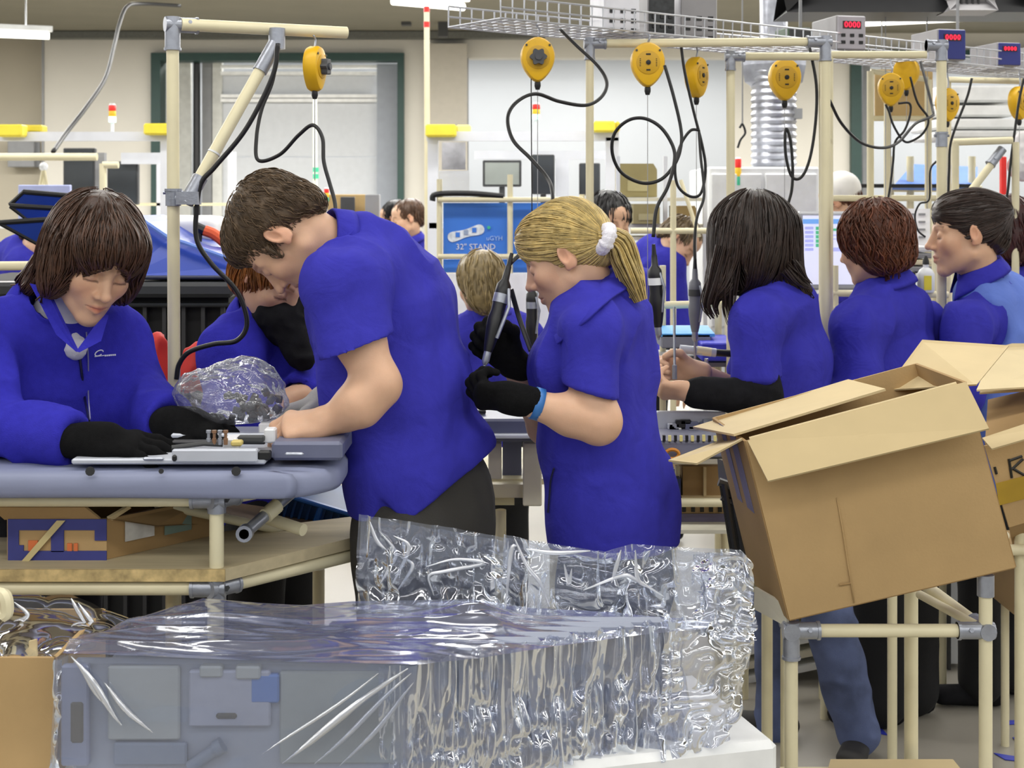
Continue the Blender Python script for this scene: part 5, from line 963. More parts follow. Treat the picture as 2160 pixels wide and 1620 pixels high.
fr = PF('pipe_rack', 'cream pipe rack with a grey upright at the left test station', 'pipe frame', GZ(W(205, 0, 8.2))); fr.pipe(W(-120, 331, 8.2), W(205, 331, 8.2), .022); fr.pipe(W(217, 345, 8.1), GZ(W(222, 345, 8.1)), .02); fr.pipe(W(217, 348, 8.1), W(250, 348, 8.1), .02); fr.pipe(W(-110, 331, 8.2), GZ(W(-110, 331, 8.2)), .02); part(fr.t, 'upright', 201, 220, 322, floor_y(8.25), 8.25, .05, GREY)
t = thing('lamp_stand', 'small white tripod lamp stand in front of the left wall', 'lamp stand', W(92, 470, 9.3)); P = W(92, 352, 9.3)
for x, dd in ((70, 9.2), (112, 9.2), (95, 9.45)): mb = MB(); mb.cyl(P, W(x, 470, dd), .011, n=8); mb.build('leg', mat('cream_pipe', (0, 0, 0)), t)
mb = MB(); mb.ball(P, .03, 10); mb.build('head', WHITEP, t)
SIG = [mat('signal_red', (214, 40, 34), .35, emit=.25), mat('signal_amber', (222, 180, 40), .35, emit=.2), mat('signal_green', (60, 168, 130), .35, emit=.2), mat('signal_green_lit', (200, 255, 232), .35, emit=1.6)]
def signal(label, px, y0, y1, w, d, lit=True, post=None):
    t = thing('signal_tower', label, 'signal light', W(px, post or y1+20, d)); r = w/2*d/F; h = (y1-y0)/3
    for i, m in enumerate((SIG[0], SIG[1], SIG[3] if lit else SIG[2])): mb = MB(); mb.lathe(W(px, y0+(i+1)*h, d), [(r, 0), (r*1.04, .004), (r*1.04, h*d/F*.9), (r*.96, h*d/F)], Z1, 14); mb.build('lens', m, t)
    mb = MB(); mb.cyl(W(px, y1, d), W(px, post or y1+20, d), r*.5, n=10); mb.build('post', WHITEP, t); mb = MB(); mb.lathe(W(px, y0, d), [(r, 0), (r*.7, r*.5)], Z1, 14); mb.build('cap', WHITEP, t); return t
signal('signal tower with a lit green lens on the left test station', 237, 222, 258, 15, 9.03, True, 278); signal('signal tower with a lit green lens above the head of the blonde woman', 1131, 220, 252, 16, 8.63, True, 278); signal('signal tower with red amber and green lenses beside the second post', 1557, 335, 391, 13, 8.0, False, 405); signal('thin red and green signal tower behind the bending man', 689, 398, 425, 10, 10., False, 470)
t = thing('banded_pole', 'tall cream pole with red bands rising beside the grey pillar', 'pole', GZ(W(901, 0, 8.65))); mb = MB(); mb.cyl(GZ(W(903, 0, 8.7)), W(900, 15, 8.7), .017, n=12); mb.build('pole', CREAM, t)
for y in (20, 52): mb = MB(); mb.cyl(W(900, y-6, 8.7), W(900, y+6, 8.7), .0185, n=12); mb.build('band', SIG[0], t)
mb = MB(); mb.cyl(GZ(W(667, 0, 11)), W(664, 150, 11), .017, n=10); t = thing('banded_pole', 'pale thin pole with two green tags behind the bending man', 'pole', GZ(W(667, 0, 11))); mb.build('pole', mat('pale_green_pole', (212, 220, 200), .5), t)
for y in (358, 372): part(t, 'tag', 660, 672, y-5, y+5, 10.95, .02, SIG[2])
# blue display boards on a pipe rack
t = thing('display_rack', 'cream pipe rack holding blue boards with white lettering in the middle', 'display rack', GZ(W(1000, 0, 6.6))); dR = 6.6
for x, y0 in ((927, 378), (1076, 368), (1228, 410)): mb = MB(); mb.cyl(W(x, y0, dR), GZ(W(x, y0, dR)), .013, n=12); mb.build('pipe', CREAM, t)
for y in (421, 541, 600): mb = MB(); mb.cyl(W(924, y, dR-.02), W(1230, y, dR-.02), .012, n=12); mb.build('pipe', CREAM, t)
BB = mat('blue_board', (58, 120, 214), .5, var=.12, vs=2.5)
for i, (x0, x1) in enumerate(((935, 1072), (1082, 1224))):
    b = part(t, 'board', x0, x1, 428, 536, dR+.03, .02, BB); part(t, 'board', x0, x1, 547, 575, dR+.03, .02, BB)
    Rb = np.stack([X1, Z1, -np.array([0, 1., 0])], 1)
    text_mesh('lettering', '32" STAND' if i == 0 else 'STAND', W((x0+x1)/2, 521, dR+.026), .038, Rb, WHITEP, b)
    if i == 0: text_mesh('lettering', 'uGYH', W(1043, 503, dR+.026), .030, Rb, mat('pale_blue_print', (170, 200, 240), .6), b)
    pm = mat('white_drawing', (216, 222, 230), .6, var=.3, vs=40); mb = MB(); T = np.linspace(0, 2*math.pi, 28)[:-1]; c = W(x0+48, 492, dR+.027); e1 = unit(np.array([1, 0, .28])); e2 = np.array([-.28, 0, 1.])*.96
    mb.prism([c+e1*.088*math.cos(q)+e2*(.026*math.sin(q)+.008*math.sin(3*q)) for q in T], (0, -.001, 0)); mb.build('drawing', pm, b)
    for q in (-.04, .0, .04): mb = MB(); mb.box(c+e1*q+np.array([0, -.003, .004]), (.02, .002, .022)); mb.build('drawing', BB if q else mat('grey_drawing', (150, 164, 190), .6), b, smooth=False)
    mb = MB(); mb.cyl(W(x0+96, 480, dR+.025), W(x0+96, 480, dR+.02), .008, n=10); mb.build('dot', SIG[2], b)
mb = MB(); mb.tube(spline([W(912, 424, 6.58), W(920, 410, 6.58), W(990, 408, 6.58), W(1062, 414, 6.58)], 5), .014, 10); mb.build('cover_roll', BLACKP, t)
t = thing('paper_stack', 'white paper sheets hung below the blue boards', 'paper', W(1040, 680, 6.5))
for x0, x1, y0, y1 in ((945, 1030, 577, 690), (1034, 1110, 577, 700), (1114, 1200, 585, 720)): part(t, 'sheet', x0, x1, y0, y1, 6.565, .005, mat('white_paper', (236, 236, 238), .8))
# olive bins, white machine cabinet with a silver duct
OL = mat('olive_bin', (150, 138, 92), .6, var=.06)
def bin_(label, x0, x1, y0, y1, d, m=OL, hole=None):
    t = thing('storage_bin', label, 'bin', W((x0+x1)/2, y1, d)); mb = MB(); a = W(x0, y1, d); b = W(x1, y0, d); w = b[0]-a[0]; h = b[2]-a[2]; q = a[0]; z = a[2]
    mb.prism([(q, d, z), (q+w, d, z), (q+w, d, z+h*.82), (q+w*.9, d, z+h), (q, d, z+h)], (0, .35, 0)); mb.build('body', m, t, smooth=False); part(t, 'label', x0+(x1-x0)*.2, x0+(x1-x0)*.75, y0+(y1-y0)*.5, y0+(y1-y0)*.82, d-.006, .01, mat('olive_label', (176, 166, 122), .6)); return t
bin_('olive plastic bin on the upper shelf behind the round cable loop', 1308, 1386, 345, 416, 7.4); bin_('olive plastic bin below on the lower shelf', 1336, 1392, 430, 472, 7.2); bin_('brown bin with a dark opening right of the lower olive bin', 1428, 1470, 434, 486, 7.0, mat('brown_bin', (150, 126, 76), .7))
t = thing('shelf_rack', 'pale shelf rack carrying the olive bins', 'shelf', GZ(W(1390, 0, 7.4)))
for y in (417, 473, 500): part(t, 'shelf', 1300, 1490, y, y+7, 7.3, .5, mat('pale_shelf', (212, 208, 190), .6))
for x in (1300, 1400, 1484): part(t, 'post', x, x+8, 330, floor_y(7.3), 7.28, .03, WHITEP)
t = thing('machine_cabinet', 'large white machine cabinet below the silver duct', 'cabinet', GZ(W(1610, 0, 8.0))); part(t, 'body', 1496, 1728, 352, floor_y(8), 8.0, .9, WHITEP, .01); part(t, 'door', 1500, 1608, 366, 690, 7.985, .02, mat('white_door', (216, 218, 220), .45), .006); part(t, 'door', 1614, 1724, 366, 690, 7.985, .02, mat('white_door', (216, 218, 220)), .006); part(t, 'handle', 1602, 1606, 500, 540, 7.96, .03, GREY)
DU = mat('silver_duct', (150, 152, 160), .36, metal=.7, var=.25, vs=14, bump=.5, bs=30); t = thing('air_duct', 'silver ribbed air duct rising from the white cabinet', 'duct', W(1632, 352, 8.3))
pr = [(.135 if i % 2 else .124, i*.0205) for i in range(29)]; mb = MB(); mb.lathe(W(1632, 352, 8.35), pr, Z1, 24); mb.build('pipe', DU, t)
a = W(1632, 195, 8.35); mb = MB(); mb.lathe(a, [(.125, 0), (.125, .03), (.17, .06), (.19, .16), (.19, .19)], Z1, 4); mb.build('hood', DU, t, smooth=False); mb = MB(); mb.cyl(a+Z1*.18, [a[0], a[1], 3.85], .08, n=14); mb.build('riser', DU, t)
mb = MB(); mb.box(W(1680, 240, 8.3), (.06, .05, .06)); mb.build('bracket', GREY, t, smooth=False)
t = thing('pull_chain', 'thin pull cord with a small black handle beside the silver duct', 'pull cord', W(1566, 310, 7.0)); mb = MB(); mb.cyl(W(1566, 430-2.2*F/7, 7.0), W(1566, 262, 7.0), .004, n=6); mb.build('cord', GREY, t); mb = MB(); mb.tube(spline([W(1560, 270, 7), W(1566, 262, 7), W(1572, 280, 7), W(1562, 295, 7), W(1556, 312, 7)], 5), .006, 6); mb.build('handle', BLACKP, t)
# monitor with a program on its screen
t = thing('monitor', 'grey-framed monitor showing a pale program window behind the gantry post', 'monitor', W(1740, 612, 5.2)); part(t, 'frame', 1684, 1826, 446, 612, 5.2, .05, mat('silver_frame', (168, 170, 174), .4), .008); SCm = lambda n, c, e=.55: mat(n, c, .3, emit=e, var=.02)
part(t, 'screen', 1694, 1816, 455, 600, 5.195, .008, SCm('screen_pale', (214, 216, 240))); s_ = [o for o in t.children if o.name.startswith('screen')][0]
def pix(name, x0, x1, y0, y1, m, d=5.192): part(s_, name, x0, x1, y0, y1, d, .004, m)
pix('title_bar', 1694, 1816, 462, 472, SCm('screen_blue', (110, 160, 226)));
for i in range(6): pix('list_row', 1698, 1716, 478+9*i, 484+9*i, SCm('screen_violet', (168, 172, 230)))
for i in range(5): pix('list_row', 1721, 1731, 478+9*i, 485+9*i, SCm('screen_green', (80, 176, 130)))
for i, x in enumerate((1752, 1775)): pix('field', x, x+18, 482, 487, SCm('screen_green', (0, 0, 0))); pix('field', 1750, 1800, 495+8*i, 497+8*i, SCm('screen_violet', (0, 0, 0)))
pix('button', 1752, 1790, 522, 530, SCm('screen_violet', (0, 0, 0)))
part(t, 'stand', 1740, 1764, 612, floor_y(5.22), 5.22, .03, GREY); part(t, 'foot', 1700, 1800, floor_y(5.22)-8, floor_y(5.22), 5.1, .3, GREY)
# right background: cardboard sheet, white roll tables, blue tilted panel, printed sheets
for x in (1860, 1955): mb = MB(); q = W(x, 146, 6.62); mb.cyl(q, [q[0], q[1], 3.85], .003, n=6); o = mb.build('hanging_cord', GREY); tag(o, 'thin grey cord holding the %s side of the brown cardboard sheet' % ('left' if x < 1900 else 'right'), 'cord')
slab('brown cardboard sheet hung behind the smaller balancer', 'cardboard_sheet', 'cardboard', 1846, 1968, 146, 254, 6.6, .02, mat('brown_card', (186, 158, 108), .8, var=.06))
t = thing('sheet_rack', 'white foam sheets stacked on a high rack at the far right', 'foam sheets', GZ(W(2080, 0, 7.0)))
for i, (x0, x1, y0, y1) in enumerate(((1985, 2180, 180, 215), (1975, 2140, 222, 246), (1980, 2200, 250, 272), (1985, 2190, 275, 292))): part(t, 'foam_sheet', x0, x1, y0, y1, 7.0-.05*i, .5, mat('white_foam', (232, 233, 232), .7), .01)
for x in (1990, 2180): part(t, 'post', x, x+8, 170, floor_y(7.1), 7.1, .03, CREAM)
mb = MB(); mb.prism([W(1885, 392, 7.6), W(1925, 346, 8.0), W(2062, 352, 8.0), W(2062, 396, 7.6)], (0, .04, -.02)); o = mb.build('tilted_board', mat('blue_tilted_panel', (84, 128, 214), .5), smooth=False); tag(o, 'tilted sky blue panel on the far rack behind the woman in the vest', 'panel')
t = thing('pipe_rack', 'pale pipe rack carrying the tilted blue panel', 'pipe frame', GZ(W(1960, 0, 7.7)))
for x in (1878, 1920, 2050): mb = MB(); mb.cyl(W(x, 330, 7.7), GZ(W(x, 330, 7.7)), .02); mb.build('pipe', CREAM, t)
for y in (398, 455, 560): mb = MB(); mb.cyl(W(1870, y, 7.7), W(2070, y, 7.7), .018); mb.build('pipe', CREAM, t)
part(t, 'edge_strip', 1810, 2060, 388, 396, 7.55, .05, BLACKP)
t = thing('notice_sheet', 'white printed table sheet hanging left of the face of the woman in the vest', 'paper', W(1915, 520, 6.0)); part(t, 'sheet', 1862, 1962, 440, 518, 6.0, .004, mat('white_paper', (0, 0, 0)))
for x in (1868, 1956): mb = MB(); q = W(x, 440, 6.0); mb.cyl(q, [q[0], q[1], 3.85], .002, n=5); mb.build('cord', GREY, t)
for r in range(4):
    for c in range(4): part(t, 'print_line', 1872+22*c, 1886+22*c, 450+16*r, 454+16*r, 5.996, .003, GREY)
t = thing('tray_stack', 'stack of pale and grey trays beside the auburn-haired woman', 'trays', W(1935, 600, 5.6))
for i, m in enumerate((WHITEP, GREY, CREAM, GREY, WHITEP)): part(t, 'tray', 1905, 1968, 520+14*i, 531+14*i, 5.6, .3, m, .004)
t = thing('bottle', 'white squeeze bottle with a yellow label on the rail behind the auburn-haired woman', 'bottle', W(1953, 622, 4.9)); c = W(1953, 618, 5.0)+Z1*.002; mb = MB(); mb.lathe(c, [(.026, 0), (.030, .006), (.030, .065), (.022, .08), (.010, .088), (.010, .098)], Z1, 16); mb.build('body', WHITEP, t); mb = MB(); mb.lathe(c+Z1*.099, [(.012, 0), (.011, .012), (.004, .03)], Z1, 12); mb.build('cap', BLACKP, t); mb = MB(); mb.box(c+np.array([-.002, -.0305, .035]), (.026, .003, .05)); mb.build('label', YEL, t, smooth=False)
slab('black box with a yellow stripe left of the white bottle', 'black_box', 'box', 1912, 1932, 572, 620, 4.95, .06, BLACKP)
slab('red fire extinguisher board strip beside the right pipe rack', 'red_strip', 'strip', 2113, 2124, 330, 430, 5.6, .03, SIG[0]); slab('dark grey cabinet edge behind the ponytail at the right', 'dark_cabinet', 'cabinet', 2122, 2170, 440, 700, 6.2, .3, DGREY)
hb = SDF(); hb.cap(W(2165, 300, 5.6), W(2160, 350, 5.6), .045, .06, k=.03); v, f = cloth(hb, .006, amp=.008, fr=(30, 30, 20)); o = obj('white_bag', v, f, mat('white_bag', (226, 224, 226), .7)); tag(o, 'white cloth bag hanging at the right edge of the picture', 'bag')
mb = MB(); mb.cyl(W(2165, 160, 5.6), W(2165, 300, 5.6), .004, n=6); mb.build('cord', GREY, o)
# ---- far left: folded bins with black edges, black mesh container with a blue lid, white foam cover, orange hose
t = thing('folding_bin', 'blue fabric bins with black edges lying folded on the black container', 'folding bin', W(90, 520, 4.7)); BF = mat('blue_fabric_bin', (28, 62, 158), .6, var=.15, vs=6)
for i, poly in enumerate(([(22, 432), (50, 405), (205, 418), (200, 430), (118, 438)], [(22, 434), (120, 440), (205, 428), (150, 460), (58, 462)], [(0, 470), (120, 462), (205, 470), (190, 520), (85, 516)])):
    P = [W(x, y, 4.9-.08*i+.0008*(y-400)) for x, y in poly]; mb = MB(); mb.sheet(P, .012); mb.build('panel', BF, t, smooth=False); mb = MB(); mb.tube(P+[P[0]], .0095, 8); mb.build('edge', BLACKP, t)
t = thing('mesh_container', 'tall black ribbed container behind the table with a grey rim', 'container', GZ(W(240, 0, 4.6))); dC = 4.55
part(t, 'body', -160, 482, 600, floor_y(dC), dC+.03, .8, mat('black_mesh', (11, 11, 12), .8, var=.2))
for x in range(-150, 485, 41): part(t, 'rib', x, x+8, 640, floor_y(dC)-4, dC, .03, mat('black_rib', (34, 34, 36), .6))
part(t, 'rim', -165, 492, 596, 628, dC-.03, .1, mat('dark_rim', (40, 42, 46), .35, var=.1), .012); part(t, 'rim', -165, 492, 640, 648, dC-.02, .06, mat('dark_rim', (0, 0, 0)), .008)
mb = MB(); o = None; t = thing('blue_cover', 'big slanted royal blue plastic cover on the black container', 'cover', W(400, 590, 4.5)); BC = mat('blue_cover', (40, 66, 160), .4, var=.08, vs=4)
mb.prism([W(268, 455, 4.75), W(300, 468, 4.75), W(355, 505, 4.72), W(400, 520, 4.7), W(470, 540, 4.68), W(512, 560, 4.66), W(512, 582, 4.6), W(268, 582, 4.6)], (0, .5, 0)); mb.build('shell', BC, t, smooth=False); part(t, 'edge', 262, 516, 582, 590, 4.57, .6, mat('dark_navy_edge', (24, 30, 60), .5), .004); mb = MB(); mb.tube([W(262, 452, 4.73), W(300, 464, 4.73), W(355, 501, 4.7), W(400, 516, 4.68), W(512, 556, 4.64)], .008, 6); mb.build('edge', mat('pale_blue_edge', (110, 140, 214), .4), t)
SDc = SDF(); SDc.box(W(370, 482, 5.3), (.17, .15, .045), r=.03); v, f = cloth(SDc, .01, amp=.008, fr=(6, 6, 6)); o = obj('foam_cover', v, f, mat('white_foam', (0, 0, 0))); tag(o, 'white foam cover lying behind the blue cover', 'foam cover')
t = thing('orange_hose', 'short orange hose with a black fitting lying behind the head of the bending man', 'hose', W(445, 520, 5.0)); mb = MB(); mb.tube(spline([W(432, 486, 5.0), W(455, 496, 5.0), W(490, 525, 5.0)], 5), .020, 10); mb.build('hose', mat('orange_rubber', (226, 86, 34), .5), t); mb = MB(); mb.tube([W(412, 478, 5.0), W(434, 488, 5.0)], .018, 8); mb.tube([W(420, 488, 5.0), W(418, 520, 5.0)], .012, 8); mb.build('fitting', BLACKP, t)
slab('brown carton with a dark opening in front of the grey gate', 'carton', 'carton', 690, 790, 410, 480, 10., .4, mat('brown_card', (0, 0, 0))); slab('dark screen in front of the brown carton by the gate', 'dark_display', 'display', 718, 748, 415, 470, 9.9, .03, DGREY); slab('stack of grey frames right of the brown carton', 'grey_frames', 'frames', 770, 800, 410, 480, 9.8, .1, GREY)
t = thing('work_bench', 'long pale work bench across the hall in front of the gate', 'bench', GZ(W(500, 0, 10.5))); part(t, 'top', 250, 830, 478, 488, 10.4, .8, mat('pale_shelf', (0, 0, 0)))
for x in (270, 540, 810): part(t, 'leg', x, x+12, 488, floor_y(10.5), 10.5, .04, ALU)
part(t, 'rail', 270, 480, 428, 434, 10.6, .04, CREAM); part(t, 'post', 330, 342, 330, 480, 10.6, .04, ALU); part(t, 'post', 480, 496, 320, 480, 10.6, .04, ALU)
# ---------------------------------------------------------------- clear film
def film_mat(name, body=.10, col=(170, 176, 200), tr=(.84, .87, .93), rough=.08, bs=9., bump=.2, refl=.32, base=.10):
    m = bpy.data.materials.new(name); m.use_nodes = True; t = m.node_tree; L = t.links; t.nodes.remove(t.nodes['Principled BSDF']); out = t.nodes['Material Output']
    tc = nd(t, 'ShaderNodeTexCoord'); no = nd(t, 'ShaderNodeTexNoise'); no.inputs['Scale'].default_value = bs; no.inputs['Detail'].default_value = 3; no.inputs['Distortion'].default_value = .6; L.new(tc.outputs['Object'], no.inputs['Vector'])
    bp = nd(t, 'ShaderNodeBump'); bp.inputs['Strength'].default_value = bump; bp.inputs['Distance'].default_value = .02; L.new(no.outputs['Fac'], bp.inputs['Height'])
    T = nd(t, 'ShaderNodeBsdfTransparent'); T.inputs[0].default_value = tr+(1,); G = nd(t, 'ShaderNodeBsdfGlossy'); G.inputs['Roughness'].default_value = rough; G.inputs['Color'].default_value = (.95, .97, 1, 1); L.new(bp.outputs[0], G.inputs['Normal'])
    D = nd(t, 'ShaderNodeBsdfDiffuse'); D.inputs[0].default_value = lin(col)+(1,); L.new(bp.outputs[0], D.inputs['Normal'])
    lw = nd(t, 'ShaderNodeLayerWeight'); lw.inputs['Blend'].default_value = refl; L.new(bp.outputs[0], lw.inputs['Normal'])
    m1 = nd(t, 'ShaderNodeMixShader'); m1.inputs[0].default_value = body; L.new(T.outputs[0], m1.inputs[1]); L.new(D.outputs[0], m1.inputs[2])
    ad = nd(t, 'ShaderNodeMath'); ad.operation = 'MULTIPLY_ADD'; ad.inputs[1].default_value = .8; ad.inputs[2].default_value = base; L.new(lw.outputs['Fresnel'], ad.inputs[0])
    m2 = nd(t, 'ShaderNodeMixShader'); L.new(ad.outputs[0], m2.inputs[0]); L.new(m1.outputs[0], m2.inputs[1]); L.new(G.outputs[0], m2.inputs[2]); L.new(m2.outputs[0], out.inputs[0]); return m
FILM = film_mat('clear_film'); FILMT = film_mat('clear_film_taut', .34, (150, 155, 188), (.70, .75, .88), .15, 7., .25, .46, .32); FILMC = film_mat('clear_film_crumpled', .12, (158, 164, 190), (.76, .78, .85), .08, 9., .2, .38, .14)
FOLD_GLINT = film_mat('film_crease_glint', .5, (232, 234, 242), (.85, .88, .93), .12, 9., .1, .4, .35); FILM2 = film_mat('thin_film', .07, (190, 190, 200), (.9, .92, .95), .08, 9., .15, .22, .05)  # fold film is whitened, so the bright highlights sit in its colour
def crease(q, n=3):                                  # sharp ridges, 0..1
    return sum((1-np.abs(2*vnoise(np.asarray(q)*2**k+k*7.7)-1))**2/1.7**k for k in range(n))/1.9
def film_sheet(name, A, B, nu, nv, amp, fr, m, parent=None, seed=0., mod=None, nrm=None, oc=2, fr2=None):
    """a sheet between two curves A and B, crumpled along its normal"""
    A = np.asarray(A, float); B = np.asarray(B, float)
    def rs(C, n):
        l = np.r_[0, np.cumsum(np.linalg.norm(np.diff(C, axis=0), axis=1))]; t = np.linspace(0, l[-1], n); return np.stack([np.interp(t, l, C[:, i]) for i in range(3)], 1)
    a = rs(A, nu); b = rs(B, nu); v = np.linspace(0, 1, nv)[None, :, None]; P = a[:, None]*(1-v)+b[:, None]*v
    U, Vv = np.meshgrid(np.linspace(0, 1, nu), np.linspace(0, 1, nv), indexing='ij')
    q = np.stack([U*fr[0], Vv*fr[1], np.full_like(U, seed)], -1); h = amp*(crease(q, oc)-.45)*2
    if fr2 is not None: h = h+amp*.8*(crease(np.stack([U*fr2[0], Vv*fr2[1], np.full_like(U, seed+5.5)], -1), oc)-.45)*2*np.clip(Vv*1.6-.15, 0, 1)
    if mod is not None: h = h*mod(U, Vv)
    if nrm is None:
        du = np.gradient(P, axis=0); dv = np.gradient(P, axis=1); N = np.cross(du, dv); N /= np.linalg.norm(N, axis=-1, keepdims=True)+1e-9
    else: N = np.asarray(nrm, float)
    P = P+N*h[..., None]; mb = MB(); mb.grid(P); return mb.build(name, m, parent, smooth=True)
# ---------------------------------------------------------------- row of wrapped panels on a white block
KP = .80
def Wp(px, py, d): return W(px, py, d*KP)          # the wrapped row stands nearest to the viewer
PB = mat('panel_blue_grey', (150, 156, 172), .5, var=.05, vs=5); PD = mat('panel_dark_blue', (96, 112, 160), .5, var=.1)
zb = .648; blk = MB(); blk.box((-.228, 2.523, zb-.11), (1.35, .38, .22), rotz(.27), .012); o = blk.build('foam_block', mat('white_foam', (232, 233, 232), .7, var=.03, vs=30, bump=.2, bs=90)); tag(o, 'white foam block under the row of film-wrapped grey panels', 'foam block')
t = thing('trolley', 'low cream pipe trolley carrying the white foam block', 'trolley', (-.19, 2.49, 0))
for x in (-.75, .30):
    for y in (2.42, 2.62): mb = MB(); mb.cyl((x, y, 0), (x, y, zb-.23), .014); mb.build('leg', CREAM, t)
mb = MB(); mb.box((-.22, 2.52, zb-.235), (1.2, .3, .02), rotz(.27)); mb.build('deck', CREAM, t, smooth=False)
zt = Wp(140, 1388, 2.86)[2]; x0 = Wp(135, 1400, 2.86)[0]; x1 = Wp(868, 1400, 2.84)[0]; NP = 9
panels = []
for i in range(NP):
    ox = .069*i*KP; oy = .036*i*KP; t = thing('wrapped_panel', ('front grey panel of the wrapped row, its face with cut-outs seen through the film' if i == 0 else '%s film-wrapped panel behind the front one, only its crinkled right end showing' % ('second', 'third', 'fourth', 'fifth', 'sixth', 'seventh', 'eighth', 'last')[i-1]), 'wrapped panel', ((x0+x1)/2+ox, 2.87*KP+oy, zb), 'film-wrapped panels on the foam block'); panels.append(t)
    mb = MB(); c = np.array([(x0+x1)/2+ox, 2.873*KP+oy, (zb+zt)/2]); mb.box(c, (x1-x0-.024, .018, zt-zb-.008), rotz(-.012), .006); mb.build('panel', PB, t)
    # the film gathered at the right end of this panel
    xr = x1+ox; A = []; B = []
    for q in np.linspace(-.5, 1, 9):
        dx = .044*math.sin(max(q, 0)*1.5)+.012*min(q, 0); dy = oy+2.845*KP+.034*max(q, 0); A.append((xr-.03+dx*1.25-.03*(q < 0)*abs(q), dy, zt-.002-.012*abs(math.sin(q*5+i)))); B.append((xr-.03+dx*1.1-.03*(q < 0)*abs(q), dy-.004, zb))
    film_sheet('film', A, B, 36, 74, .024, (2.3+(i%3)*.6, .9), FILMC, t, seed=i*3.1, mod=lambda U, V: .45+.55*np.minimum(1, V*5), fr2=(2.6, 3.4))
    film_sheet('film', [np.array(p)+np.array([.006, .012, 0]) for p in A], [np.array(p)+np.array([.006, .012, 0]) for p in B], 26, 50, .016, (3.4, 1.2), FILMC, t, seed=50+i*3.1, fr2=(3, 4))
t0 = panels[0]; yf = 2.857*KP
def face_part(name, xa, xb, ya, yb, m, out=.006, R=None):
    mb = MB(); a = W(xa, yb, yf); b = W(xb, ya, yf); mb.box(((a[0]+b[0])/2, yf-out/2+.003, (a[2]+b[2])/2), (b[0]-a[0], out+.006, b[2]-a[2]), R, .003); return mb.build(name, m, t0)
GP = mat('pale_grey_plate', (166, 170, 172), .5, var=.05); SLOT = mat('slot_dark', (88, 84, 78), .7, var=.2)
face_part('side_rail', 132, 190, 1400, 1612, mat('rail_blue_grey', (140, 146, 170), .5), .010); face_part('slot', 153, 180, 1476, 1562, SLOT, .013); face_part('plate', 228, 380, 1404, 1560, GP, .004); face_part('plate', 400, 572, 1412, 1530, mat('plate_lilac', (160, 164, 182), .5), .008); face_part('plate', 590, 850, 1415, 1610, mat('plate_grey', (150, 156, 158), .5), .004); face_part('tab', 424, 472, 1400, 1424, GP, .014); face_part('tab', 500, 552, 1400, 1428, GP, .014); face_part('slot', 458, 502, 1500, 1512, SLOT, .012)
face_part('accent', 530, 590, 1420, 1480, mat('accent_blue', (88, 122, 186), .5), .009); face_part('plate', 240, 395, 1565, 1612, mat('plate_dark', (128, 138, 158), .5), .006)
mb = MB(); mb.cyl(W(400, 1618, yf-.004), W(455, 1580, yf-.004), .010, n=12); mb.cyl(W(455, 1580, yf-.004), W(470, 1570, yf-.004), .013, n=12); mb.build('latch', mat('plate_dark', (0, 0, 0)), t0)
# front film with diagonal tension folds, their highlights put in as whitened tubes
FA = [Wp(118, 1392, 2.832), Wp(150, 1380, 2.835), Wp(500, 1390, 2.835), Wp(880, 1402, 2.832)]; FB = [Wp(104, 1622, 2.83), Wp(400, 1640, 2.82), Wp(700, 1640, 2.82), Wp(860, 1640, 2.83)]
film_sheet('film', FA, FB, 130, 60, .006, (2.4, 1.6), FILM, t0, seed=4.4, mod=lambda U, V: .5+2.6*np.clip((U-.72)*4, 0, 1))
for i, (p, q, r) in enumerate((((150, 1385), (262, 1530), .0055), ((150, 1392), (240, 1500), .004), ((215, 1440), (318, 1545), .0045), ((860, 1410), (590, 1610), .007), ((872, 1420), (660, 1612), .005), ((878, 1440), (720, 1615), .005), ((800, 1420), (560, 1590), .003))):
    n_ = 9; mb = MB(); P = [Wp(p[0]+(q[0]-p[0])*s+6*math.sin(s*5+i), p[1]+(q[1]-p[1])*s, 2.825) for s in np.linspace(0, 1, n_)]; mb.tube(P, r*np.sin(np.linspace(.12, 3.0, n_)), 6, cap=False); mb.build('film_fold_glint', FOLD_GLINT, t0, smooth=True)
# left end film
film_sheet('film', [Wp(150, 1372, 2.86), Wp(118, 1392, 2.84), Wp(128, 1395, 2.83)], [Wp(120, 1640, 2.86), Wp(100, 1640, 2.84), Wp(118, 1640, 2.825)], 14, 40, .010, (2, 4), FILMC, t0, seed=9.)
# taut film over all the tops
tf = thing('film_cover', 'clear film pulled taut over the tops of the wrapped row, with long bright creases', 'plastic film', Wp(760, 1390, 3.0))
NU, NV = 170, 56; U, V = np.meshgrid(np.linspace(0, 1, NU), np.linspace(0, 1, NV), indexing='ij')
def lerp_curve(C, t):
    C = np.asarray(C, float); l = np.r_[0, np.cumsum(np.linalg.norm(np.diff(C, axis=0), axis=1))]; l /= l[-1]; return np.stack([np.interp(t, l, C[:, i]) for i in range(3)], -1)
Fc = [Wp(132, 1378, 2.835), Wp(300, 1384, 2.832), Wp(600, 1396, 2.828), Wp(885, 1402, 2.828), Wp(1010, 1388, 2.90), Wp(1180, 1362, 2.99), Wp(1330, 1342, 3.09), Wp(1492, 1326, 3.17)]
Bc = [Wp(182, 1345, 3.0), Wp(300, 1300, 3.15), Wp(428, 1262, 3.25), Wp(560, 1272, 3.27), Wp(640, 1276, 3.28), Wp(740, 1268, 3.28), Wp(1004, 1264, 3.28), Wp(1120, 1282, 3.30), Wp(1300, 1292, 3.30), Wp(1500, 1318, 3.32)]
P = lerp_curve(Fc, U)*(1-V[..., None])+lerp_curve(Bc, U)*V[..., None]
xx, yy = P[..., 0], P[..., 1]
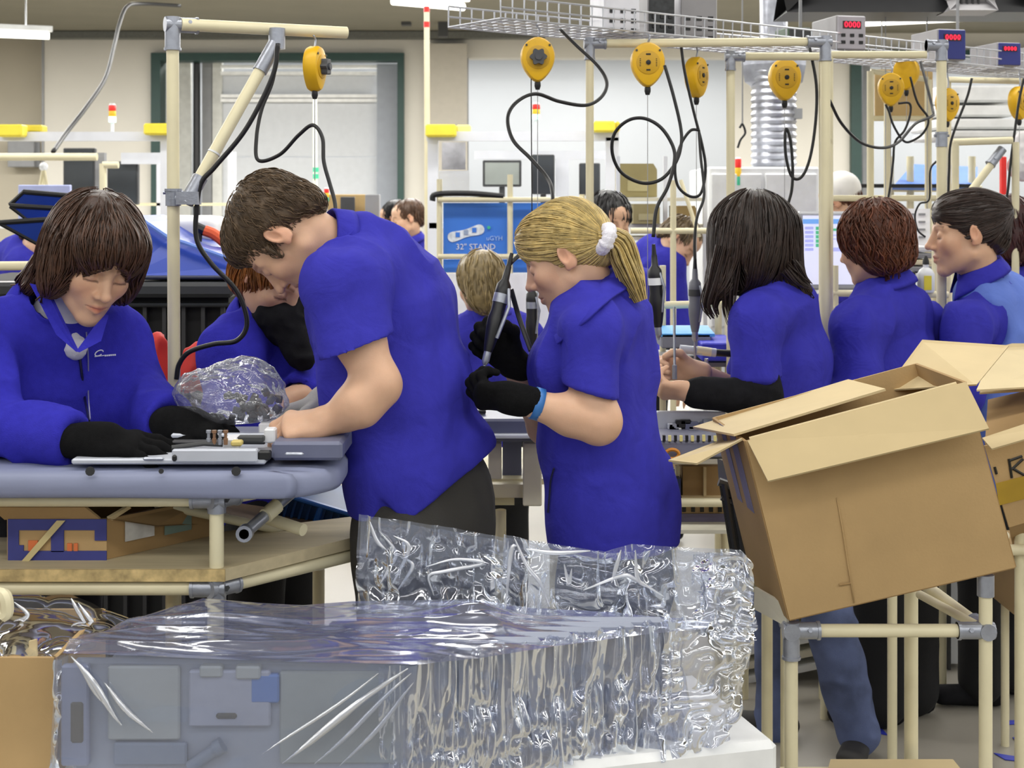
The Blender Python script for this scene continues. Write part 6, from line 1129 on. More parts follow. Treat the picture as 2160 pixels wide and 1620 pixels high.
h = .020*(crease(np.stack([xx*1.5+yy*1.2, yy*12-xx*1.2, np.full_like(xx, 3.3)], -1), 2)-.4)+.010*(crease(np.stack([xx*4, yy*16+xx*2, np.full_like(xx, 8.1)], -1), 2)-.4)
edge = np.minimum(1, np.minimum(V*6, (1-V)*9)+.12); P[..., 2] += h*edge+.008*np.sin(V*math.pi)
pk = lambda x_, y_, a_, w_: a_*np.exp(-(((xx-x_)/w_)**2+((yy-y_)/(w_*.8))**2)); P[..., 2] += pk(*Wp(1004, 1268, 3.18)[:2], .016, .05)
mb = MB(); mb.grid(P); mb.build('film', FILMT, tf, smooth=True)
P2 = P.copy(); P2[..., 2] -= .012; P2[..., 2] += .004*np.sin(xx*40+yy*60)
# taller bags standing up behind
ts = thing('plastic_bag', 'tall clear bag standing up behind the wrapped row on the left, below the bending man', 'plastic bag', Wp(920, 1275, 3.36))
film_sheet('film', [Wp(758, 1084, 3.36), Wp(840, 1096, 3.34), Wp(930, 1110, 3.36), Wp(1000, 1122, 3.35), Wp(1072, 1136, 3.38)], [Wp(752, 1290, 3.36), Wp(840, 1292, 3.31), Wp(930, 1292, 3.35), Wp(1000, 1292, 3.31), Wp(1075, 1292, 3.36)], 110, 50, .014, (7, 1.8), FILM, ts, seed=12.2)
film_sheet('film', [Wp(762, 1092, 3.40), Wp(930, 1116, 3.40), Wp(1066, 1142, 3.41)], [Wp(752, 1290, 3.40), Wp(930, 1292, 3.42), Wp(1075, 1292, 3.40)], 70, 40, .012, (8, 2.4), FILM, ts, seed=19.2)
for i, pts in enumerate(([(800, 1120), (835, 1165), (820, 1200), (800, 1235)], [(830, 1130), (862, 1150), (850, 1190), (820, 1245)], [(845, 1175), (870, 1190), (860, 1215), (835, 1250)], [(780, 1100), (795, 1140), (815, 1160)], [(900, 1195), (960, 1180), (1020, 1188), (940, 1205), (905, 1215), (915, 1255)], [(1058, 1270), (1066, 1200), (1078, 1150)])):
    mb = MB(); q = spline([Wp(x, y, 3.335) for x, y in pts], 6); mb.tube(q, .0042*np.sin(np.linspace(.2, 2.95, len(q))), 6, cap=False); mb.build('film_fold_glint', FOLD_GLINT, ts, smooth=True)  # bag folds drawn in the whitened film as painted glints
ts = thing('plastic_bag', 'tall clear bag standing up behind the wrapped row on the right, below the blonde woman', 'plastic bag', Wp(1320, 1310, 3.34))
film_sheet('film', [Wp(1062, 1128, 3.33), Wp(1120, 1140, 3.31), Wp(1280, 1162, 3.33), Wp(1330, 1148, 3.29), Wp(1440, 1154, 3.33), Wp(1560, 1160, 3.3), Wp(1582, 1180, 3.3)], [Wp(1062, 1300, 3.33), Wp(1120, 1300, 3.29), Wp(1280, 1320, 3.33), Wp(1340, 1322, 3.27), Wp(1440, 1330, 3.31), Wp(1540, 1350, 3.24), Wp(1592, 1360, 3.22)], 140, 50, .017, (9, 1.9), FILM, ts, seed=22.2)
film_sheet('film', [Wp(1062, 1132, 3.38), Wp(1280, 1166, 3.38), Wp(1440, 1160, 3.38), Wp(1575, 1175, 3.36)], [Wp(1062, 1300, 3.38), Wp(1280, 1320, 3.38), Wp(1440, 1330, 3.38), Wp(1590, 1360, 3.3)], 90, 44, .015, (11, 2.6), FILM, ts, seed=29.2)
film_sheet('film', [Wp(1470, 1170, 3.25), Wp(1500, 1165, 3.2), Wp(1560, 1165, 3.19), Wp(1588, 1190, 3.2)], [Wp(1470, 1340, 3.2), Wp(1510, 1345, 3.16), Wp(1560, 1352, 3.16), Wp(1594, 1350, 3.17)], 46, 70, .017, (3.5, 5), FILMC, ts, seed=33.2)
film_sheet('film', [Wp(1400, 1330, 3.12), Wp(1500, 1335, 3.13), Wp(1560, 1345, 3.13), Wp(1594, 1352, 3.15)], [Wp(1390, 1606, 3.08), Wp(1470, 1588, 3.10), Wp(1535, 1560, 3.12), Wp(1550, 1520, 3.14)], 60, 80, .017, (4.5, 5), FILMC, ts, seed=37.2)
for i, pts in enumerate(([(1066, 1285), (1078, 1165), (1090, 1150)], [(1085, 1135), (1110, 1190), (1140, 1230), (1160, 1280)], [(1110, 1158), (1170, 1166), (1245, 1162)], [(1190, 1190), (1200, 1230), (1206, 1200)], [(1230, 1245), (1310, 1215), (1340, 1222), (1400, 1258)], [(1290, 1230), (1310, 1160)], [(1340, 1160), (1345, 1220), (1370, 1240)])):
    mb = MB(); q = spline([Wp(x, y, 3.27) for x, y in pts], 6); mb.tube(q, .0045*np.sin(np.linspace(.2, 2.95, len(q))), 6, cap=False); mb.build('film_fold_glint', FOLD_GLINT, ts, smooth=True)
# carton at the lower left with film spilling over it
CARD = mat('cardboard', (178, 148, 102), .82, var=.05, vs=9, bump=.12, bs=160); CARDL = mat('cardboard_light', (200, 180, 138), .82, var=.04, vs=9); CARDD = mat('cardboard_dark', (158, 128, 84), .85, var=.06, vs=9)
t = thing('cardboard_box', 'open cardboard box at the lower left corner beside the wrapped row', 'cardboard box', (-.95, 2.45, 0)); L0 = -1.25; L1 = Wp(116, 1400, 2.95)[0]; zt_ = Wp(60, 1386, 2.95)[2]
MB().box(((L0+L1)/2, 2.36, zt_/2), (L1-L0, .008, zt_)).build('front_wall', CARD, t, smooth=False); MB().box(((L0+L1)/2, 2.64, zt_/2), (L1-L0, .008, zt_)).build('back_wall', CARD, t, smooth=False); MB().box((L1, 2.50, zt_/2), (.008, .28, zt_)).build('side_wall', CARD, t, smooth=False); MB().box((L0, 2.50, zt_/2), (.008, .28, zt_)).build('side_wall', CARD, t, smooth=False); MB().box(((L0+L1)/2, 2.50, zt_*.55), (L1-L0-.01, .27, .01)).build('base', CARDD, t, smooth=False)
mb = MB(); mb.sheet([Wp(-80, 1352, 3.32), Wp(150, 1348, 3.32), Wp(155, 1392, 3.28), Wp(-80, 1386, 3.28)], .006); mb.build('flap', CARD, t, smooth=False); mb = MB(); mb.sheet([Wp(62, 1352, 3.05), Wp(78, 1348, 3.05), Wp(78, 1382, 3.05), Wp(62, 1382, 3.05)], .006); mb.build('flap', CARDL, t, smooth=False)
t = thing('plastic_film', 'loose clear film lying on the open box at the lower left', 'plastic film', Wp(120, 1380, 3.1)); film_sheet('film', [Wp(-60, 1290, 3.25), Wp(20, 1255, 3.3), Wp(150, 1262, 3.3), Wp(270, 1310, 3.25)], [Wp(-60, 1390, 3.05), Wp(40, 1386, 3.0), Wp(130, 1385, 3.0), Wp(200, 1360, 3.05)], 60, 40, .011, (3, 2.4), FILM2, t, seed=44.)
film_sheet('film', [Wp(-60, 1345, 3.2), Wp(60, 1350, 3.2), Wp(160, 1340, 3.2)], [Wp(-60, 1384, 2.99), Wp(60, 1386, 2.99), Wp(125, 1388, 2.99)], 40, 20, .007, (4, 2), FILM2, t, seed=47.)
for pts in ([(150, 1262), (165, 1290), (192, 1335)], [(30, 1270), (60, 1300), (40, 1340)], [(165, 1272), (215, 1340)]): mb = MB(); q = spline([Wp(x, y, 3.2) for x, y in pts], 6); mb.tube(q, .0042*np.sin(np.linspace(.2, 2.95, len(q))), 6, cap=False); mb.build('film_fold_glint', FOLD_GLINT, t, smooth=True)
mb = MB(); mb.tube(spline([Wp(-12, 1252, 3.12), Wp(10, 1258, 3.1), Wp(14, 1290, 3.1), Wp(4, 1300, 3.1)], 5), .012, 8); o = mb.build('pipe_hook', CREAM); tag(o, 'cream plastic hook end poking in at the left edge under the table', 'hook'); mb = MB(); mb.cyl(Wp(-12, 1252, 3.12), Wp(-60, 1250, 3.12), .012); mb.build('pipe', CREAM, o)
# ---------------------------------------------------------------- grey work table at the left
KT = .931
def Wt(px, py, d): return W(px, py, d*KT)
t = thing('work_table', 'cream pipe work table with a thick rounded grey-blue top and a wooden shelf', 'work table', GZ(Wt(300, 0, 3.2))); ZT = 1.09
out = [(-1.4, 2.70), (-.50, 2.70), (-.42, 2.705), (-.365, 2.74), (-.335, 2.81), (-.345, 2.98), (-.40, 3.15), (-.60, 3.17), (-.72, 3.04), (-1.4, 3.00)]; pl = np.array(out); sm = spline(np.c_[pl[:-1], np.zeros(len(pl)-1)], 5)[:, :2]; sm = np.vstack([sm, pl[-1:]]); ctr = np.array([-.85, 2.86])
rings = [(-.02, 0), (-.006, .004), (0, .014), (.0, .036), (-.010, .048), (-.05, .052)]; rows = []
for off, z in [(-.14, .0)]+rings:
    d_ = ctr-sm; d_ = d_/np.linalg.norm(d_, axis=1, keepdims=True); q = sm-off*d_*1.0 if False else sm+d_*(-off); rows.append(np.c_[q, np.full(len(q), ZT-.052+z)])
G_ = np.stack(rows, 1); mb = MB(); mb.grid(G_); top = G_[:, -1]; mb.add(top, [tuple(range(len(top)))]); TB = mat('grey_blue_pad', (128, 134, 160), .5, var=.06, vs=4, bump=.1, bs=60); mb.build('table_top', TB, t, smooth=True)
mb = MB(); mb.sheet([(-1.4, 2.74, 1.038), (-.42, 2.75, 1.038), (-.40, 3.0, 1.038), (-1.4, 2.98, 1.038)], .012); mb.build('under_board', mat('under_board', (60, 54, 48), .8), t, smooth=False)
for x, m_ in ((190, 1), (340, 0), (498, 2)):
    mb = MB(); mb.cyl(Wt(x, 994, 2.902), Wt(x, 994, 2.894), .009 if m_ else .005, n=10); mb.build('screw', BLACKP, t)
pk = Wt(457, 1047, 2.97); zr = 1.6-.617*KT; zs = 1.6-.802*KT; YF = 2.97*KT
def pp(a, b, r=.014): mb = MB(); mb.cyl(a, b, r, n=14); mb.build('pipe', CREAM, t)
def jj(c, dirs): 
    for d_ in dirs:
        mb = MB(); d_ = unit(d_); c = np.asarray(c, float); mb.cyl(c-d_*.018, c+d_*.05, .0178, n=14); mb.cyl(c+d_*.044, c+d_*.05, .0195, n=14); mb.build('joint', ZINC, t)
cx = pk[0]; rb_ = Wt(735, 1003, 3.24); dirr = unit(np.array([rb_[0]-cx, rb_[1]-YF, 0]))
for z in (zr, zs):
    pp((-1.45, YF, z), (cx-.03, YF, z)); e = np.array([cx, YF, z])+dirr*.42; pp(np.array([cx, YF, z])+dirr*.03, e); jj((cx, YF, z), [-X1, dirr])
    mb = MB(); mb.cyl((cx, YF, z-.026), (cx, YF, z+.026), .0182, n=14); mb.build('joint', ZINC, t); mb = MB(); q = np.array([cx, YF-.018, z])+dirr*.03; mb.cyl(q, q-np.array([0, .012, 0]), .0055, n=6); mb.build('bolt', DGREY, t)
pp((cx, YF, 0), (cx, YF, zr)); e2 = np.array([cx, YF, 0])+dirr*.42; pp(e2, e2+Z1*zr); pp((Wt(380, 0, 3.3)[0], 3.0, 0), (Wt(380, 0, 3.3)[0], 3.0, zs)); pp((-1.3, 2.97, 0), (-1.3, YF, zr)); pp((-1.25, 2.98, 0), (-1.25, 2.98, zr)); pp(Wt(672, 1200, 3.55), GZ(Wt(672, 1200, 3.55)), .014)
WOOD = mat('shelf_board', (190, 176, 142), .7, var=.1, vs=6, stretch=(1, 8, 8)); WE = mat('chipboard_edge', (196, 172, 120), .8, var=.35, vs=45)
zsh = zs+.017; sp = [(-1.4, YF-.015), (cx+.02, YF-.015), (e2[0]+.03, e2[1]+.02), (e2[0]-.05, 3.22), (-.70, 3.02), (-1.4, 3.0)]; mb = MB(); mb.prism([(x, y, zsh) for x, y in sp], (0, 0, .024)); mb.build('shelf', WOOD, t, smooth=False)
mb = MB(); mb.box(((-1.4+cx+.02)/2, YF-.018, zsh+.012), (cx+.02+1.4, .006, .023)); mb.build('shelf_edge', WE, t, smooth=False)
# slanted strut ends and pipes under the table
for a, b, r in ((Wt(517, 1124, 3.02), Wt(640, 1018, 3.18), .012), (Wt(640, 1118, 3.10), Wt(560, 1092, 3.16), .0125), (Wt(330, 1062, 3.15), Wt(740, 1150, 3.4), .010)):
    mb = MB(); mb.cyl(a, b, r, n=14); mb.build('strut', CREAM if r > .012 or r < .011 else ZINC, t)
mb = MB(); a = Wt(517, 1124, 3.02); mb.lathe(a+np.array([0, -.012, 0]), [(.0165, 0), (.0165, .022), (.010, .022), (.010, 0)], (0, 1, 0), 16); mb.build('strut_end', ZINC, t); mb = MB(); mb.cyl(Wt(560, 1088, 3.07), Wt(585, 1066, 3.1), .0155); mb.build('strut_sleeve', CREAM, t)
mb = MB(); mb.sheet([Wt(300, 1062, 3.2), Wt(740, 1140, 3.35), Wt(740, 1100, 3.6), Wt(420, 1055, 3.6)], .012); mb.build('slanted_board', mat('brown_board', (92, 74, 50), .8), t, smooth=False)
# box on the shelf with blue print, and an open carton beside it
t = thing('cardboard_box', 'open brown box with blue print standing on the wooden table shelf', 'cardboard box', Wt(120, 1195, 3.03)); d0 = 3.03*KT; zf = zsh+.0245
xa = W(16, 0, d0)[0]; xb = W(226, 0, d0)[0]; zh = W(0, 1094, d0)[2]; CBP = mat('blue_print', (56, 60, 128), .7, var=.12, vs=14); dv = np.array([.165, .20, 0])
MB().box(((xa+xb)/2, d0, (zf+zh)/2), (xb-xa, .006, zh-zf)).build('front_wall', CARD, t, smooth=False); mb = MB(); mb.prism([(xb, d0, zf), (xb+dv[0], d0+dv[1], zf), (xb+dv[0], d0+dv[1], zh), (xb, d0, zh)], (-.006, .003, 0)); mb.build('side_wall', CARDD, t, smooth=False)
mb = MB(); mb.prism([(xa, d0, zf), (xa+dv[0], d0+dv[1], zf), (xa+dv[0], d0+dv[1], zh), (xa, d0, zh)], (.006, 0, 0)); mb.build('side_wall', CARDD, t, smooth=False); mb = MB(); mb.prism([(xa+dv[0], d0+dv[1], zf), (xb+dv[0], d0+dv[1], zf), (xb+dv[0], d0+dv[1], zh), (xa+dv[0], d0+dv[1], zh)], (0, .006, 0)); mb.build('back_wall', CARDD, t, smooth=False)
def bpart(name, x0_, x1_, y0_, y1_, m, dd=.0045): mb = MB(); a = W(x0_, y1_, d0-dd); b = W(x1_, y0_, d0-dd); mb.box((a+b)/2, (b[0]-a[0], .003, b[2]-a[2])); mb.build(name, m, t, smooth=False)
for q in ((17, 225, 1095, 1118), (17, 40, 1118, 1150), (17, 225, 1162, 1194), (108, 135, 1118, 1164), (200, 225, 1118, 1140), (17, 50, 1150, 1162)): bpart('print_block', *q, CBP)
for q in ((60, 80, 1140, 1162), (142, 152, 1146, 1162), (156, 164, 1146, 1162)): bpart('print_mark', *q, mat('orange_print', (206, 110, 60), .7), .0055)
mb = MB(); mb.sheet([Wt(40, 1190, 3.018), Wt(120, 1098, 3.02), Wt(138, 1098, 3.02), Wt(56, 1190, 3.018)], .003); mb.build('tape', mat('pale_tape', (196, 180, 130), .5), t, smooth=False)
mb = MB(); mb.sheet([Wt(-20, 1068, 2.99), Wt(180, 1068, 2.99), Wt(212, 1094, 3.03), Wt(10, 1094, 3.03)], .005); mb.build('flap', CARD, t, smooth=False); mb = MB(); mb.sheet([(xb, d0, zh), (xb+dv[0], d0+dv[1], zh), Wt(420, 1105, 3.22), Wt(330, 1110, 3.1)], .005); mb.build('flap', CARDD, t, smooth=False); mb = MB(); mb.sheet([Wt(226, 1092, 3.03), Wt(270, 1066, 3.05), Wt(276, 1070, 3.06), Wt(236, 1096, 3.04)], .005); mb.build('flap', CARDL, t, smooth=False)
def side_pt(u_, v_): return np.array([xb, d0, zf])+dv*u_+Z1*(zh-zf)*v_+np.array([.0035, -.002, 0])
for u0, u1, v0, v1, m_ in ((.15, .42, .35, .85, mat('label_paper', (190, 188, 182), .7, var=.15, vs=30)), (.52, .78, .3, .75, mat('label_green', (120, 140, 128), .7))): mb = MB(); mb.sheet([side_pt(u0, v0), side_pt(u1, v0), side_pt(u1, v1), side_pt(u0, v1)], .002); mb.build('label', m_, t, smooth=False)
mb = MB(); mb.box(Wt(315, 1196, 3.0)+np.array([0, 0, .003]), (.016, .01, .005)); o = mb.build('paper_scrap', WHITEP, smooth=False); tag(o, 'tiny white paper scrap lying on the wooden shelf before the printed box', 'paper scrap')
# blue crate hanging tilted under the table top
t = thing('crate', 'blue plastic crate tilted under the table behind the bending man', 'crate', Wt(650, 1100, 3.5)); BLC = mat('crate_blue', (44, 110, 190), .45, var=.06); a = Wt(585, 1085, 3.5); ex = unit(Wt(735, 1130, 3.5)-Wt(585, 1085, 3.5)); up = unit(np.array([-ex[2], 0, ex[0]])*1.0); R = np.stack([ex, [0, 1, 0], np.cross(ex, [0, 1, 0])], 1)
Q = lambda x, z, y=0: Wt(570, 1090, 3.5)+ex*x+R[:, 2]*z*1+np.array([0, y, 0])
for z, th_ in ((0, .012), (.058, .010)): mb = MB(); mb.box(Q(.10, z), (.215, .02, th_), R, .003); mb.build('rim', BLC, t)
for x in (0, .105, .21): mb = MB(); mb.box(Q(x if x else .002, .03), (.014, .018, .06), R, .003); mb.build('upright', BLC, t)
for i in range(12): mb = MB(); mb.box(Q(.012+i*.0172, .03, .004), (.006, .012, .055), R); mb.build('bar', mat('crate_blue_dark', (30, 80, 140), .5), t, smooth=False)
mb = MB(); mb.box(Q(.105, .03, .14), (.215, .26, .05), R); mb.build('body', mat('crate_blue_dark', (0, 0, 0)), t, smooth=False)
# ---- things on the table
t = thing('chassis', 'grey metal chassis assembly with springs under the hands at the table', 'chassis', Wt(540, 978, 2.98)); LG = mat('light_grey_metal', (188, 192, 202), .4, metal=.15, var=.08); DB = mat('dark_blue_grey', (98, 102, 126), .45, var=.06)
def cpart(name, x0_, x1_, y0_, y1_, d, th, m, bev=.003, parent=None): mb = MB(); a = Wt(x0_, y1_, d); b = Wt(x1_, y0_, d); mb.box((a+b)/2+np.array([0, th/2, 0]), (b[0]-a[0], th, b[2]-a[2]), None, bev); return mb.build(name, m, parent or t)
cpart('base_plate', 150, 560, 968, 980, 2.93, .4, LG); cpart('front_rail', 362, 542, 948, 976, 2.92, .02, LG); cpart('hole', 362, 372, 960, 974, 2.915, .01, BLACKP); cpart('hole', 543, 570, 952, 972, 2.93, .02, BLACKP); cpart('side_box', 572, 722, 932, 972, 2.96, .30, DB, .006); cpart('top_strip', 360, 560, 930, 938, 3.04, .02, mat('dark_strip', (46, 46, 50), .5)); cpart('back_rail', 360, 580, 915, 924, 3.14, .02, LG); cpart('bracket', 470, 500, 925, 952, 2.97, .05, mat('white_plastic_part', (226, 226, 228), .45)); cpart('bracket', 545, 600, 893, 920, 3.16, .06, mat('white_plastic_part', (0, 0, 0))); cpart('bracket', 556, 580, 905, 935, 3.0, .03, mat('white_plastic_part', (0, 0, 0))); cpart('connector', 486, 510, 930, 942, 2.95, .02, mat('amber_part', (206, 186, 110), .5)); cpart('slot', 500, 556, 920, 934, 2.98, .02, DGREY)
for i, x in enumerate((440, 452, 464, 476)): mb = MB(); mb.lathe(Wt(x, 938, 2.955), [(.004, 0), (.0045, .012), (.003, .013), (.003, .022), (.005, .023), (.005, .028)], Z1, 10); mb.build('spring', (ZINC, mat('brown_part', (130, 96, 70), .5))[i % 2], t)
for x0_, x1_, y0_, y1_ in ((300, 345, 965, 972), (600, 640, 955, 962)): cpart('clip', x0_, x1_, y0_, y1_, 2.92, .01, ZINC)
mb = MB(); mb.tube([Wt(362, 944, 2.93), Wt(430, 936, 2.95), Wt(470, 938, 2.96)], .0045, 8); mb.build('rod', DGREY, t)
t = thing('parts_bag', 'clear plastic bag holding small black parts on the table', 'plastic bag', Wt(490, 890, 3.2)); bg = SDF(); bg.ell(Wt(520, 850, 3.22), (.088, .07, .045), k=.05); bg.ell(Wt(440, 830, 3.22), (.075, .06, .045), k=.05); bg.ell(Wt(535, 800, 3.22), (.055, .03, .04), k=.04); bg.ell(Wt(480, 808, 3.22), (.06, .03, .04), k=.04); v, f = bg.mesh(.0042); nn = normals(v, f); v = v+nn*(.016*(crease(v*16, 3)-.45))[:, None]; obj('bag', v, f, film_mat('bag_film', .12, (226, 226, 232), (.95, .95, .97), .1, 30., .4, .26, .06), t)
rg = np.random.default_rng(5)
for i in range(46):
    p = Wt(536+rg.normal(0, 28), 858+rg.normal(0, 13), 3.22+rg.normal(0, .02)); mb = MB(); mb.box(p, (.014, .010, .018), np.linalg.qr(rg.normal(size=(3, 3)))[0], .002); mb.build('part', (BLACKP, mat('charcoal_part', (52, 56, 64), .4))[i % 2], t)
RD = mat('red_cloth', (214, 58, 48), .7, var=.12, vs=8)
for lab, pts in (('red plastic bag hanging left of the mast foot', [((330, 730), (322, 830), .030, .040), ((305, 752), (300, 820), .02, .03)]), ('red plastic bag hanging right of the mast foot', [((398, 742), (394, 800), .02, .028), ((425, 735), (418, 795), .02, .03), ((440, 760), (438, 800), .018, .022)]), ('red bag seen under the arm of the woman in the jacket', [((222, 852), (232, 905), .016, .034), ((240, 885), (236, 910), .016, .02)])):
    S = SDF()
    for a, b, r0, r1 in pts: S.cap(Wt(*a, 3.75), Wt(*b, 3.75), r0, r1, k=.02)
    v, f = cloth(S, .006, amp=.012, fr=(26, 26, 8)); o = obj('red_bag', v, f, RD); tag(o, lab, 'bag', 'red bags behind the table')
fr = PF('bag_rail', 'pipe rail behind the table from which the red bags hang', 'pipe frame', GZ(Wt(300, 0, 3.8))); fr.pipe(Wt(200, 800, 3.82), Wt(450, 800, 3.82), .010); fr.pipe(Wt(206, 800, 3.82), GZ(Wt(206, 800, 3.82)), .010); fr.pipe(Wt(446, 800, 3.82), GZ(Wt(446, 800, 3.82)), .010)
# ---------------------------------------------------------------- cart with the big tilted carton
c1 = W(1669, 1330, 3.0); c2 = W(2079, 1330, 3.0); zc = c1[2]; b1 = W(1618, 1262, 3.45); b2 = W(1922, 1246, 3.45); b1[2] = b2[2] = zc
fr = PF('cart', 'cream pipe cart with zinc joints carrying the big tilted cardboard box', 'cart', GZ((c1+c2)/2)); top2 = W(2079, 1222, 3.0)
fr.pipe(GZ(c1), c1); fr.pipe(GZ(c2), top2); fr.pipe(c1, c2, .0138); fr.joint(c1, [c2-c1, b1-c1, -Z1], .06, .0178); fr.joint(c2, [c1-c2, b2-c2], .06, .0178); fr.pipe(GZ(b1), b1, .0135); fr.pipe(GZ(b2), b2, .0165); fr.pipe(c1, b1, .0135); fr.pipe(c2, b2, .0135); fr.pipe(b1, b2, .0125); fr.joint(b2, [c2-b2, b1-b2], .05, .018); fr.joint(b1, [b2-b1, c1-b1], .05, .018)
mb = MB(); mb.cyl(top2-Z1*.035, top2+Z1*.01, .0178, n=14); mb.build('joint', ZINC, fr.t); mb = MB(); mb.sheet([W(1594, 1238, 3.12), W(1660, 1276, 3.0), W(1662, 1322, 3.0), W(1592, 1284, 3.12)], .006); mb.build('end_plate', mat('cream_plate', (214, 208, 186), .5), fr.t, smooth=False)
b3 = W(1882, 1215, 3.95); fr.pipe(GZ(b3), [b3[0], b3[1], .72], .0135)
fr.pipe(W(1940, 1254, 3.3), W(2058, 1318, 3.02), .010); mb = MB(); q = np.array([(c1[0]+c2[0])/2, 3.2, .30]); mb.box(q+np.array([.02, 0, -.04]), (.36, .34, .012)); mb.build('lower_shelf', CREAM, fr.t, smooth=False)
mb = MB(); mb.sheet([WZ(1742, 1640, .272), WZ(1752, 1604, .272), WZ(2010, 1604, .272), WZ(2040, 1640, .272)], .006); o = mb.build('cardboard_sheet', CARDL, smooth=False); tag(o, 'flat cardboard sheet lying on the lower shelf of the cart', 'cardboard')
t = thing('cardboard_box', 'big tilted cardboard box with open flaps on the cart at the right', 'cardboard box', W(1860, 1300, 3.0)); D0 = 2.98; D1 = 3.24
BL, BR, TR, TL = [W(x, y, D0) for x, y in ((1665, 1307), (2141, 1196), (2036, 806), (1572, 930))]; dp = np.array([-.030, D1-D0, .010]); BL2, BR2, TR2, TL2 = [q+dp for q in (BL, BR, TR, TL)]
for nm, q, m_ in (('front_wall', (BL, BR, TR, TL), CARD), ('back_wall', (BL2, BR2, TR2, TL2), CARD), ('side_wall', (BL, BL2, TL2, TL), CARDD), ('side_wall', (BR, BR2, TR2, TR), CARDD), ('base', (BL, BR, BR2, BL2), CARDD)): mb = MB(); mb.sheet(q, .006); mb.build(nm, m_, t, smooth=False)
fl0 = [TL+np.array([.004, -.006, 0]), TR+np.array([0, -.006, 0]), W(2086, 905, 2.88), W(1620, 1016, 2.88)]; mb = MB(); mb.sheet(fl0, .005); mb.build('flap', mat('cardboard_flap', (188, 168, 126), .82, var=.04, vs=9), t, smooth=False); mb = MB(); mb.cyl(TL+(TR-TL)*.02, TR+(TL-TR)*.04, .006, n=8); mb.build('fold', CARDL, t)
mb = MB(); mb.sheet([W(1462, 902, 3.25), W(1790, 802, 3.25), W(1868, 822, 3.03), W(1548, 918, 3.01)], .005); mb.build('flap', CARDL, t, smooth=False); mb = MB(); mb.sheet([W(1410, 972, 2.98), W(1470, 979, 2.95), W(1566, 927, 2.98), W(1545, 920, 3.22)], .005); mb.build('flap', CARDL, t, smooth=False)
mb = MB(); mb.sheet([W(1866, 824, 3.26), W(1945, 718, 3.38), W(2128, 730, 3.36), W(2060, 812, 3.05)], .005); fo = mb.build('flap', CARDL, t, smooth=False)
for x, y in ((1980, 765), (2052, 766)): mb = MB(); mb.box(W(x, y, 3.26), (.007, .004, .003)); mb.build('staple', INK, fo, smooth=False)
PT = mat('blue_stripe_print', (110, 106, 132), .7, var=.15); w_ = (TL2-TL); mb = MB()
for k0, k1 in ((.25, .45), (.6, .75)): mb.sheet([TL+w_*k0-np.array([.004, 0, 0]), TL+w_*k1-np.array([.004, 0, 0]), TL*.55+BL*.45+w_*k1-np.array([.004, 0, 0]), TL*.55+BL*.45+w_*k0-np.array([.004, 0, 0])], .001)
mb.build('print_stripe', PT, t, smooth=False)
cr_ = MB(); cr_.tube([W(1765, 1050, 2.9765), W(1778, 1120, 2.974), W(1790, 1200, 2.974), W(1802, 1272, 2.974)], .0016, 5); cr_.build('crease', CARD, t, smooth=True); cr_ = MB(); cr_.tube([W(1770, 1234, 2.974), W(1795, 1230, 2.974)], .0022, 5); cr_.build('dent', CARDD, t)
# second carton behind it at the right edge
t = thing('cardboard_box', 'cardboard box with a yellow band and black mark at the right edge', 'cardboard box', W(2150, 1100, 3.6)); d2_ = 3.55
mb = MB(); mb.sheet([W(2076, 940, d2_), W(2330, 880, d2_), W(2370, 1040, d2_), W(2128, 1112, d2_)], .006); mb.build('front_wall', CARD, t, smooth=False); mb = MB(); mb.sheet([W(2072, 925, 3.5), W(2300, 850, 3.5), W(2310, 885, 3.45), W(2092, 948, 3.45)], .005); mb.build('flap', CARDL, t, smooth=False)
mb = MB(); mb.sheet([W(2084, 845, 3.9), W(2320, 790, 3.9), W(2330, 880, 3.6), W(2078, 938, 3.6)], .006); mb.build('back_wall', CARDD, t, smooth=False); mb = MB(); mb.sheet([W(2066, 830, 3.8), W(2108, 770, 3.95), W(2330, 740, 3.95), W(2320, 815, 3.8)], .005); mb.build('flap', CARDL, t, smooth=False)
mb = MB(); mb.sheet([W(2060, 824, 3.7), W(2100, 736, 3.9), W(2135, 726, 3.9), W(2330, 726, 3.9), W(2330, 808, 3.75)], .005); mb.build('flap', mat('cardboard_pale', (214, 196, 156), .8, var=.04), t, smooth=False)
mb = MB(); mb.sheet([W(2100, 1020, d2_-.004), W(2350, 955, d2_-.004), W(2362, 1000, d2_-.004), W(2108, 1066, d2_-.004)], .002); mb.build('yellow_band', mat('ochre_print', (172, 140, 36), .7), t, smooth=False)
for pts in ([(2128, 968), (2134, 1008)], [(2128, 972), (2156, 962)], [(2134, 990), (2158, 968)], [(2136, 988), (2160, 1002)], [(2098, 985), (2102, 1000)]): mb = MB(); mb.tube([W(x, y, d2_-.004) for x, y in pts], .0035, 5); mb.build('print_mark', INK, t)
mb = MB(); mb.sheet([W(2128, 1110, d2_), W(2370, 1040, d2_), W(2372, 1100, 3.8), W(2140, 1170, 3.8)], .005); mb.build('base', CARDD, t, smooth=False)
fr = PF('cart', 'cream pipe cart under the box with the yellow band at the right edge', 'cart', GZ(W(2180, 0, 3.7))); fr.pipe(W(2110, 1160, 3.62), W(2330, 1160, 3.62), .014); fr.pipe(GZ(W(2150, 0, 3.64)), W(2150, 1120, 3.64), .012); fr.pipe(GZ(W(2300, 0, 3.64)), W(2300, 1160, 3.64), .013); fr.pipe(W(2110, 1160, 3.62), W(2120, 1130, 4.2), .013); fr.pipe(GZ(W(2120, 0, 4.2)), W(2120, 1130, 4.2), .012)
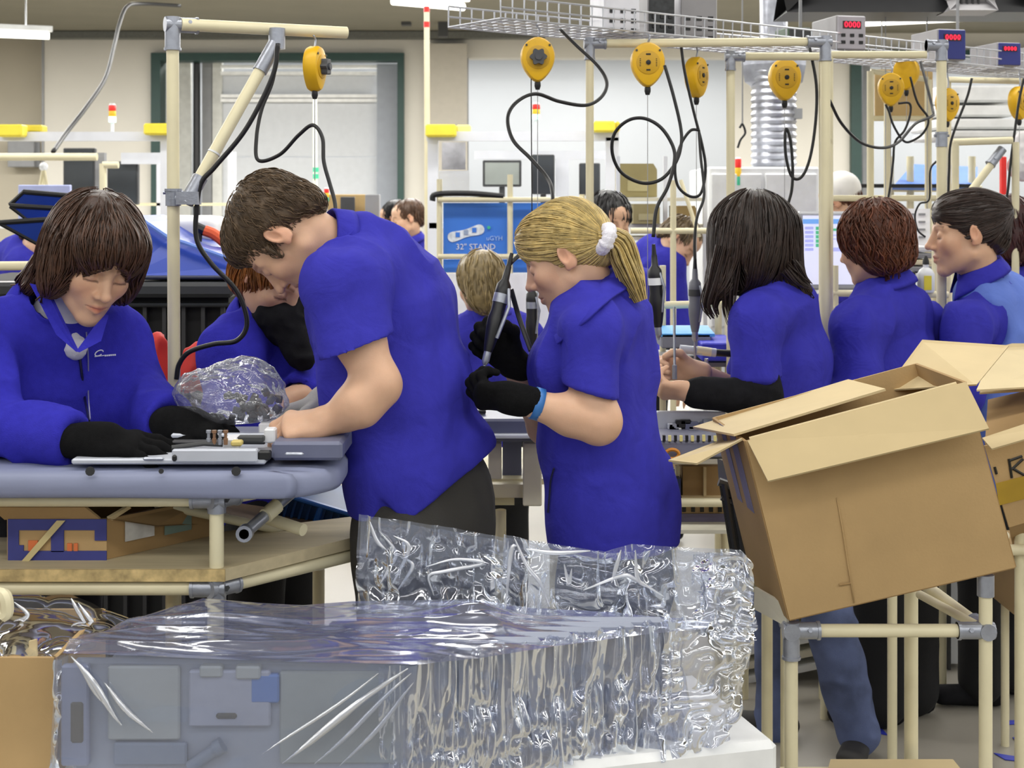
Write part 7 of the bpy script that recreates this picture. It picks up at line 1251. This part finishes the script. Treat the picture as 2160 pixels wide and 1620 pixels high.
t = thing('carton', 'small brown carton low at the right edge behind the cart', 'carton', W(2170, 1300, 4.0)); part(t, 'body', 2143, 2320, 1170, 1300, 4.0, .3, CARD); part(t, 'label', 2152, 2175, 1190, 1235, 3.99, .01, WHITEP)
# black crate behind the tilted box
t = thing('crate', 'black ribbed plastic crate leaning behind the big tilted cardboard box', 'crate', W(1570, 1240, 3.32)); BKC = mat('crate_black', (24, 24, 26), .38, var=.15); K = [W(x, y, 3.3) for x, y in ((1516, 1016), (1600, 1046), (1640, 1250), (1545, 1200))]
mb = MB(); mb.prism(K, (.04, .3, 0)); mb.build('body', BKC, t, smooth=False); mb = MB(); mb.tube([K[0], K[1]], .010, 8); mb.tube([K[0]*.82+K[3]*.18, K[1]*.82+K[2]*.18], .007, 8); mb.build('rim', mat('crate_black_edge', (52, 53, 56), .35), t)
for k_ in (.12, .32, .52, .72, .92): mb = MB(); a = K[0]*(1-k_)+K[1]*k_; b = K[3]*(1-k_)+K[2]*k_; mb.tube([a+np.array([0, -.006, 0]), b+np.array([0, -.006, 0])], .007, 6); mb.build('rib', mat('crate_black_edge', (0, 0, 0)), t)
fr = PF('crate_stand', 'cream pipe stand under the leaning black crate', 'stand', GZ(W(1570, 0, 3.4))); fr.pipe(W(1535, 1222, 3.4), W(1660, 1262, 3.4), .010); fr.pipe(GZ(W(1545, 0, 3.4)), W(1545, 1224, 3.4), .010)
fr.pipe(GZ(W(1655, 0, 3.42)), W(1655, 1262, 3.42), .010)
# ---------------------------------------------------------------- assembly line tables in the middle
t = thing('line_table', 'cream line table with a grey panel between the bending man and the blonde woman', 'line table', GZ(W(1070, 0, 3.9))); part(t, 'top', 960, 1190, 1010, 1022, 3.85, .5, CREAM); part(t, 'plate', 1030, 1058, 934, 1012, 3.80, .03, mat('cream_plate', (0, 0, 0)), .003); part(t, 'plate', 1103, 1143, 934, 1068, 3.78, .03, mat('cream_plate', (0, 0, 0)), .003); part(t, 'beam', 985, 1140, 1022, 1050, 3.8, .06, CREAM); mb = MB(); mb.cyl(W(1056, 1075, 3.85), GZ(W(1056, 0, 3.85)), .015); mb.cyl(W(1040, 1050, 3.85), W(1085, 1050, 3.85), .02); mb.build('leg', CREAM, t); mb = MB(); mb.cyl(W(1170, 1022, 4.2), GZ(W(1170, 0, 4.2)), .015); mb.build('leg', CREAM, t); mb = MB(); mb.cyl(W(985, 1022, 4.3), GZ(W(985, 0, 4.3)), .015); mb.build('leg', CREAM, t)
t = thing('panel_assembly', 'dark blue-grey panel with bright metal parts lying before the blonde woman', 'panel', W(1060, 935, 3.75)); part(t, 'tray', 985, 1180, 884, 932, 3.72, .34, mat('tray_dark_blue', (84, 88, 112), .4, var=.1), .006); part(t, 'rim', 985, 1180, 916, 926, 3.70, .02, LG, .003); part(t, 'rim', 985, 1180, 866, 886, 3.95, .03, LG, .003); part(t, 'foot', 1060, 1100, 932, 1010, 3.9, .1, DB)
rg = np.random.default_rng(9)
for i in range(16): x = 990+rg.random()*150; y = 862+rg.random()*30; part(t, 'metal_part', x, x+8+rg.random()*18, y, y+6+rg.random()*10, 3.76+rg.random()*.15, .03, (LG, ZINC, WHITEP, BLACKP)[i % 4], .002)
t = thing('line_table', 'cream line table with boards and a toothed strip right of the blonde woman', 'line table', GZ(W(1500, 0, 3.9))); part(t, 'top', 1380, 1560, 968, 980, 3.75, .34, mat('cream_plate', (0, 0, 0)), .003)
for x, dd in ((1395, 3.8), (1550, 3.8), (1400, 4.05), (1530, 4.05)): mb = MB(); mb.cyl(W(x, 975, dd), GZ(W(x, 0, dd)), .014); mb.build('leg', CREAM, t)
mb = MB(); mb.cyl(W(1385, 1060, 3.8), W(1550, 1060, 3.8), .012); mb.build('rail', CREAM, t); part(t, 'shelf', 1390, 1560, 1118, 1126, 3.75, .34, mat('pale_shelf', (0, 0, 0)))
t = thing('panel_assembly', 'grey television chassis with boards under the hands of the long-haired woman', 'chassis', W(1480, 965, 3.8)); part(t, 'tray', 1382, 1555, 930, 966, 3.74, .34, mat('tray_grey_blue', (120, 122, 140), .4, var=.1), .006); part(t, 'plate', 1385, 1530, 868, 932, 3.95, .02, mat('steel_plate', (184, 188, 198), .35, metal=.3, var=.12, vs=10), .003)
for i in range(16): x = 1386+i*12; part(t, 'tooth', x, x+6, 918+rg.random()*2, 931, 3.735, .01, (mat('pale_yellow', (226, 214, 140), .5), BLACKP)[i % 2])
for i in range(14): x = 1385+rg.random()*120; y = 872+rg.random()*38; part(t, 'board_part', x, x+10+rg.random()*22, y, y+8+rg.random()*14, 3.93, .02, (LG, DB, ZINC, BLACKP, WHITEP)[i % 5], .002)
mb = MB(); mb.tube([W(1418+14*math.cos(q), 958+10*math.sin(q), 3.73) for q in np.linspace(0, 2*math.pi, 20)], .005, 6); mb.build('ring', mat('amber_ring', (216, 140, 40), .5), t)
t = thing('carton', 'open brown carton under the line table right of the blonde woman', 'carton', W(1470, 1050, 3.9)); part(t, 'body', 1440, 1530, 984, 1050, 3.9, .3, CARDD); part(t, 'divider', 1484, 1490, 986, 1050, 3.89, .01, CARDL); part(t, 'edge', 1438, 1532, 1048, 1056, 3.88, .02, CARDL)
t = thing('carton', 'flat printed carton on the low shelf right of the blonde woman', 'carton', W(1470, 1118, 3.85)); part(t, 'body', 1412, 1560, 1066, 1118, 3.85, .3, CARD); part(t, 'print', 1416, 1556, 1084, 1102, 3.845, .006, mat('violet_print', (104, 98, 120), .7))
for i in range(7): part(t, 'print_mark', 1420+i*19, 1428+i*19, 1070, 1080, 3.845, .006, INK)
t = thing('part_bin', 'dark blue bin with small bottles below the toothed strip', 'bin', W(1422, 1060, 3.9)); part(t, 'body', 1396, 1436, 1010, 1056, 3.86, .2, mat('navy_bin', (40, 50, 96), .5)); part(t, 'bottle', 1408, 1418, 990, 1012, 3.87, .03, WHITEP); part(t, 'bottle', 1426, 1434, 985, 1012, 3.9, .03, CREAM)
t = thing('work_bench', 'bench with a blue tray and grey plates behind the hands of the long-haired woman', 'bench', GZ(W(1460, 0, 4.6))); part(t, 'top', 1330, 1580, 765, 774, 4.55, .4, GREY); part(t, 'tray', 1395, 1500, 704, 735, 4.6, .25, mat('grey_tray', (126, 128, 136), .5), .004); mb = MB(); mb.prism([W(1392, 704, 4.6), W(1508, 704, 4.6), W(1492, 686, 4.9), W(1396, 686, 4.9)], (0, 0, -.01)); mb.build('tray_rim', mat('sky_blue_edge', (84, 160, 220), .5), t, smooth=False); part(t, 'mat', 1480, 1560, 724, 762, 4.5, .3, mat('blue_mat', (58, 62, 190), .6), .004)
for x, dd in ((1345, 4.6), (1570, 4.6), (1345, 4.9), (1570, 4.9)): mb = MB(); mb.cyl(W(x, 774, dd), GZ(W(x, 0, dd)), .014); mb.build('leg', CREAM, t)
t = thing('torque_wrench', 'white and silver cylinder tool lying in front of the long-haired woman', 'tool', W(1485, 748, 4.35)); mb = MB(); mb.cyl(W(1434, 736, 4.35), W(1510, 744, 4.35), .013); mb.build('body', LG, t); mb = MB(); mb.cyl(W(1510, 744, 4.35), W(1546, 746, 4.35), .011); mb.build('tip', BLACKP, t); mb = MB(); mb.cyl(W(1470, 739, 4.35), W(1500, 743, 4.35), .0135); mb.build('sleeve', CREAM, t); mb = MB(); mb.cyl(W(1490, 756, 4.35), W(1490, 792, 4.35), .006); mb.build('pin', ZINC, t)
# low pale trays standing on a dolly behind the jeans
t = thing('tray_stack', 'stack of slanted pale trays low behind the legs in jeans', 'trays', GZ(W(1700, 0, 4.9)))
for i in range(5): mb = MB(); a = [W(1540, 1425-30*i+10, 4.75), W(1840, 1375-30*i, 4.75), W(1840, 1388-30*i, 4.75), W(1540, 1440-30*i+10, 4.75)]; mb.prism(a, (0, .45, 0)); mb.build('tray', (WHITEP, mat('pale_shelf', (0, 0, 0)))[i % 2], t, smooth=False)
for x in (1560, 1748, 1830): mb = MB(); mb.cyl(W(x, 1440, 4.8), GZ(W(x, 0, 4.8)), .010); mb.build('leg', CREAM, t); mb = MB(); q = GZ(W(x, 0, 4.8)); mb.lathe(q, [(.022, 0), (.02, .008), (.006, .012), (.006, .05)], Z1, 12); mb.build('foot', BLACKP, t)
t = thing('cabinet', 'pale panel cabinet between the black trouser legs at the lower right', 'cabinet', GZ(W(1990, 0, 4.9))); part(t, 'body', 1962, 2040, 1180, 1400, 4.9, .3, WHITEP); part(t, 'post', 1958, 1966, 1160, floor_y(4.88), 4.88, .03, CREAM); part(t, 'post', 2000, 2006, 1160, floor_y(4.88), 4.88, .03, DGREY); part(t, 'side', 2140, 2200, 1230, 1400, 4.9, .3, WHITEP)
BT_ = mat('blue_tape', (40, 52, 170), .6)
for i, pts in enumerate(([(1842, 1535), (1850, 1548), (1872, 1552), (1860, 1538)], [(2112, 1522), (2160, 1520), (2160, 1528), (2118, 1530)], [(2096, 1590), (2160, 1600), (2160, 1608), (2120, 1604)], [(2136, 1557), (2160, 1556), (2160, 1562), (2140, 1562)])):
    P = [W(x, y, EYE*F/(y-HOR)) for x, y in pts]; mb = MB(); mb.prism([(p[0], p[1], .001) for p in P], (0, 0, .002)); o = mb.build('tape_mark', BT_, smooth=False); tag(o, ('short blue tape mark on the floor beside the jeans shoe', 'upper blue tape mark on the floor at the right edge', 'lowest blue tape mark on the floor at the right edge', 'middle blue tape mark on the floor at the right edge')[i], 'tape mark', 'blue tape marks on the floor')
